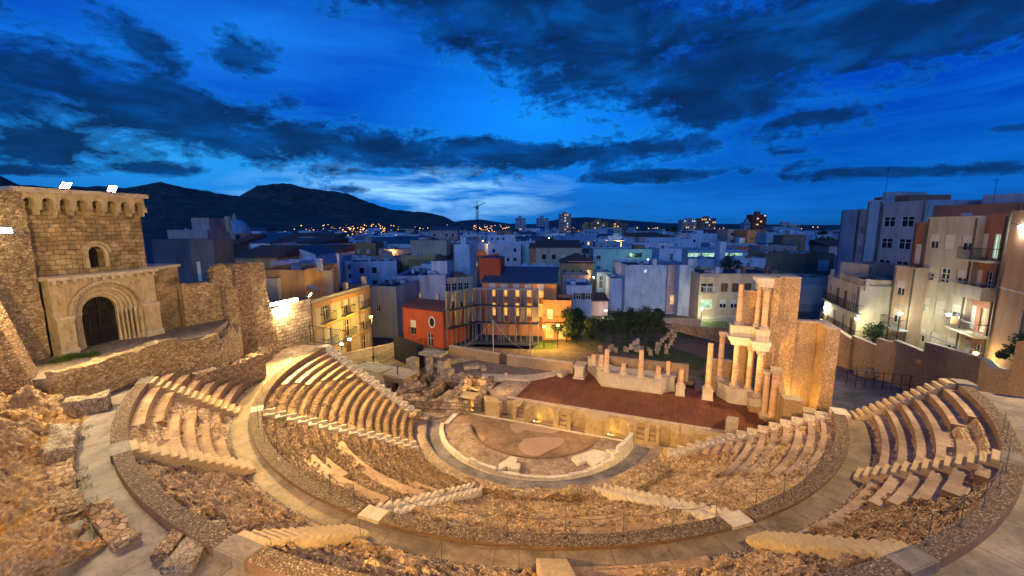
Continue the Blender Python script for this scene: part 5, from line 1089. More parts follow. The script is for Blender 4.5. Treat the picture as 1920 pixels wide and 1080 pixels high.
def grid(W, H, cols, rows, w=1.0, h=1.3, sill=1.0, kinds=('glass',), x0=None, dz=None, z0=0, lit=(), sd=0, m=1.0):
    out = []; dz = dz or (H - .6)/rows; rr = random.Random(sd)
    for r in range(rows):
        for c in range(cols):
            x = (m + (W - 2*m)*(c + .5)/cols) if x0 is None else x0[c]; k = rr.choice(kinds); g = 'glass'
            if (r, c) in lit: g = lit[(r, c)] if isinstance(lit, dict) else 'litw'; k = 'glass'
            out.append((x, z0 + r*dz + sill, w, h, k, g))
    return out
def ex_box(x0, x1, y0, y1, h, mat='white', name='roof_shed', dz=0, rm=True):
    def f(t, W, D, H): lbuild(MB().box(x0, x1, y0, y1, H - .45 + dz, H + h, 0, 1), name, [PM.get(mat) or M_[mat], M_['roofd'] if rm else (PM.get(mat) or M_[mat])], t)
    return f
def ex_ant(x, y, h=2.2):
    def f(t, W, D, H):
        mb = MB().tube((x, y, H - .4), (x, y, H + h), .03, 4)
        for k in range(4): mb.tube((x - .4 + .05*k, y, H + h - .1 - k*.12), (x + .4 - .05*k, y, H + h - .1 - k*.12), .015, 3)
        lbuild(mb, 'aerial', M_['metal'], t)
    return f
def ex_balc(x, z, w, d=.9, mat='white', rail='iron', solid=False, face='front'):
    def f(t, W, D, H):
        mb = MB().box(x - w/2, x + w/2, -d, -.003, z - .14, z, 0)
        if solid: mb.box(x - w/2, x + w/2, -d, -d + .08, z, z + .95, 0).box(x - w/2, x - w/2 + .08, -d + .08, -.003, z, z + .95, 0).box(x + w/2 - .08, x + w/2, -d + .08, -.003, z, z + .95, 0)
        else:
            mb.box(x - w/2, x + w/2, -d, -d + .04, z + .95, z + 1.0, 1).box(x - w/2, x - w/2 + .04, -d, 0, z + .95, z + 1.0, 1).box(x + w/2 - .04, x + w/2, -d, 0, z + .95, z + 1.0, 1); n = max(4, int(w/.14))
            for i in range(n + 1): xx = x - w/2 + .01 + (w - .04)*i/n; mb.box(xx, xx + .02, -d + .01, -d + .03, z, z + .95, 1)
        lbuild(mb, 'balcony', [PM[mat], M_[rail]], t)
    return f
def ex_chim(x, y, h=1.2, w=.6, mat='white'): return ex_box(x - w/2, x + w/2, y - w/2, y + w/2, h, mat, 'chimney', rm=False)
def from_px(u0, v, u1, R, yaw):
    "front corner at range R, front width from the second edge, top height"
    P = gr(u0, v, R); d = ray(u1, v); c, s = math.cos(yaw), math.sin(yaw); A = np.array([[c, -d[0]], [s, -d[1]]]); b = (CAMP - P)[:2]; W = np.linalg.solve(A, b)[0]; return (P[0], P[1]), float(W), float(P[2])
def bpx(label, u0, v, u1, R, yaw, D, wall, z0=0, wf=None, **k):
    P, W, H = from_px(u0, v, u1, R, rad(yaw)); H -= z0
    if k.get('roof', 'flat') == 'flat' and D > 5 and W > 3.5:
        rr = random.Random(int(u0)); q = list(k.get('extras', ()))
        for _ in range(rr.randint(2, 5)): x = rr.uniform(.6, W - 1.4); y = rr.uniform(.8, D - 1.6); q.append(ex_box(x, x + rr.uniform(.4, 1.1), y, y + rr.uniform(.4, 1.0), rr.uniform(0, .5), rr.choice(['white', 'grey', 'brown', 'blue-grey']), 'roof_unit'))
        q.append(ex_ant(rr.uniform(.6, W - .6), D*.6, rr.uniform(1, 2))); k['extras'] = q
    if wf: k['wins'] = wf(W, H)
    return building(label, P, rad(yaw), W, D, H, wall, z0=z0, **k), W, H
# --- the near houses, left to right
# yellow corner house with balconies
P0 = gz(583, 563, 9.4)[:2]; P1 = gz(692, 533, 9.4)[:2]; W = float(np.hypot(*(P1 - P0))); yw = math.atan2(*(P1 - P0)[::-1]); ws = []; ex = []
for r, z in enumerate((.6, 3.5, 6.3)):
    for c, x in enumerate((W*.2, W*.53, W*.83)):
        ws.append((x, z, 1.15, 2.1, ('half', 'shut', 'glass')[(r + c) % 3] if r else ('glass' if c != 1 else 'brown'), 'glass'))
        if r: ex.append(ex_balc(x, z, 2.2, .6, 'yellow'))
def band(z0_, z1_, d=.06, mat='ochre', x0=0, x1=None, nm='cornice'):
    def f(t, W, D, H): lbuild(MB().box(x0, x1 or W, -d, -.003, z0_, z1_), nm, PM[mat], t)
    return f
ex += [band(8.1, 8.7, .10), band(5.75, 5.95), band(2.95, 3.15), band(0, 8.1, .05, 'ochre', 0, .5, 'corner_strip'), band(0, 8.1, .05, 'ochre', W - .5, W, 'corner_strip')]
def surrounds(t, W, D, H):
    for x, z, w, h, *_ in ws:
        mb = MB()
        for a, b, c, d in ((x - w/2 - .28, x - w/2 - .002, z, z + h + .3), (x + w/2 + .002, x + w/2 + .28, z, z + h + .3), (x - w/2, x + w/2, z + h + .002, z + h + .3)): mb.box(a, b, -.05, -.003, c, d)
        lbuild(mb, 'window_surround', PM['ochre'], t)
ex += [surrounds, ex_box(.3, W*.45, 4, 8, 2.2, 'cream', 'roof_room'), ex_chim(W*.6, .4, .9, .4, 'cream'), ex_chim(W*.95, .4, 1.1, .5, 'cream'), ex_ant(W*.75, 3, 2.5)]
building('cream three-storey corner house with ochre window frames and small iron balconies', tuple(P0), yw, W, 9, 9.1, 'cream', wins=ws, z0=.3, extras=ex)
c_, s_ = math.cos(yw), math.sin(yw)
t = empty('awning', (0, 0, 0), 0, 'green-grey folded awning on the roof terrace of the ochre-framed corner house', 'awning'); q = P0 + np.array([c_, s_])*1.4 + np.array([-s_, c_])*1.0
t.location = (q[0], q[1], 9.4); t.rotation_euler = (0, 0, yw); lbuild(MB().add([(0, 0, 1.0), (1.7, 0, .6), (1.9, 2.2, 2.1), (.2, 2.2, 2.3), (0, 0, .97), (1.7, 0, .57), (1.9, 2.2, 2.07), (.2, 2.2, 2.27)], [(0, 1, 2, 3), (7, 6, 5, 4), (0, 4, 5, 1), (1, 5, 6, 2), (2, 6, 7, 3), (3, 7, 4, 0)]), 'cloth', PM['blue-grey'], t); lbuild(MB().tube((.1, .1, 0), (.1, .1, 1.0), .03).tube((1.6, .1, 0), (1.6, .1, .6), .03), 'pole', M_['metal'], t)
# orange side building behind the lamp wall
def w1(W, H): return [(W*.17, H*.66, .8, 1.3, 'glass', 'litw')]
bpx('windowless ochre building with one lit window above the lamps of the block wall', 470, 506, 570, 52, 20, 8, 'ochre', 0, w1, extras=[ex_chim(6, 3, 1, .5, 'white')])
bpx('cream rooftop room with a crenellated edge above the ochre-framed corner house', 569, 508, 620, 53, 38, 6, 'cream', 0, None, roofm='tile')
# old stone church shell, dark
bpx('dark roofless stone building with one narrow opening right of the church tower', 283, 449, 399, 62, 17, 3, 'dark', 0, lambda W, H: [(W*.72, H*.70, .5, 2.2, 'shut', 'glass')], parapet=1.0)
bpx('pink-beige block with a raised middle part behind the dark stone building', 313, 431, 388, 120, 19, 7, 'pink', 0, lambda W, H: grid(W, H, 4, 3, sd=2), extras=[ex_box(5, 9, 1, 6, 2.6, 'pink'), ex_chim(10.5, 5, 3, .9, 'beige')])
# domed church
q = gr(443, 441, 150); t = empty('domed_church', (q[0], q[1], 0), 0, 'small domed church with blue-grey cupola and arched lantern windows', 'church'); zb = q[2]
mb = MB(); mb.lathe(q[0], q[1], [(3.9, zb - 6), (3.9, zb + .3), (4.2, zb + .4), (4.2, zb + .7)], 16); mb.build('drum', PM['beige'], t)
MB().lathe(q[0], q[1], [(3.9*math.cos(a), zb + .7 + 4.1*math.sin(a)) for a in [math.pi/2*i/9 for i in range(10)]], 24).build('dome', PM['blue-grey'], t, smooth=True)
MB().lathe(q[0], q[1], [(.5, zb + 4.7), (.5, zb + 5.3), (.65, zb + 5.4), (.3, zb + 5.9), (.05, zb + 6.6)], 10).build('lantern', PM['beige'], t)
for a in (-150, -110, -70, -30):
    m = MB(); x, y = q[0] + 3.9*math.cos(rad(a)), q[1] + 3.9*math.sin(rad(a)); m.obox(x, y, zb - 2.2, .5, 1.2, 2.0, rad(a)); m.obox(x, y, zb - .2, .5, .8, .5, rad(a)); m.build('arched_window', M_['glass'], t)
MB().obox(q[0], q[1], 0, 14, 12, zb - 5.5, rad(15)).build('nave', PM['beige'], t)
bpx('ochre church house with a small window below the cupola', 411, 461, 437, 100, 14, 9, 'ochre', 0, lambda W, H: [(W*.5, H*.70, .9, 1.7)], roof='mono', pitch=2.2, roofm='tile')
bpx('white gabled house with a plain wall right of the cupola', 437, 455, 506, 103, 16, 9, 'white', 0, lambda W, H: [(W*.65, H*.6, .8, 1.1)], roof='mono', pitch=1.8, roofm='slate')
bpx('low ochre building with a long brown tiled roof below the cupola', 438, 482, 520, 84, 16, 7, 'ochre', 0, None, roof='mono', pitch=1.7, roofm='tile')
bpx('white gable-ended house left of the dark rooftops', 516, 478, 592, 86, 22, 9, 'white', 0, lambda W, H: [(W*.25, H*.7, .8, 1.1), (W*.7, H*.62, .8, 1.2)], roof='gablex', pitch=1.5, roofm='slate')
bpx('small white roof terrace shed with a dark door and potted plants', 507, 490, 560, 66, 18, 4, 'white', 0, lambda W, H: [(W*.5, H - 2.6, .8, 1.9), (W*.8, H - 2.2, .5, .9)], extras=[ex_ant(2, 1, 2)])
# middle left
bpx('old stained grey party wall right of the ochre-framed corner house', 692, 536, 742, 66, 10, 8, 'grey', 0, lambda W, H: [(W*.3, H*.5, .7, 1.0)], extras=[ex_ant(1, 1)])
bpx('big blank white party wall building left of the grey steel frame', 738, 517, 808, 74, 20, 12, 'flank', 0, None, extras=[ex_box(6.2, 9.0, 2, 6, 2.4, 'white')], side='flank')
bpx('second blank white party wall joined to the first, with a red roof terrace', 783, 516, 835, 72, 24, 9, 'flank', 0, None, roofm='tile')
bpx('cream apartment house with a row of framed windows above the steel frame', 834, 521, 886, 72, 42, 9, 'cream', 0, lambda W, H: [(W*(.12 + .22*i), H - 2.5, .9, 1.5, 'glass') for i in range(4)], roofm='tile')
bpx('orange-beige flats with a white roller shutter and balcony, left of centre', 752, 478, 816, 104, 14, 10, 'ochre', 0, lambda W, H: [(1.5, H - 4.0, .9, 1.6), (W*.5, H - 4.3, 3.2, 2.2, 'shut'), (W*.82, H - 4.3, 1.6, 2.2, 'brown')], extras=[ex_balc(6.5, 8.0, 9, 1.0, 'ochre'), ex_box(.5, 10, 5, 9, 3.4, 'beige')])
bpx('plain pinkish tall block behind the orange-beige flats', 816, 457, 852, 112, 14, 10, 'pink', 0, None)
bpx('tall narrow white block with a service shaft, left of the crane foot', 851, 458, 880, 108, 16, 10, 'white', 0, None, extras=[ex_box(1.5, 3, 1, 4, 1.8, 'white')])
bpx('little white roof room with one dark window', 790, 495, 838, 88, 18, 6, 'white', 0, lambda W, H: [(W*.68, H - 1.9, .6, .8)], extras=[ex_ant(5.0, 2, 2.5)])
# red house
t_ = building('dark red house with a white-framed balcony door and a round window', (-23.2, 13.0), rad(-6), 6.6, 6, 4.9, 'red', z0=1.35, roof='gable', pitch=.8, roofm='tile',
   wins=[(1.7, 1.3, 1.0, 2.0, 'half', 'glass'), (4.5, -.0 + .02, .9, 1.8, 'glass', 'glass')], extras=[ex_balc(1.7, 1.3, 1.2, .25, 'red')])
mb = MB(); 
for i in range(20):
    a, b = 2*math.pi*i/20, 2*math.pi*(i+1)/20; P = [(4.9 + r*.42*math.cos(q), 3.35 + r*.62*math.sin(q)) for r, q in ((1, a), (1, b), (1.22, b), (1.22, a))]
    mb.add([(p[0], -.07, p[1]) for p in P] + [(p[0], -.003, p[1]) for p in P], [(0, 1, 2, 3), (0, 4, 5, 1), (1, 5, 6, 2), (2, 6, 7, 3), (3, 7, 4, 0)])
lbuild(mb, 'oval_frame', M_['frame'], t_); mb = MB().add([(4.9 + .42*math.cos(2*math.pi*i/20), -.02, 3.35 + .62*math.sin(2*math.pi*i/20)) for i in range(20)], [tuple(range(20))]); lbuild(mb, 'oval_pane', M_['glass'], t_)
for x in (.2, 3.2, 5.8): lbuild(MB().box(x, x + .35, 3.2, 3.6, 5.0, 6.4), 'chimney', PM['cream'], t_)
# steel frame with openings
t = empty('steel_frame', (-14.6, 17.6, 1.3), 0, 'grey steel skeleton with tall openings standing round a dark yard', 'building frame')
C0, C1, C2 = (-16.4, 12.7), (-14.6, 17.7), (-6.2, 19.7)
LV = (1.3, 4.0, 6.35, 8.75)
for (xa, ya), (xb, yb), n in ((C0, C1, 7), (C1, C2, 11)):
    L = math.hypot(xb - xa, yb - ya); a = math.atan2(yb - ya, xb - xa); ux, uy = (xb - xa)/L, (yb - ya)/L; nx_, ny_ = -uy, ux
    for z in LV[1:]: MB().obox((xa + xb)/2, (ya + yb)/2, z - .28, L, .3, .26, a).build('beam', M_['steel'], t)
    MB().obox((xa + xb)/2 + nx_*-.55, (ya + yb)/2 + ny_*-.55, LV[2] - .02, L, .8, .08, a).build('walkway_shelf', M_['metal'], t); MB().obox((xa + xb)/2 + nx_*-.55, (ya + yb)/2 + ny_*-.55, LV[1] - .02, L, .8, .08, a).build('walkway_shelf', M_['metal'], t)
    for i in range(n + 1):
        x, y = xa + ux*L*i/n, ya + uy*L*i/n; MB().obox(x - nx_*.18, y - ny_*.18, 1.3, .11, .11, 7.45, a).build('post', M_['steel'], t)
        if i < n and i % 2 == 0:
            for z0_, z1_ in ((LV[1], LV[2] - .28), (LV[2], LV[3] - .28)): MB().obox(x + ux*L/n*.5, y + uy*L/n*.5, z0_ + .01, L/n*.94, .12, z1_ - z0_ - .02, a).build('panel', PM['frame_infill'], t)
for dx in (1.6, 3.6, 5.6): MB().obox(-14.6 + dx, 17.2 + dx*.238, 1.3, .14, .14, 5, 0).build('prop', M_['steel'], t)
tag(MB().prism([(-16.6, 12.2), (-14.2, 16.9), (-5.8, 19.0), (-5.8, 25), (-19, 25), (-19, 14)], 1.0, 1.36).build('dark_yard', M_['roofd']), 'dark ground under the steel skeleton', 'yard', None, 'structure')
# orange house behind the frame
ws = [(1.5 + i*1.72, z, .95, 1.9, k, g) for z, k, g in ((3.2, 'glass', 'lito'), (6.0, 'half', 'lito')) for i in range(5)]
building('orange house with glowing windows behind the steel skeleton, under a slate roof', (-15.0, 20.6), math.atan2(2.0, 8.4), 10.6, 8, 8.1, 'orange', wins=ws, z0=1.0, roof='mono', pitch=1.5, roofm='slate', extras=[ex_box(-1, 2.2, 3, 7, 3.2, 'red')])
building('low brightly lit orange annex with balconies beside the dark trees', (-6.0, 21.0), rad(12), 3.9, 5, 6.0, 'orange', wins=[(1.0, .6, 1.1, 2.2, 'glass', 'lito'), (2.7, .6, 1.0, 2.0, 'glass', 'lito'), (1.0, 3.3, .8, 1.4, 'half', 'litw')], z0=1.0, extras=[ex_balc(2.0, 2.9, 3.6, .8, 'ochre')])
bpx('white two-storey house with four small square windows and a flat dark roof', 1062, 535, 1110, 64, 16, 8, 'white', 0, lambda W, H: [(W*x, z, .8, 1.0, 'open', 'glass') for x in (.48, .85) for z in (H - 2.2,)] + [(W*.48, H - 5.2, .8, 1.0, 'open')], roofm='slate')
bpx('ochre house with a hipped dark roof and a row of lit balcony doors', 1052, 493, 1113, 92, 16, 9, 'ochre', 0, lambda W, H: [(W*(.12 + .25*i), H - 3.4, .9, 1.9, 'glass', 'litw' if i == 3 else 'glass') for i in range(4)], roof='hip', pitch=1.9, roofm='tile', extras=[ex_balc(5, 9.3, 7, .8, 'pink')])
bpx('pale terrace house with pink walls under the hipped ochre house', 1055, 515, 1105, 84, 16, 5, 'pink', 0, None)
bpx('long teal-grey block with a green-lit wall behind the big white party wall', 1113, 467, 1238, 120, 17, 12, 'teal', 0, lambda W, H: [(W*.08, H - 3.0, 1.2, 1.2), (W*.08, H - 6.0, 1.2, 1.2), (W*.35, H - 4.5, .9, 1.2), (W*.62, H - 2.4, 4, 1.3)], extras=[ex_box(12, 15, 3, 6, 1.0, 'brown')])
bpx('glazed steel stair tower of a pale house left of the big white party wall', 1120, 510, 1146, 86, 17, 6, 'blue-grey', 0, lambda W, H: [(W*.3, H - 3.4, .8, 2.6), (W*.75, H - 3.4, .8, 2.6), (W*.3, H - 6.8, .8, 2.6, 'glass', 'litw'), (W*.75, H - 6.8, .8, 2.6)])
bpx('lower whitish house wall stepping down beside the big white party wall', 1145, 522, 1176, 80, 17, 7, 'white', 0, None)
bpx('broad blank white party wall with a clock-like vent and tiny windows', 1173, 497, 1253, 78, 19, 12, 'flank', 0, lambda W, H: [(W*.46, H*.45, .9, .8, 'shut'), (W*.46, H*.66, .4, .4), (W*.47, H*.86, .5, .5, 'flat', 'litc')], extras=[ex_box(4.9, 5.6, 0, 2, 1.1, 'flank', 'chimney', rm=False)])
bpx('recessed strip of the white block with a glowing arched window', 1253, 497, 1276, 79.5, 19, 9, 'pink', 0, lambda W, H: [(W*.5, H*.27, .9, 1.7, 'glass', 'litw'), (W*.3, H*.62, .4, .4), (W*.85, H*.62, .4, .4)])
bpx('right flank of the white block with a square chimney on top', 1275, 497, 1303, 78, 19, 12, 'flank', 0, None, extras=[ex_box(1.4, 2.9, 0, 2.5, 1.1, 'flank', 'chimney', rm=False)])
bpx('pale stair head behind the broad white party wall', 1237, 466, 1279, 96, 18, 6, 'white', 0, lambda W, H: [(W*.55, H - 2.6, .7, 1.5), (W*.2, H - 3.8, 1.2, .7)])
bpx('low white apron wall along the garden below the white block', 1112, 591, 1300, 74, 19, 2.5, 'flank', 0, None, parapet=.2)
bpx('pink and white little annex with an arched lamp left of the apron wall', 1108, 563, 1140, 72, 18, 5, 'pink', 0, None, roof='mono', pitch=.6, roofm='tile')
bpx('brown four-storey apartment house with white balcony grilles behind the stage columns', 1313, 513, 1489, 75, 19, 12, 'beige', 0,
    lambda W, H: [(W*.085, H - 3.2 - i*2.75, 2.1, 1.6, 'glass', ('glass', 'litg', 'litw')[i]) for i in range(3)] + [(W*x, H - 3.1 - i*2.75, 1.15, 1.5, ('brown', 'half', 'shut')[i] if x < .6 else 'half') for x in (.27, .39, .52, .68, .82, .94) for i in range(3)],
    extras=[ex_balc(1.6, 8.6, 2.2, .5, 'beige', 'frame'), ex_balc(1.6, 5.85, 2.2, .5, 'beige', 'frame'), ex_chim(4, 3, .8), ex_chim(9, 4, .8, .6, 'brick'), ex_chim(13, 4, .9, .6, 'brick')])
bpx('long low wall with porthole openings at the foot of the brown apartment house', 1318, 595, 1480, 73, 19, 1.2, 'cream', 0, lambda W, H: [(W*(.15 + .1*i), .8, .5, .5) for i in range(4)], parapet=.2)
bpx('flat house with a glowing pale band of windows behind the white block', 1290, 468, 1395, 125, 18, 12, 'blue-grey', 0, lambda W, H: [(W*(.12 + .25*i), H - 2.4, 3.4, 1.5, 'glass', 'litg') for i in range(4)], roofm='slate')
bpx('slim white service tower standing among the roofs', 1351, 453, 1362, 92, 18, 2, 'white', 0, None)
bpx('blue-white roof house with climbing plants behind the brown apartments', 1305, 486, 1365, 93, 18, 7, 'blue-grey', 0, None)
bpx('white roof room beside the climbing plants', 1372, 484, 1436, 95, 18, 7, 'white', 0, lambda W, H: [(W*.2, H - 2, .7, 1.1), (W*.5, H - 2, .6, 1.1)])
bpx('terraced orange-lit apartment block right of centre', 1366, 430, 1402, 190, 18, 10, 'pink', 0, lambda W, H: grid(W, H, 2, 5, 2.6, 1.3, sd=4))
bpx('orange-lit apartment wing with a bright lower floor', 1402, 431, 1438, 182, 20, 12, 'orange', 0, lambda W, H: [(W*.5, H - 10, 5, 2.4, 'glass', 'lito'), (W*.25, H - 4, 1.2, 1.4)])
bpx('pale blue terrace block with three glass doors right of the orange wing', 1438, 437, 1468, 176, 18, 10, 'teal', 0, lambda W, H: [(W*(.3 + .2*i), H - 5.6, 1.1, 2.2, 'glass', 'litg' if i == 1 else 'glass') for i in range(3)])
bpx('brown windowless block with a white striped vent to its right', 1468, 441, 1512, 172, 18, 12, 'brown', 0, None)
bpx('little red and white roof rooms in front of the brown windowless block', 1426, 461, 1494, 140, 18, 7, 'pink', 0, lambda W, H: [(W*.12, H - 2.4, .9, 1.3), (W*.4, H - 2.4, .9, 1.3), (W*.7, H - 2.5, .9, 1.5)])
bpx('long old brown brick wall building with a rusty lower part', 1436, 475, 1566, 110, 18, 8, 'brown', 0, lambda W, H: [(W*.85, H - 4, 2.4, 2.6, 'shut')])
bpx('old pale wall with a large blind panel behind the tall stage slab', 1480, 520, 1566, 92, 18, 6, 'grey', 0, lambda W, H: [(W*.65, H - 5, 7.5, 3.6, 'shut')], roofm='tile')
# cream balcony house
A0 = gz(1560, 620, 3.0)[:2]; A1 = gz(1615, 646, 3.0)[:2]
def pipes(t, W, D, H):
    lbuild(MB().box(W*.97 - .1, W*.97, -.12, -.003, 0, H - .2).box(.15, .25, -.12, -.003, 0, H - .2), 'drainpipe', M_['rope'], t)
    for z in (H*.33, H*.66): lbuild(MB().box(0, W, -.04, -.003, z, z + .12), 'string_course', PM['grey'], t)
def quadpx(label, ua, va, Ra, ub, D, wall, z0, wf, **k):
    "house whose front runs from (ua, at range Ra) to a second corner at (ub, Rb)"
    Pa = gr(ua, va, Ra); Pb = gr(ub[0], va, ub[1]); yaw = math.atan2(Pb[1] - Pa[1], Pb[0] - Pa[0]); W = math.hypot(*(Pb - Pa)[:2]); H = Pa[2] - z0
    k['extras'] = list(k.get('extras', ())) + [pipes]; return building(label, (Pa[0], Pa[1]), yaw, W, D, H, wall, wins=wf(W, H) if wf else (), z0=z0, **k)
def wb(W, H): return [(W*(.14 + .24*i), H - 3.2 - 2.75*r, .95, 2.1, 'brown' if (i + r) % 3 else 'glass', 'litw' if (r == 2 and i == 3) else 'glass') for i in range(4) for r in range(3)]
quadpx('cream corner house with rows of brown shuttered balcony doors right of the stage wall', 1553, 516, 67, (1617, 57.5), 8, 'cream', 1.5, wb, extras=[ex_balc(5.8, 6.1, 11, .5, 'cream'), ex_balc(5.8, 3.35, 11, .5, 'cream')] + [ex_chim(.4 + i*3.4, .3, .8, .35, 'cream') for i in range(4)])
quadpx('plain grey-beige side building with a drainpipe between the balcony house and the flats', 1617, 524, 57.9, (1682, 58.9), 7, 'beige', 1.5, None)
quadpx('small pale roof room with a window above the grey-beige side building', 1629, 496, 66, (1690, 69), 4, 'cream', 1.5, lambda W, H: [(W*.15, H - 2.3, .7, 1.3)], roofm='tile')
# blue-grey tall block
quadpx('tall blue-grey end wall rising behind the right hand houses', 1579, 394, 92, (1612, 88), 10, 'blue-grey', 0, None)
quadpx('tall blue-grey block with a narrow windowed strip', 1612, 392, 87, (1628, 85.5), 10, 'grey', 0, lambda W, H: [(W*.5, H - 4 - 3.1*i, .7, 1.3) for i in range(6)])
quadpx('tall bare patch-plastered wall with a flat top and aerials', 1628, 376, 85, (1655, 84), 12, 'blue-grey', 0, None, extras=[ex_ant(1, 2, 5), ex_box(.6, 3, 2, 8, 1.2, 'grey')])
quadpx('tall white-framed block with wide dark windows at the upper right', 1655, 380, 84, (1738, 79), 14, 'grey', 0, lambda W, H: [(W*(.22 + .42*i), H - 3.6 - 3.15*r, 1.9, 1.5, 'glass') for i in range(2) for r in range(4)], extras=[ex_box(-4, 2, 2, 8, 1.0, 'brick')])
quadpx('long reddish top storey running along the upper right', 1738, 386, 80, (1918, 76), 10, 'brick', 0, lambda W, H: grid(W, H, 7, 1, 1.3, 1.1, z0=H - 3.4, sill=.6, kinds=('glass', 'shut'), sd=5), extras=[ex_box(4, 15, 3, 8, 1.2, 'grey'), ex_box(17, 24, 3, 8, 2.6, 'grey'), ex_ant(6, 1, 3)])
# grey apartment block with brick balconies
def wa(W, H): return [(W*x, H - 3.0 - 3.05*r, 1.15, 1.35, ('half', 'shut', 'half', 'glass', 'half', 'shut')[(i + r*2) % 6], 'litg' if (r == 2 and i == 0) else 'glass') for i, x in enumerate((.2, .52, .84)) for r in range(4)] + [(W*x, .5, .9, 1.5, 'glass', g) for x, g in ((.15, 'glass'), (.55, 'litw'), (.85, 'glass'))]
quadpx('tall stained cream apartment block with roller shutters beside brick balconies', 1741, 407, 57.5, (1838, 52.5), 10, 'cream', .8, wa, extras=[ex_chim(3, 1, .3, .5, 'grey')])
T_ = quadpx('brick apartment wing with projecting balconies at the far right', 1838, 402, 53.5, (1893, 50.5), 9, 'brick', .8, lambda W, H: [(W*x, H - 3.6 - 3.05*r, w, 2.0, k, g) for r in range(5) for x, w, k, g in ((.3, .9, 'shut', 'glass'), (.72, .8, 'glass', 'litg' if r == 0 else ('litw' if r == 2 else 'glass')))],
     extras=[ex_balc(1.9, 16.9 - 3.6 - 3.05*r, 3.9, 1.1, 'cream', 'iron', r in (1,)) for r in range(4)])
quadpx('narrow brick strip with corner balconies left of the stained cream block', 1717, 417, 60, (1741, 58.4), 8, 'brick', .8, lambda W, H: [(W*.5, H - 4.2 - 3.05*r, .9, 2.0, 'shut') for r in range(4)], extras=[ex_balc(.8, 10.0 - 3.05*r, 2.8, 1.0, 'cream') for r in range(3)])
quadpx('low white house with a lamp-lit corner left of the stained cream block', 1679, 497, 58.5, (1719, 56), 8, 'beige', .8, lambda W, H: [(W*.4, H - 3 - 2.9*r, 1.2, 1.5, 'half', 'glass') for r in range(3)], extras=[ex_balc(1.6, 5.8, 3, .8, 'white'), ex_balc(1.6, 2.9, 3, .8, 'white')])
quadpx('pale rendered end building with a bright patch at the right edge', 1896, 395, 49, (1960, 45), 9, 'brown', .8, None)
# clothes hanging
tag(MB().box(35.2, 35.6, 17.6, 17.7, 4.4, 5.0).build('hanging_clothes', PM['red']), 'red washing hanging under the lamp on the stained cream block', 'laundry')
bpy.data.objects['hanging_clothes'].location = tuple(gr(1788, 606, 51.6)); 
# walls of the rear court at the right
def wall_px(label, pts, w=.45, z0=1.5, mat='peb_fine', name='boundary_wall', cat='wall'):
    t = empty(name, (0, 0, 0), 0, label, cat)
    for (ua, va, Ra), (ub, vb, Rb) in zip(pts[:-1], pts[1:]):
        A = gr(ua, va, Ra); B = gr(ub, vb, Rb); L = math.hypot(*(B - A)[:2]); a = math.atan2(B[1] - A[1], B[0] - A[0]); c, s = math.cos(a), math.sin(a); n_ = (-s*w, c*w)
        V = [(A[0], A[1], z0), (B[0], B[1], z0), (B[0] + n_[0], B[1] + n_[1], z0), (A[0] + n_[0], A[1] + n_[1], z0), (A[0], A[1], A[2]), (B[0], B[1], B[2]), (B[0] + n_[0], B[1] + n_[1], B[2]), (A[0] + n_[0], A[1] + n_[1], A[2])]
        m = MB().add(V, [(0, 1, 5, 4), (1, 2, 6, 5), (2, 3, 7, 6), (3, 0, 4, 7)], 0).add(V[4:], [(0, 1, 2, 3)], 0); m.m[-1] = 1; m.build('wall', [M_[mat], M_['cap']], t)
    return t
wall_px('stepped pebble-faced boundary wall running right from the stage side pier', [(1560, 612, 55), (1597, 636, 53.5), (1597, 629, 53.5), (1645, 649, 52), (1645, 634, 51.8), (1673, 643, 51), (1676, 637, 51), (1736, 661, 49)])
wall_px('shadowed dark pebble-faced wall section with a bevelled corner', [(1734, 641, 48.5), (1760, 648, 47.5), (1840, 672, 44.5)], mat='peb_fine')
wall_px('pale-topped wall section leading to the right edge', [(1840, 672, 44.5), (1858, 690, 41.5), (1906, 697, 40.5)])
t = wall_px('tall pebble-faced pier cut by the right edge of the picture', [(1906, 640, 38), (1990, 634, 34)], z0=6)
struct('street', MB().prism([(26, 24), (36, 14), (48, 4), (80, 20), (60, 70), (20, 60)], -.5, .9), M_['walk_up'])
tag(rough_mesh(27.5, 30.0, 15.6, 17.2, 2.25, 3.1, .15, 8, .3, .3, None, .4).build('rubble_heap', M_['rub']), 'low heap of stones behind the fence in the rear court', 'rubble heap')
t = empty('court_fence', (27.5, 13.8, 2.28), 0, 'thin dark fence of upright posts in the rear court', 'fence'); mb = MB()
for i in range(9): q = gr(1585 + i*17, 735, 47.5 + i*.25); mb.tube((q[0], q[1], 2.28), (q[0], q[1], 3.9), .03, 5)
a = gr(1585, 735, 47.5); b = gr(1721, 735, 49.5)
for z in (3.0, 3.85): mb.tube((a[0], a[1], z), (b[0], b[1], z), .02, 4)
mb.build('posts_and_wires', M_['iron'], t)
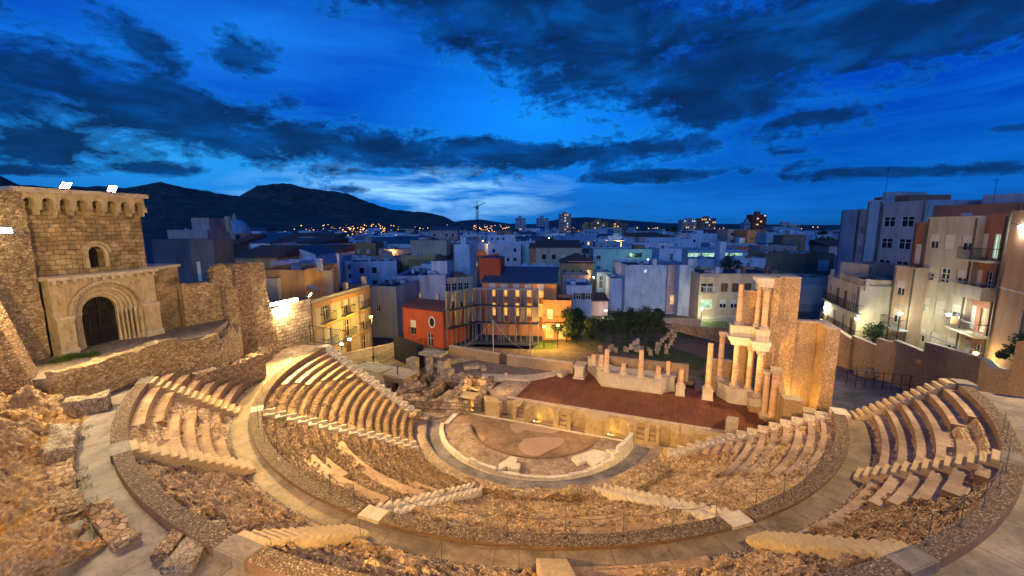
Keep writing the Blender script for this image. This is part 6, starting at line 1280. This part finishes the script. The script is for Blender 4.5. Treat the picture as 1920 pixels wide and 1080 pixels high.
# court fences on the left
def fence_px(label, pts, h, bars, name='metal_fence', mat='metal', diag=False, zf=None):
    t = empty(name, (0, 0, 0), 0, label, 'fence')
    for (ua, va, za), (ub, vb, zb) in zip(pts[:-1], pts[1:]):
        A = gz(ua, va, za); B = gz(ub, vb, zb); L = float(np.linalg.norm(B - A)); n = int(L/bars); mb = MB()
        for i in range(n + 1):
            p = A + (B - A)*i/n; q = p + ((B - A)/L*h*.55 if diag else 0); mb.tube(p, (q[0], q[1], p[2] + h), .018, 4)
        mb.tube(A + [0, 0, h], B + [0, 0, h], .025, 4); mb.tube(A + [0, 0, .08], B + [0, 0, .08], .025, 4); mb.build('bars', M_[mat], t)
        MB().tube(A, A + [0, 0, h + .1], .05, 6).build('fence_post', M_[mat], t)
    return t
fence_px('tall slatted gate fence at the upper end of the lit walkway', [(583, 641, 5.6), (622, 648, 5.6), (648, 652, 5.4)], 1.7, .16, diag=True)
fence_px('low mesh fence winding down past the ruined gateway', [(700, 690, 1.3), (745, 668, 1.3), (790, 652, 1.3), (832, 640, 1.3)], 1.2, .28)
t = empty('pergola', tuple(gz(680, 690, 1.3)), 0, 'slatted pale green-lit shelter roof below the edge stairs', 'shelter'); q = gz(676, 683, 3.2)
for i in range(9): MB().obox(q[0] + .1 + i*.42, q[1] - .1 - i*.02, 3.2, .22, 2.0, .05, rad(-20)).build('slat', PM['cream'], t)
MB().obox(q[0] + 1.8, q[1] + .9, 3.1, 4.4, .1, .09, 0).tube((q[0], q[1] + .9, 1.2), (q[0], q[1] + .9, 3.1), .05).tube((q[0] + 3.8, q[1] + .9, 1.2), (q[0] + 3.8, q[1] + .9, 3.1), .05).build('frame', M_['metal'], t)
tag(MB().prism([(-30, 2), (-24, 14), (-16.5, 12), (-15, 4.2), (-16, -2.3), (-20.5, -2.9), (-23.2, -1.8)], .2, 1.3).build('street', M_['walk_up']), 'paved yard between the corner house and the ruins', 'yard', None, 'structure')
tag(MB().obox(-17.6, 6.2, 1.3, 5.2, .9, 2.6, rad(-25)).build('dark_shed', M_['void']), 'dark low shed between the corner house and the red house', 'shed')
lowwall('plain low wall under the corner house street lamp', [(-25.0, 3.2), (-22.2, 9.5)], .5, 2.3, .3, 'cap')
# pole with two ropes
t = empty('tent_pole', (-9.9, 13.0, 1.35), 0, 'tall pale pole with two slack ropes in the dark yard', 'pole'); MB().tube((-9.9, 13, 1.35), (-9.9, 13, 5.6), .05, 6, 0, .035).build('mast', M_['frame'], t)
for (ex_, ey) in ((-14.8, 12.6), (-6.6, 15.5)):
    mb = MB(); P = [np.array([-9.9, 13, 5.55])*(1 - s) + np.array([ex_, ey, 1.4])*s - np.array([0, 0, 2.2*s*(1 - s)]) for s in np.linspace(0, 1, 9)]
    for a, b in zip(P[:-1], P[1:]): mb.tube(a, b, .018, 4)
    mb.build('rope', M_['frame'], t)
tag(MB().tube((-5.2, 13.4, 1.35), (-5.2, 13.4, 4.3), .09, 8).tube((-5.2, 13.4, 4.3), (-5.2, 13.4, 4.4), .11, 8).build('concrete_post', M_['cap']), 'single thick pale post at the corner of the garden', 'post')
# garden

gx_, gy_ = np.meshgrid(np.linspace(-6, 30, 150), np.linspace(12, 44, 130), indexing='ij'); Z = 1.42 + fbm(gx_*.25, gy_*.25, 0*gx_, 5, 77)*.22 + .05*fbm(gx_*2.2, gy_*2.2, 0*gx_, 3, 78)
mb = MB(); mb.v = np.stack([gx_, gy_, Z], -1).reshape(-1, 3).tolist(); mb.f = [[i*130 + j, (i+1)*130 + j, (i+1)*130 + j + 1, i*130 + j + 1] for i in range(149) for j in range(129)]; mb.m = [0]*len(mb.f)
def gardenm():
    n = NT('garden_grass_and_paths'); a = n.noise(.16, 5, dist=.5); f = n.noise(6, 6, rough=.7)
    c = n.mix(n.ramp(a, [(.46, 0), (.56, 1)]), (.17, .125, .085), (.055, .085, .025)); c = n.mix(1.0, c, n.ramp(f, [(.3, .4), (.7, 1.4)]), 'MULTIPLY'); return n.fin(c, n.bump(f, .8, .08))
M_['garden'] = gardenm(); struct('garden_ground', mb, M_['garden'])
for n in range(34):     # rows of stored column pieces
    row = n % 3; k = n//3
    if row == 0: u, v = 1130 + k*9.6, 657 + (k % 2)*1.5
    elif row == 1: u, v = 1224 + k*4.2, 668 - k*5.5
    else: u, v = 1246 + k*2.2, 664 - k*4.6
    p = gz(u, v, 1.45); s = R_.uniform(.25, .5); p = p + np.array([R_.uniform(-.35, .35), R_.uniform(-.5, .5), 0])
    nm = {0: 'along the foot of the dark trees', 1: 'in the left diagonal row on the grass', 2: 'in the right diagonal row on the grass'}[row]
    m = rough_mesh(-s/2, s/2, -s/2, s/2, 0, R_.uniform(.4, .95), .03, n, .2, .05, lambda x, y, z, p=p: (p[0] + x, p[1] + y, 1.4 + z)); tag(m.build('stored_stone', M_['lime_old']), f"stored stone block {nm}, {ORD[k]} from the front", 'stone block', 'stored stones in the garden')
for k in range(3):
    p = gz(1183 + 6*k, 654 - k, 1.45); tag(MB().lathe(p[0], p[1], [(.26, 1.3), (.24, 2.1 + .3*k), (.001, 2.12 + .3*k)], 12).build('column_drum', M_['cap']), f"{['short', 'middling', 'tall'][k]} column drum standing at the foot of the dark trees", 'column drum')
wall_px('low rubble wall across the garden behind the grass', [(1240, 610, 66), (1370, 615, 60)], z0=1.2, mat='rub')
t = wall_px('graffiti-covered low wall at the back of the garden', [(1235, 596, 70), (1312, 599, 66)], z0=1.0, mat='cap')
fence_px('thin fence along the back of the garden under the brown apartments', [(1312, 616, 1.6), (1460, 612, 1.6)], 1.4, .5)
# trees
def leafm(name, a, b):
    n = NT(name, .7); c = n.mix(n.ramp(n.noise(1.3, 3), [(.35, 0), (.65, 1)]), a, b); c = n.mix(1.0, c, n.ramp(n.noise(20, 2), [(.3, .6), (.7, 1.35)]), 'MULTIPLY'); return n.fin(c)
M_['leaf'] = leafm('dark_tree_leaves', (.014, .028, .012), (.045, .075, .026)); M_['bark'] = rock('tree_bark', [(.06, .045, .03), (.12, .09, .06)], 3)
def tree(label, x, y, z0, h, r, n=2600, ls=.16, mat='leaf', name='tree', sd=0, trunk=.3, group=None, squash=1.0):
    rr = random.Random(sd); t = empty(name, (x, y, z0), 0, label, 'tree', group); mb = MB().tube((x, y, z0 - .2), (x, y, z0 + h*trunk*1.3), .16*h/5, 8, 0, .08*h/5); C = []
    for k in range(12):
        a = rr.uniform(0, 6.28); q = rr.random()**.5*r*.68; zc = z0 + h*(trunk*.9 + (1 - trunk)*rr.uniform(.12, .92)); sh = 1 - .55*max(0, (zc - z0)/h - .5)*2; c = (x + q*sh*math.cos(a), y + q*sh*math.sin(a), zc); C.append((c, r*rr.uniform(.26, .46)))
        mb.tube((x, y, z0 + h*trunk*rr.uniform(.5, 1.1)), c, .06*h/5, 5, 0, .02)
    mb.build('trunk', M_['bark'], t); mb = MB()
    for i in range(n):
        c, rc = rr.choice(C); d = Vector((rr.gauss(0, 1), rr.gauss(0, 1), rr.gauss(0, 1))).normalized()*rc*(rr.random()**.35)*rr.uniform(.75, 1.15); p = Vector(c) + Vector((d[0], d[1], d[2]*.85*squash))
        a = Vector((rr.gauss(0, 1), rr.gauss(0, 1), rr.gauss(0, .6))).normalized()*ls*rr.uniform(.6, 1.3); b = a.cross(Vector((rr.gauss(0, 1), rr.gauss(0, 1), rr.gauss(0, 1)))).normalized()*ls*.5
        mb.add([p - a, p + b, p + a, p - b], [(0, 1, 2, 3)])
    mb.build('crown', M_[mat], t); return t
GT = 'dark trees in the garden'
for k, (u, v, hh, r, lab) in enumerate(((1062, 642, 4.4, 2.1, 'dark rounded tree beside the glowing orange annex'), (1108, 648, 3.6, 1.9, 'low dark bushy tree, second from the left in the garden'), (1150, 646, 5.0, 2.3, 'dark broad tree in the middle of the garden trees'),
                               (1175, 640, 4.4, 2.0, 'dark tree merging with the rear of the garden group'), (1212, 650, 5.2, 2.4, 'tallest dark tree at the right of the garden group'), (1085, 630, 4.0, 2.0, 'dark tree behind the leftmost garden trees'), (1235, 636, 4.4, 1.6, 'thin dark tree at the right end of the garden group'))):
    p = gz(u, v, 1.4); tree(lab, p[0], p[1], 1.4, hh, r, 2900, .16, sd=k, group=GT, trunk=.18)
p = gr(1640, 622, 56); tree('green shrub above the stepped boundary wall', p[0], p[1], p[2] - 1.5, 2.4, 1.5, 1500, .13, mat='leaf', name='shrub', sd=31, trunk=.1)
p = gr(1912, 655, 42); tree('green creeper shrub at the right edge below the end building', p[0], p[1], p[2] - 1.2, 2.6, 1.2, 1500, .12, mat='leaf', name='shrub', sd=32, trunk=.1)
p = gr(1372, 492, 90); tree('dark rooftop plants beside the slim white service tower', p[0], p[1], p[2] - 1.6, 3.0, 2.4, 900, .2, name='shrub', sd=33, trunk=.1)
# ------------------------------------------------------------------ far town
struct('town_ground', MB().prism([(700*math.cos(a), 700*math.sin(a)) for a in [2*math.pi*i/48 for i in range(48)]], -1.5, -.02), plain('street_asphalt', (.05, .05, .055), .8))
bpy.data.objects['town_ground'].name = 'town_ground'
struct('plain', MB().prism([(30000*math.cos(a), 30000*math.sin(a)) for a in [2*math.pi*i/64 for i in range(64)]], -3, -1.52), rock('far_plain_fields', [(.02, .03, .025), (.05, .06, .05)], .01))
far = random.Random(21); placed = []; used_lab = {}
for o in list(bpy.data.objects):
    if o.parent is None and o.get('category') == 'building': placed.append((o.location[0] + 4, o.location[1] + 5, 9))
LAND = [(470, 'below the dark hill'), (560, 'above the lamp wall'), (640, 'above the cream corner house'), (730, 'left of the blank white wall'), (800, 'above the red house'), (870, 'near the crane'), (930, 'right of the crane'), (975, 'below the left high-rise'),
        (1020, 'below the middle high-rise'), (1062, 'below the right high-rise'), (1120, 'below the orange blocks'), (1200, 'above the dark garden trees'), (1270, 'above the broad white wall'), (1340, 'above the brown apartments'), (1410, 'above the stage beams'), (1480, 'below the red high-rise'), (1540, 'left of the tall blue-grey wall'), (1600, 'by the tall blue-grey wall')]
colw = ['white']*5 + ['pink', 'beige', 'grey', 'pink', 'blue-grey', 'blue-grey', 'blue-grey', 'brick', 'teal', 'white', 'orange']
cnt = 0; tries = 0; FARH = []
while cnt < 250 and tries < 16000:
    tries += 1; u = far.uniform(400, 1600); R = 92*math.exp(far.random()*2.05); p = gr(u, 500, R); W = far.uniform(7, 15)*(1 + R/900); D = far.uniform(7, 13)*(1 + R/900)
    if any(math.hypot(p[0] - a, p[1] - b) < (c + max(W, D)*.36) for a, b, c in placed): continue
    placed.append((p[0], p[1], max(W, D)*.45)); cnt += 1
    H = far.uniform(6.5, 13.0) + (far.random() < .12)*4*(R > 200); H = min(H, 15.5 if R < 300 else 20); c = far.choice(colw); yaw = rad(far.choice([16, 18, 22, -4, 40]) + far.uniform(-3, 3)); rows = 3 if R < 220 else 4; cols = max(2, int(W/3.2))
    lit = {(far.randrange(rows), far.randrange(cols)): far.choice(['litw', 'litw', 'lito', 'litg'])} if far.random() < .6 else {}
    ws = [w for w in grid(W, H, cols, rows, 1.0, 1.3, .9, ('glass', 'glass', 'shut'), lit=lit, sd=cnt) if far.random() < .82]
    rf = far.choice(['flat']*5 + ['mono', 'gable']); ex = []; feat = []
    if rf == 'flat':
        if far.random() < .6: x = far.uniform(.5, W - 4); ex.append(ex_box(x, x + far.uniform(2, 3.5), D*.4, D*.8, far.uniform(1.2, 2.2), far.choice([c, 'white', 'pink', 'brick']))); feat.append('a roof room')
        if far.random() < .5: ex.append(ex_ant(far.uniform(1, W - 1), D*.3, far.uniform(1.5, 3))); feat.append('an aerial')
        if far.random() < .4: ex.append(ex_chim(far.uniform(1, W - 1), D*.5, far.uniform(.6, 1.4), .7)); feat.append('a chimney')
    else: feat.append('a sloping dark roof')
    if rf == 'flat':
        for _ in range(far.randint(1, 4)): x = far.uniform(.8, W - 2); y = far.uniform(1, D - 2); ex.append(ex_box(x, x + far.uniform(.5, 1.3), y, y + far.uniform(.5, 1.2), far.uniform(.1, .7), far.choice(['white', 'grey', 'blue-grey', 'brown']), 'roof_unit'))
    if lit: feat.append('a lit window')
    d = 'near' if R < 150 else ('mid-distance' if R < 320 else 'far-off'); lm = min(LAND, key=lambda q: abs(q[0] - u))[1]
    base = f"{d} {c} house with {' and '.join(feat[:2]) if feat else 'a bare flat roof'}, {lm}"
    FARH.append([u, d, c, feat, lm, building(base, (p[0], p[1]), yaw, W, D, H, c, wins=ws, roof=rf, pitch=1.6, roofm=far.choice(['roofd', 'roofg', 'slate']) if rf == 'flat' else far.choice(['tile', 'slate']), flat=True, extras=ex, group='houses of the far town', z0=-.5)])
FARH.sort(key=lambda q: q[0]); same = {}
for q in FARH: same.setdefault((q[1], q[2], tuple(q[3][:2]), q[4]), []).append(q)
for (d, c, ft, lm), L in same.items():
    ft = ' and '.join(ft) if ft else 'a bare flat roof'
    for i, q in enumerate(L):
        if len(L) == 1: lab = f"{d} {c} house with {ft}, {lm}"
        elif len(L) == 2: lab = f"{('left', 'right')[i]} hand {d} {c} house with {ft}, {lm}"
        else: lab = f"{ORD[i]} {d} {c} house from the left with {ft}, {lm}"
        while len(lab.split()) > 16: lab = lab.replace('house ', '', 1).replace(' hand', '', 1) if 'house ' in lab else ' '.join(lab.split()[:16])
        q[5]['label'] = lab
# high-rises and other landmarks on the skyline
def tower(label, u0, u1, v, R, col, rows, cols, yaw=20, lit=.12, top=True, D=None, sd=0):
    P, W, H = from_px(u0, v, u1, R, rad(yaw)); rr = random.Random(sd); H += 1; ws = []
    for r in range(rows):
        for c in range(cols):
            if rr.random() < .85: ws.append((W*(c + .5)/cols, H*(r + .35)/rows, W/cols*.55, H/rows*.42, 'glass', rr.choice(['litw', 'litc', 'lito']) if rr.random() < lit else 'glass'))
    ex = [ex_box(W*.25, W*.6, 2, 6, 3.5, col)] if top else []
    return building(label, P, rad(yaw), W, D or W*.9, H, col, wins=ws, flat=True, extras=ex, z0=-1, name='high_rise', cat='high-rise')
tower('grey high-rise with horizontal bands, leftmost of three on the skyline', 966, 986, 409, 620, 'grey', 8, 3, sd=1); tower('grey high-rise with a bright strip, middle of three on the skyline', 1006, 1029, 409, 650, 'grey', 8, 4, sd=2)
tower('pinkish crowned high-rise, tallest of three on the skyline', 1049, 1071, 401, 700, 'pink', 8, 5, lit=.3, sd=3); tower('long orange apartment slab on the skyline right of the three high-rises', 1108, 1140, 416, 560, 'orange', 7, 6, lit=.15, sd=4)
tower('orange stepped apartment block left of the tall slab', 1092, 1110, 421, 575, 'ochre', 5, 4, sd=5); tower('reddish apartment slab with an orange-lit corner', 1145, 1178, 418, 640, 'brick', 6, 6, lit=.2, sd=6)
tower('wide pink hilltop apartment complex with lit windows, left part', 1279, 1312, 412, 800, 'pink', 5, 9, lit=.3, sd=7, D=18); tower('wide pink hilltop apartment complex with a raised roof, right part', 1312, 1343, 409, 800, 'brick', 6, 9, lit=.3, sd=8, D=18)
tower('lone red high-rise with lit balconies on the right skyline', 1412, 1438, 402, 560, 'red', 9, 4, lit=.3, sd=9); tower('low grey block left of the lone red high-rise', 1396, 1412, 417, 560, 'grey', 4, 3, sd=10)
tower('small domed-looking pale block on the right skyline', 1455, 1500, 421, 700, 'pink', 3, 7, lit=.1, sd=11, D=14)
building('long low hall with a pale blue flat roof behind the teal block', tuple(gr(1168, 470, 260)[:2]), rad(20), 48, 16, 9.5 - 0, 'brown', wins=[(4 + 5*i, 2, 3, 3, 'flat', 'glass') for i in range(8)], flat=True, roofm='roofg', name='hall')
# crane
q = gr(895, 420, 330); t = empty('tower_crane', (q[0], q[1], 0), 0, 'tall construction crane rising above the middle of the town', 'crane'); zt = gr(895, 392, 330)[2]
mb = MB()
for a, b in ((-.7, -.7), (.7, -.7), (.7, .7), (-.7, .7)): mb.tube((q[0] + a, q[1] + b, 0), (q[0] + a, q[1] + b, zt), .16, 4)
k = 0
z = 0
while z < zt - 1.6:
    s = 1 if k % 2 else -1; mb.tube((q[0] - .7*s, q[1] - .7, z), (q[0] + .7*s, q[1] - .7, z + 1.6), .1, 3); mb.tube((q[0] + .7, q[1] - .7*s, z), (q[0] + .7, q[1] + .7*s, z + 1.6), .1, 3); z += 1.6; k += 1
mb.build('mast', M_['metal'], t); MB().obox(q[0], q[1], zt, 2.2, 2.0, 2.4, YAW).build('cab', M_['metal'], t); rx, ry = math.cos(YAW), math.sin(YAW)
mb = MB().tube((q[0], q[1], zt + 2), (q[0] + rx*6.5, q[1] + ry*6.5, zt + 5.2), .35, 4).tube((q[0], q[1], zt + 2), (q[0] - rx*3.0, q[1] - ry*3.0, zt + 1.4), .45, 4).tube((q[0], q[1], zt + 2), (q[0], q[1], zt + 6.5), .25, 4).tube((q[0], q[1], zt + 6.4), (q[0] + rx*6.3, q[1] + ry*6.3, zt + 5.2), .08, 3); mb.build('jib', M_['metal'], t)
# dark far trees
for k, (u, v, R, h, r) in enumerate(((1147, 432, 420, 13, 6), (1251, 428, 600, 14, 5), (1262, 427, 610, 16, 4), (1288, 430, 560, 13, 8), (1320, 434, 500, 10, 9), (1500, 446, 330, 8, 9), (1545, 448, 320, 9, 8), (722, 444, 480, 10, 10), (500, 446, 300, 8, 6), (1540, 434, 500, 12, 6))):
    p = gr(u, v + 8, R); tree(f"dark distant tree {['right of the orange slab', 'slim, left of the pink hilltop flats', 'cypress-like by the pink hilltop flats', 'broad below the pink hilltop flats', 'spreading, right below the pink hilltop flats', 'wide, left of the blue-grey wall', 'rounded, beside the blue-grey wall', 'below the hill among the town lights', 'left, below the dark hill', 'tall, near the right skyline'][k]}", p[0], p[1], 0, h, r, 520, 1.0, sd=60 + k, group='distant trees', trunk=.15)
# points of light in the far town: too many and too small to count
mb = MB(); rr = random.Random(5)
def spark(u, v, R, s): p = gr(u, v, R); mb.obox(p[0], p[1], p[2], s, s, s, rr.random())
for _ in range(210): u = rr.gauss(690, 66) if rr.random() < .8 else rr.uniform(560, 880); v = 433 + rr.gauss(0, 5.5); spark(u, v, rr.uniform(900, 1300)*(.55 if v > 437 else 1), rr.uniform(.5, 1.5)*(.6 if v > 437 else 1))
for _ in range(60): spark(rr.uniform(885, 968), rr.uniform(422, 436), 1150, rr.uniform(.5, 1.4))
for _ in range(60): spark(rr.uniform(1060, 1560), rr.uniform(426, 436), rr.uniform(700, 1100), rr.uniform(.6, 1.3))
M_['spark'] = emit('town_lamp_glow', (1, .42, .12), 5); o = mb.build('town_lights', M_['spark']); tag(o, 'glittering warm lights of the far town at the foot of the hills', 'town lights', None, 'stuff')
# hills
def ridge(name, prof, R0, depth, mat, sd, rough=.12):
    us = np.linspace(prof[0][0], prof[-1][0], 220); vs = np.interp(us, [p[0] for p in prof], [p[1] for p in prof]); H = []
    D = [gr(float(u), float(v), R0) for u, v in zip(us, vs)]; nd = 44; V = []
    for j in range(nd + 1):
        q = j/nd*2 - 1; Rr = R0 + depth*q; e = max(0, 1 - abs(q)**1.25)
        for i, p in enumerate(D):
            d = (p - CAMP)[:2]; d = d/np.hypot(*d); x, y = CAMP[:2] + d*Rr; V.append((x, y, max(p[2], 0)*e))
    V = np.array(V); n = fbm(V[:, 0]/180, V[:, 1]/180, 0*V[:, 0], 5, sd); e = np.repeat([1 - abs(j/nd*2 - 1) for j in range(nd + 1)], len(us)); V[:, 2] += V[:, 2]*n*.30*np.clip(abs(e - 1)*4, 0, 1) + fbm(V[:, 0]/40, V[:, 1]/40, 0*V[:, 0], 3, sd + 2)*V[:, 2]*.035 - 3
    mb = MB(); mb.v = V.tolist(); k = len(us); mb.f = [[j*k + i, j*k + i + 1, (j+1)*k + i + 1, (j+1)*k + i] for j in range(nd) for i in range(k - 1)]; mb.m = [0]*len(mb.f); struct(name, mb, mat, True)
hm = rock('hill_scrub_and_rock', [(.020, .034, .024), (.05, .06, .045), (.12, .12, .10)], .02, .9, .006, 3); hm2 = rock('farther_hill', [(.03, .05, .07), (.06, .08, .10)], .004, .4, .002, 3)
ridge('hill', [(-260, 350), (-120, 338), (0, 332), (40, 345), (110, 350), (180, 346), (240, 352), (285, 346), (300, 343), (340, 349), (400, 361), (450, 367), (520, 380), (600, 402), (700, 432)], 2100, 900, hm, 5)
ridge('hill', [(380, 420), (440, 372), (480, 350), (510, 344), (545, 344), (580, 352), (620, 358), (650, 362), (690, 378), (740, 394), (800, 397), (830, 404), (870, 424), (900, 434)], 2900, 1100, hm, 9)
ridge('hill', [(820, 424), (860, 414), (900, 411), (930, 416), (955, 419), (1000, 420), (1060, 408), (1100, 407), (1150, 411), (1250, 418), (1400, 420), (1600, 422), (1800, 424)], 9500, 1800, hm2, 13)
t = empty('radio_mast', tuple(gr(611, 357, 2900)), 0, 'thin radio mast on the summit of the dark hill', 'mast'); q = gr(611, 358, 2900); MB().tube(tuple(q), (q[0], q[1], q[2] + 42), 1.6, 5, 0, .6).build('mast_pole', M_['metal'], t)
# ------------------------------------------------------------------ street lamps and other lit lamps
def streetlamp(label, u, v, R, lens, col, en, z0=0, wall=False, cat='street lamp', r=.25):
    p = gr(u, v, R); t = empty('street_lamp', (p[0], p[1], z0), 0, label, cat); MB().lathe(p[0], p[1], [(.001, p[2] - .14), (.13, p[2] - .08), (.15, p[2] + .04), (.001, p[2] + .1)], 10).build('lamp_globe', M_[lens], t)
    if wall: MB().tube((p[0], p[1], p[2] + .1), (p[0], p[1] + .9, p[2] + .25), .03).build('bracket', M_['metal'], t)
    else: MB().tube((p[0], p[1], z0), (p[0], p[1], p[2] - .15), .06, 6, 0, .04).build('pole', M_['metal'], t)
    o = lamp('POINT', 'lamp_light', (p[0], p[1], p[2] - .3), en, col, size=r, parent=t); return t
SOD = (1, .55, .12)
streetlamp('yellow street lamp at the right corner of the cream corner house', 696, 594, 50.5, 'lensy', (1, .62, .08), 1500, 1.3)
streetlamp('left yellow lamp in front of the orange annex', 1020, 612, 52.0, 'lensy', (1, .55, .06), 1500, 1.3); streetlamp('right yellow lamp in front of the orange annex', 1046, 610, 51.5, 'lensy', (1, .55, .06), 900, 1.3)
streetlamp('greenish lamp at the top of the edge stairs', 655, 636, 43, 'lensg', (.5, 1, .7), 60, 5.0); streetlamp('small whitish lamp beside the greenish one', 640, 645, 42.5, 'lensg', (.8, 1, .7), 40, 5.0)
streetlamp('white lamp at the left corner of the brown apartment house', 1316, 579, 72, 'lensw', (.95, 1, .6), 700, 0); streetlamp('small white lamp beside the pink annex', 1136, 582, 70, 'lensw', (1, .9, .7), 160, 0)
streetlamp('white lamp on the corner of the cream balcony house', 1547, 576, 66, 'lensw', (1, .95, .6), 500, 1); streetlamp('lamp lighting the corner of the low white house', 1688, 588, 55, 'lensw', (1, .95, .6), 200, 1)
streetlamp('bright lamp above the red washing on the stained block', 1779, 590, 51.0, 'lensw', (1, .98, .75), 420, 1, wall=True); streetlamp('yellowish lamp low on the balcony house front', 1606, 598, 56, 'lensw', (1, .9, .4), 350, 1)
streetlamp('street lamp low between the flats and the boundary wall', 1830, 662, 47.5, 'lensy', (1, .85, .35), 260, 1); streetlamp('lamp on the tall wall at the right edge', 1914, 425, 47.0, 'lensw', (1, .95, .8), 260, 1, wall=True)

for lab, u, v, R, en, c in (('amber lamp on a roof edge left of the pink block', 905, 452, 150, 900, SOD), ('amber lamp in the street above the hipped ochre house', 1075, 455, 200, 2500, SOD), ('warm white lamp between the far white houses', 640, 462, 190, 1800, (1, .85, .5)), ('amber street lamp left of the orange-beige flats', 735, 470, 130, 900, SOD),
    ('warm lamp behind the gable-ended white house', 600, 470, 120, 700, (1, .7, .3)), ('amber lamp low between far houses right of centre', 1160, 452, 210, 2500, SOD), ('amber lamp near the teal hall', 1290, 450, 230, 2500, SOD), ('bluish lamp on a far terrace on the right', 1500, 452, 240, 1800, (.7, .9, 1)), ('amber lamp left of the tall blue-grey wall', 1545, 462, 180, 1500, SOD), ('orange street lamp behind the orange-lit wing', 1420, 468, 165, 3500, SOD), ('warm street lamp in the alley right of the pink block', 1030, 446, 235, 3500, (1, .75, .35)), ('warm lamp in the street left of the hipped ochre house', 1005, 480, 125, 1500, (1, .75, .25)),
                        ('cyan lamp over the tented terrace in the middle of the town', 1000, 502, 100, 350, (.3, .9, 1)), ('yellow-green lamp below the hill', 744, 458, 260, 3000, (.9, 1, .2)), ('amber lamp among the roofs below the hill', 852, 441, 330, 3500, SOD),
                        ('teal lamp lighting the long teal block', 1215, 486, 112, 900, (.5, 1, .6)), ('amber lamp by the church below the hill', 589, 442, 330, 2500, SOD), ('amber street lamp right of the hipped ochre house', 1113, 520, 84, 350, (1, .7, .2)), ('white lamp left of the teal hall', 1122, 448, 230, 1500, (.9, 1, 1)),
                        ('amber lamp by the small church tower', 497, 448, 250, 1200, (.7, 1, .8))):
    streetlamp(lab, u, v, R, 'lensy' if c == SOD else 'lensw', c, en, 0, r=.4)
# tented terrace
t = empty('terrace_tents', tuple(gr(1000, 500, 98)), 0, 'group of pale blue tent roofs on a lit terrace in mid-town', 'tents')
for i in range(4): p = gr(985 + i*17, 497, 98 + i % 2*3); MB().lathe(p[0], p[1], [(2.6, p[2] - .9), (1.3, p[2] - .2), (.05, p[2] + .6)], 8).build('tent_roof', PM['white'], t)
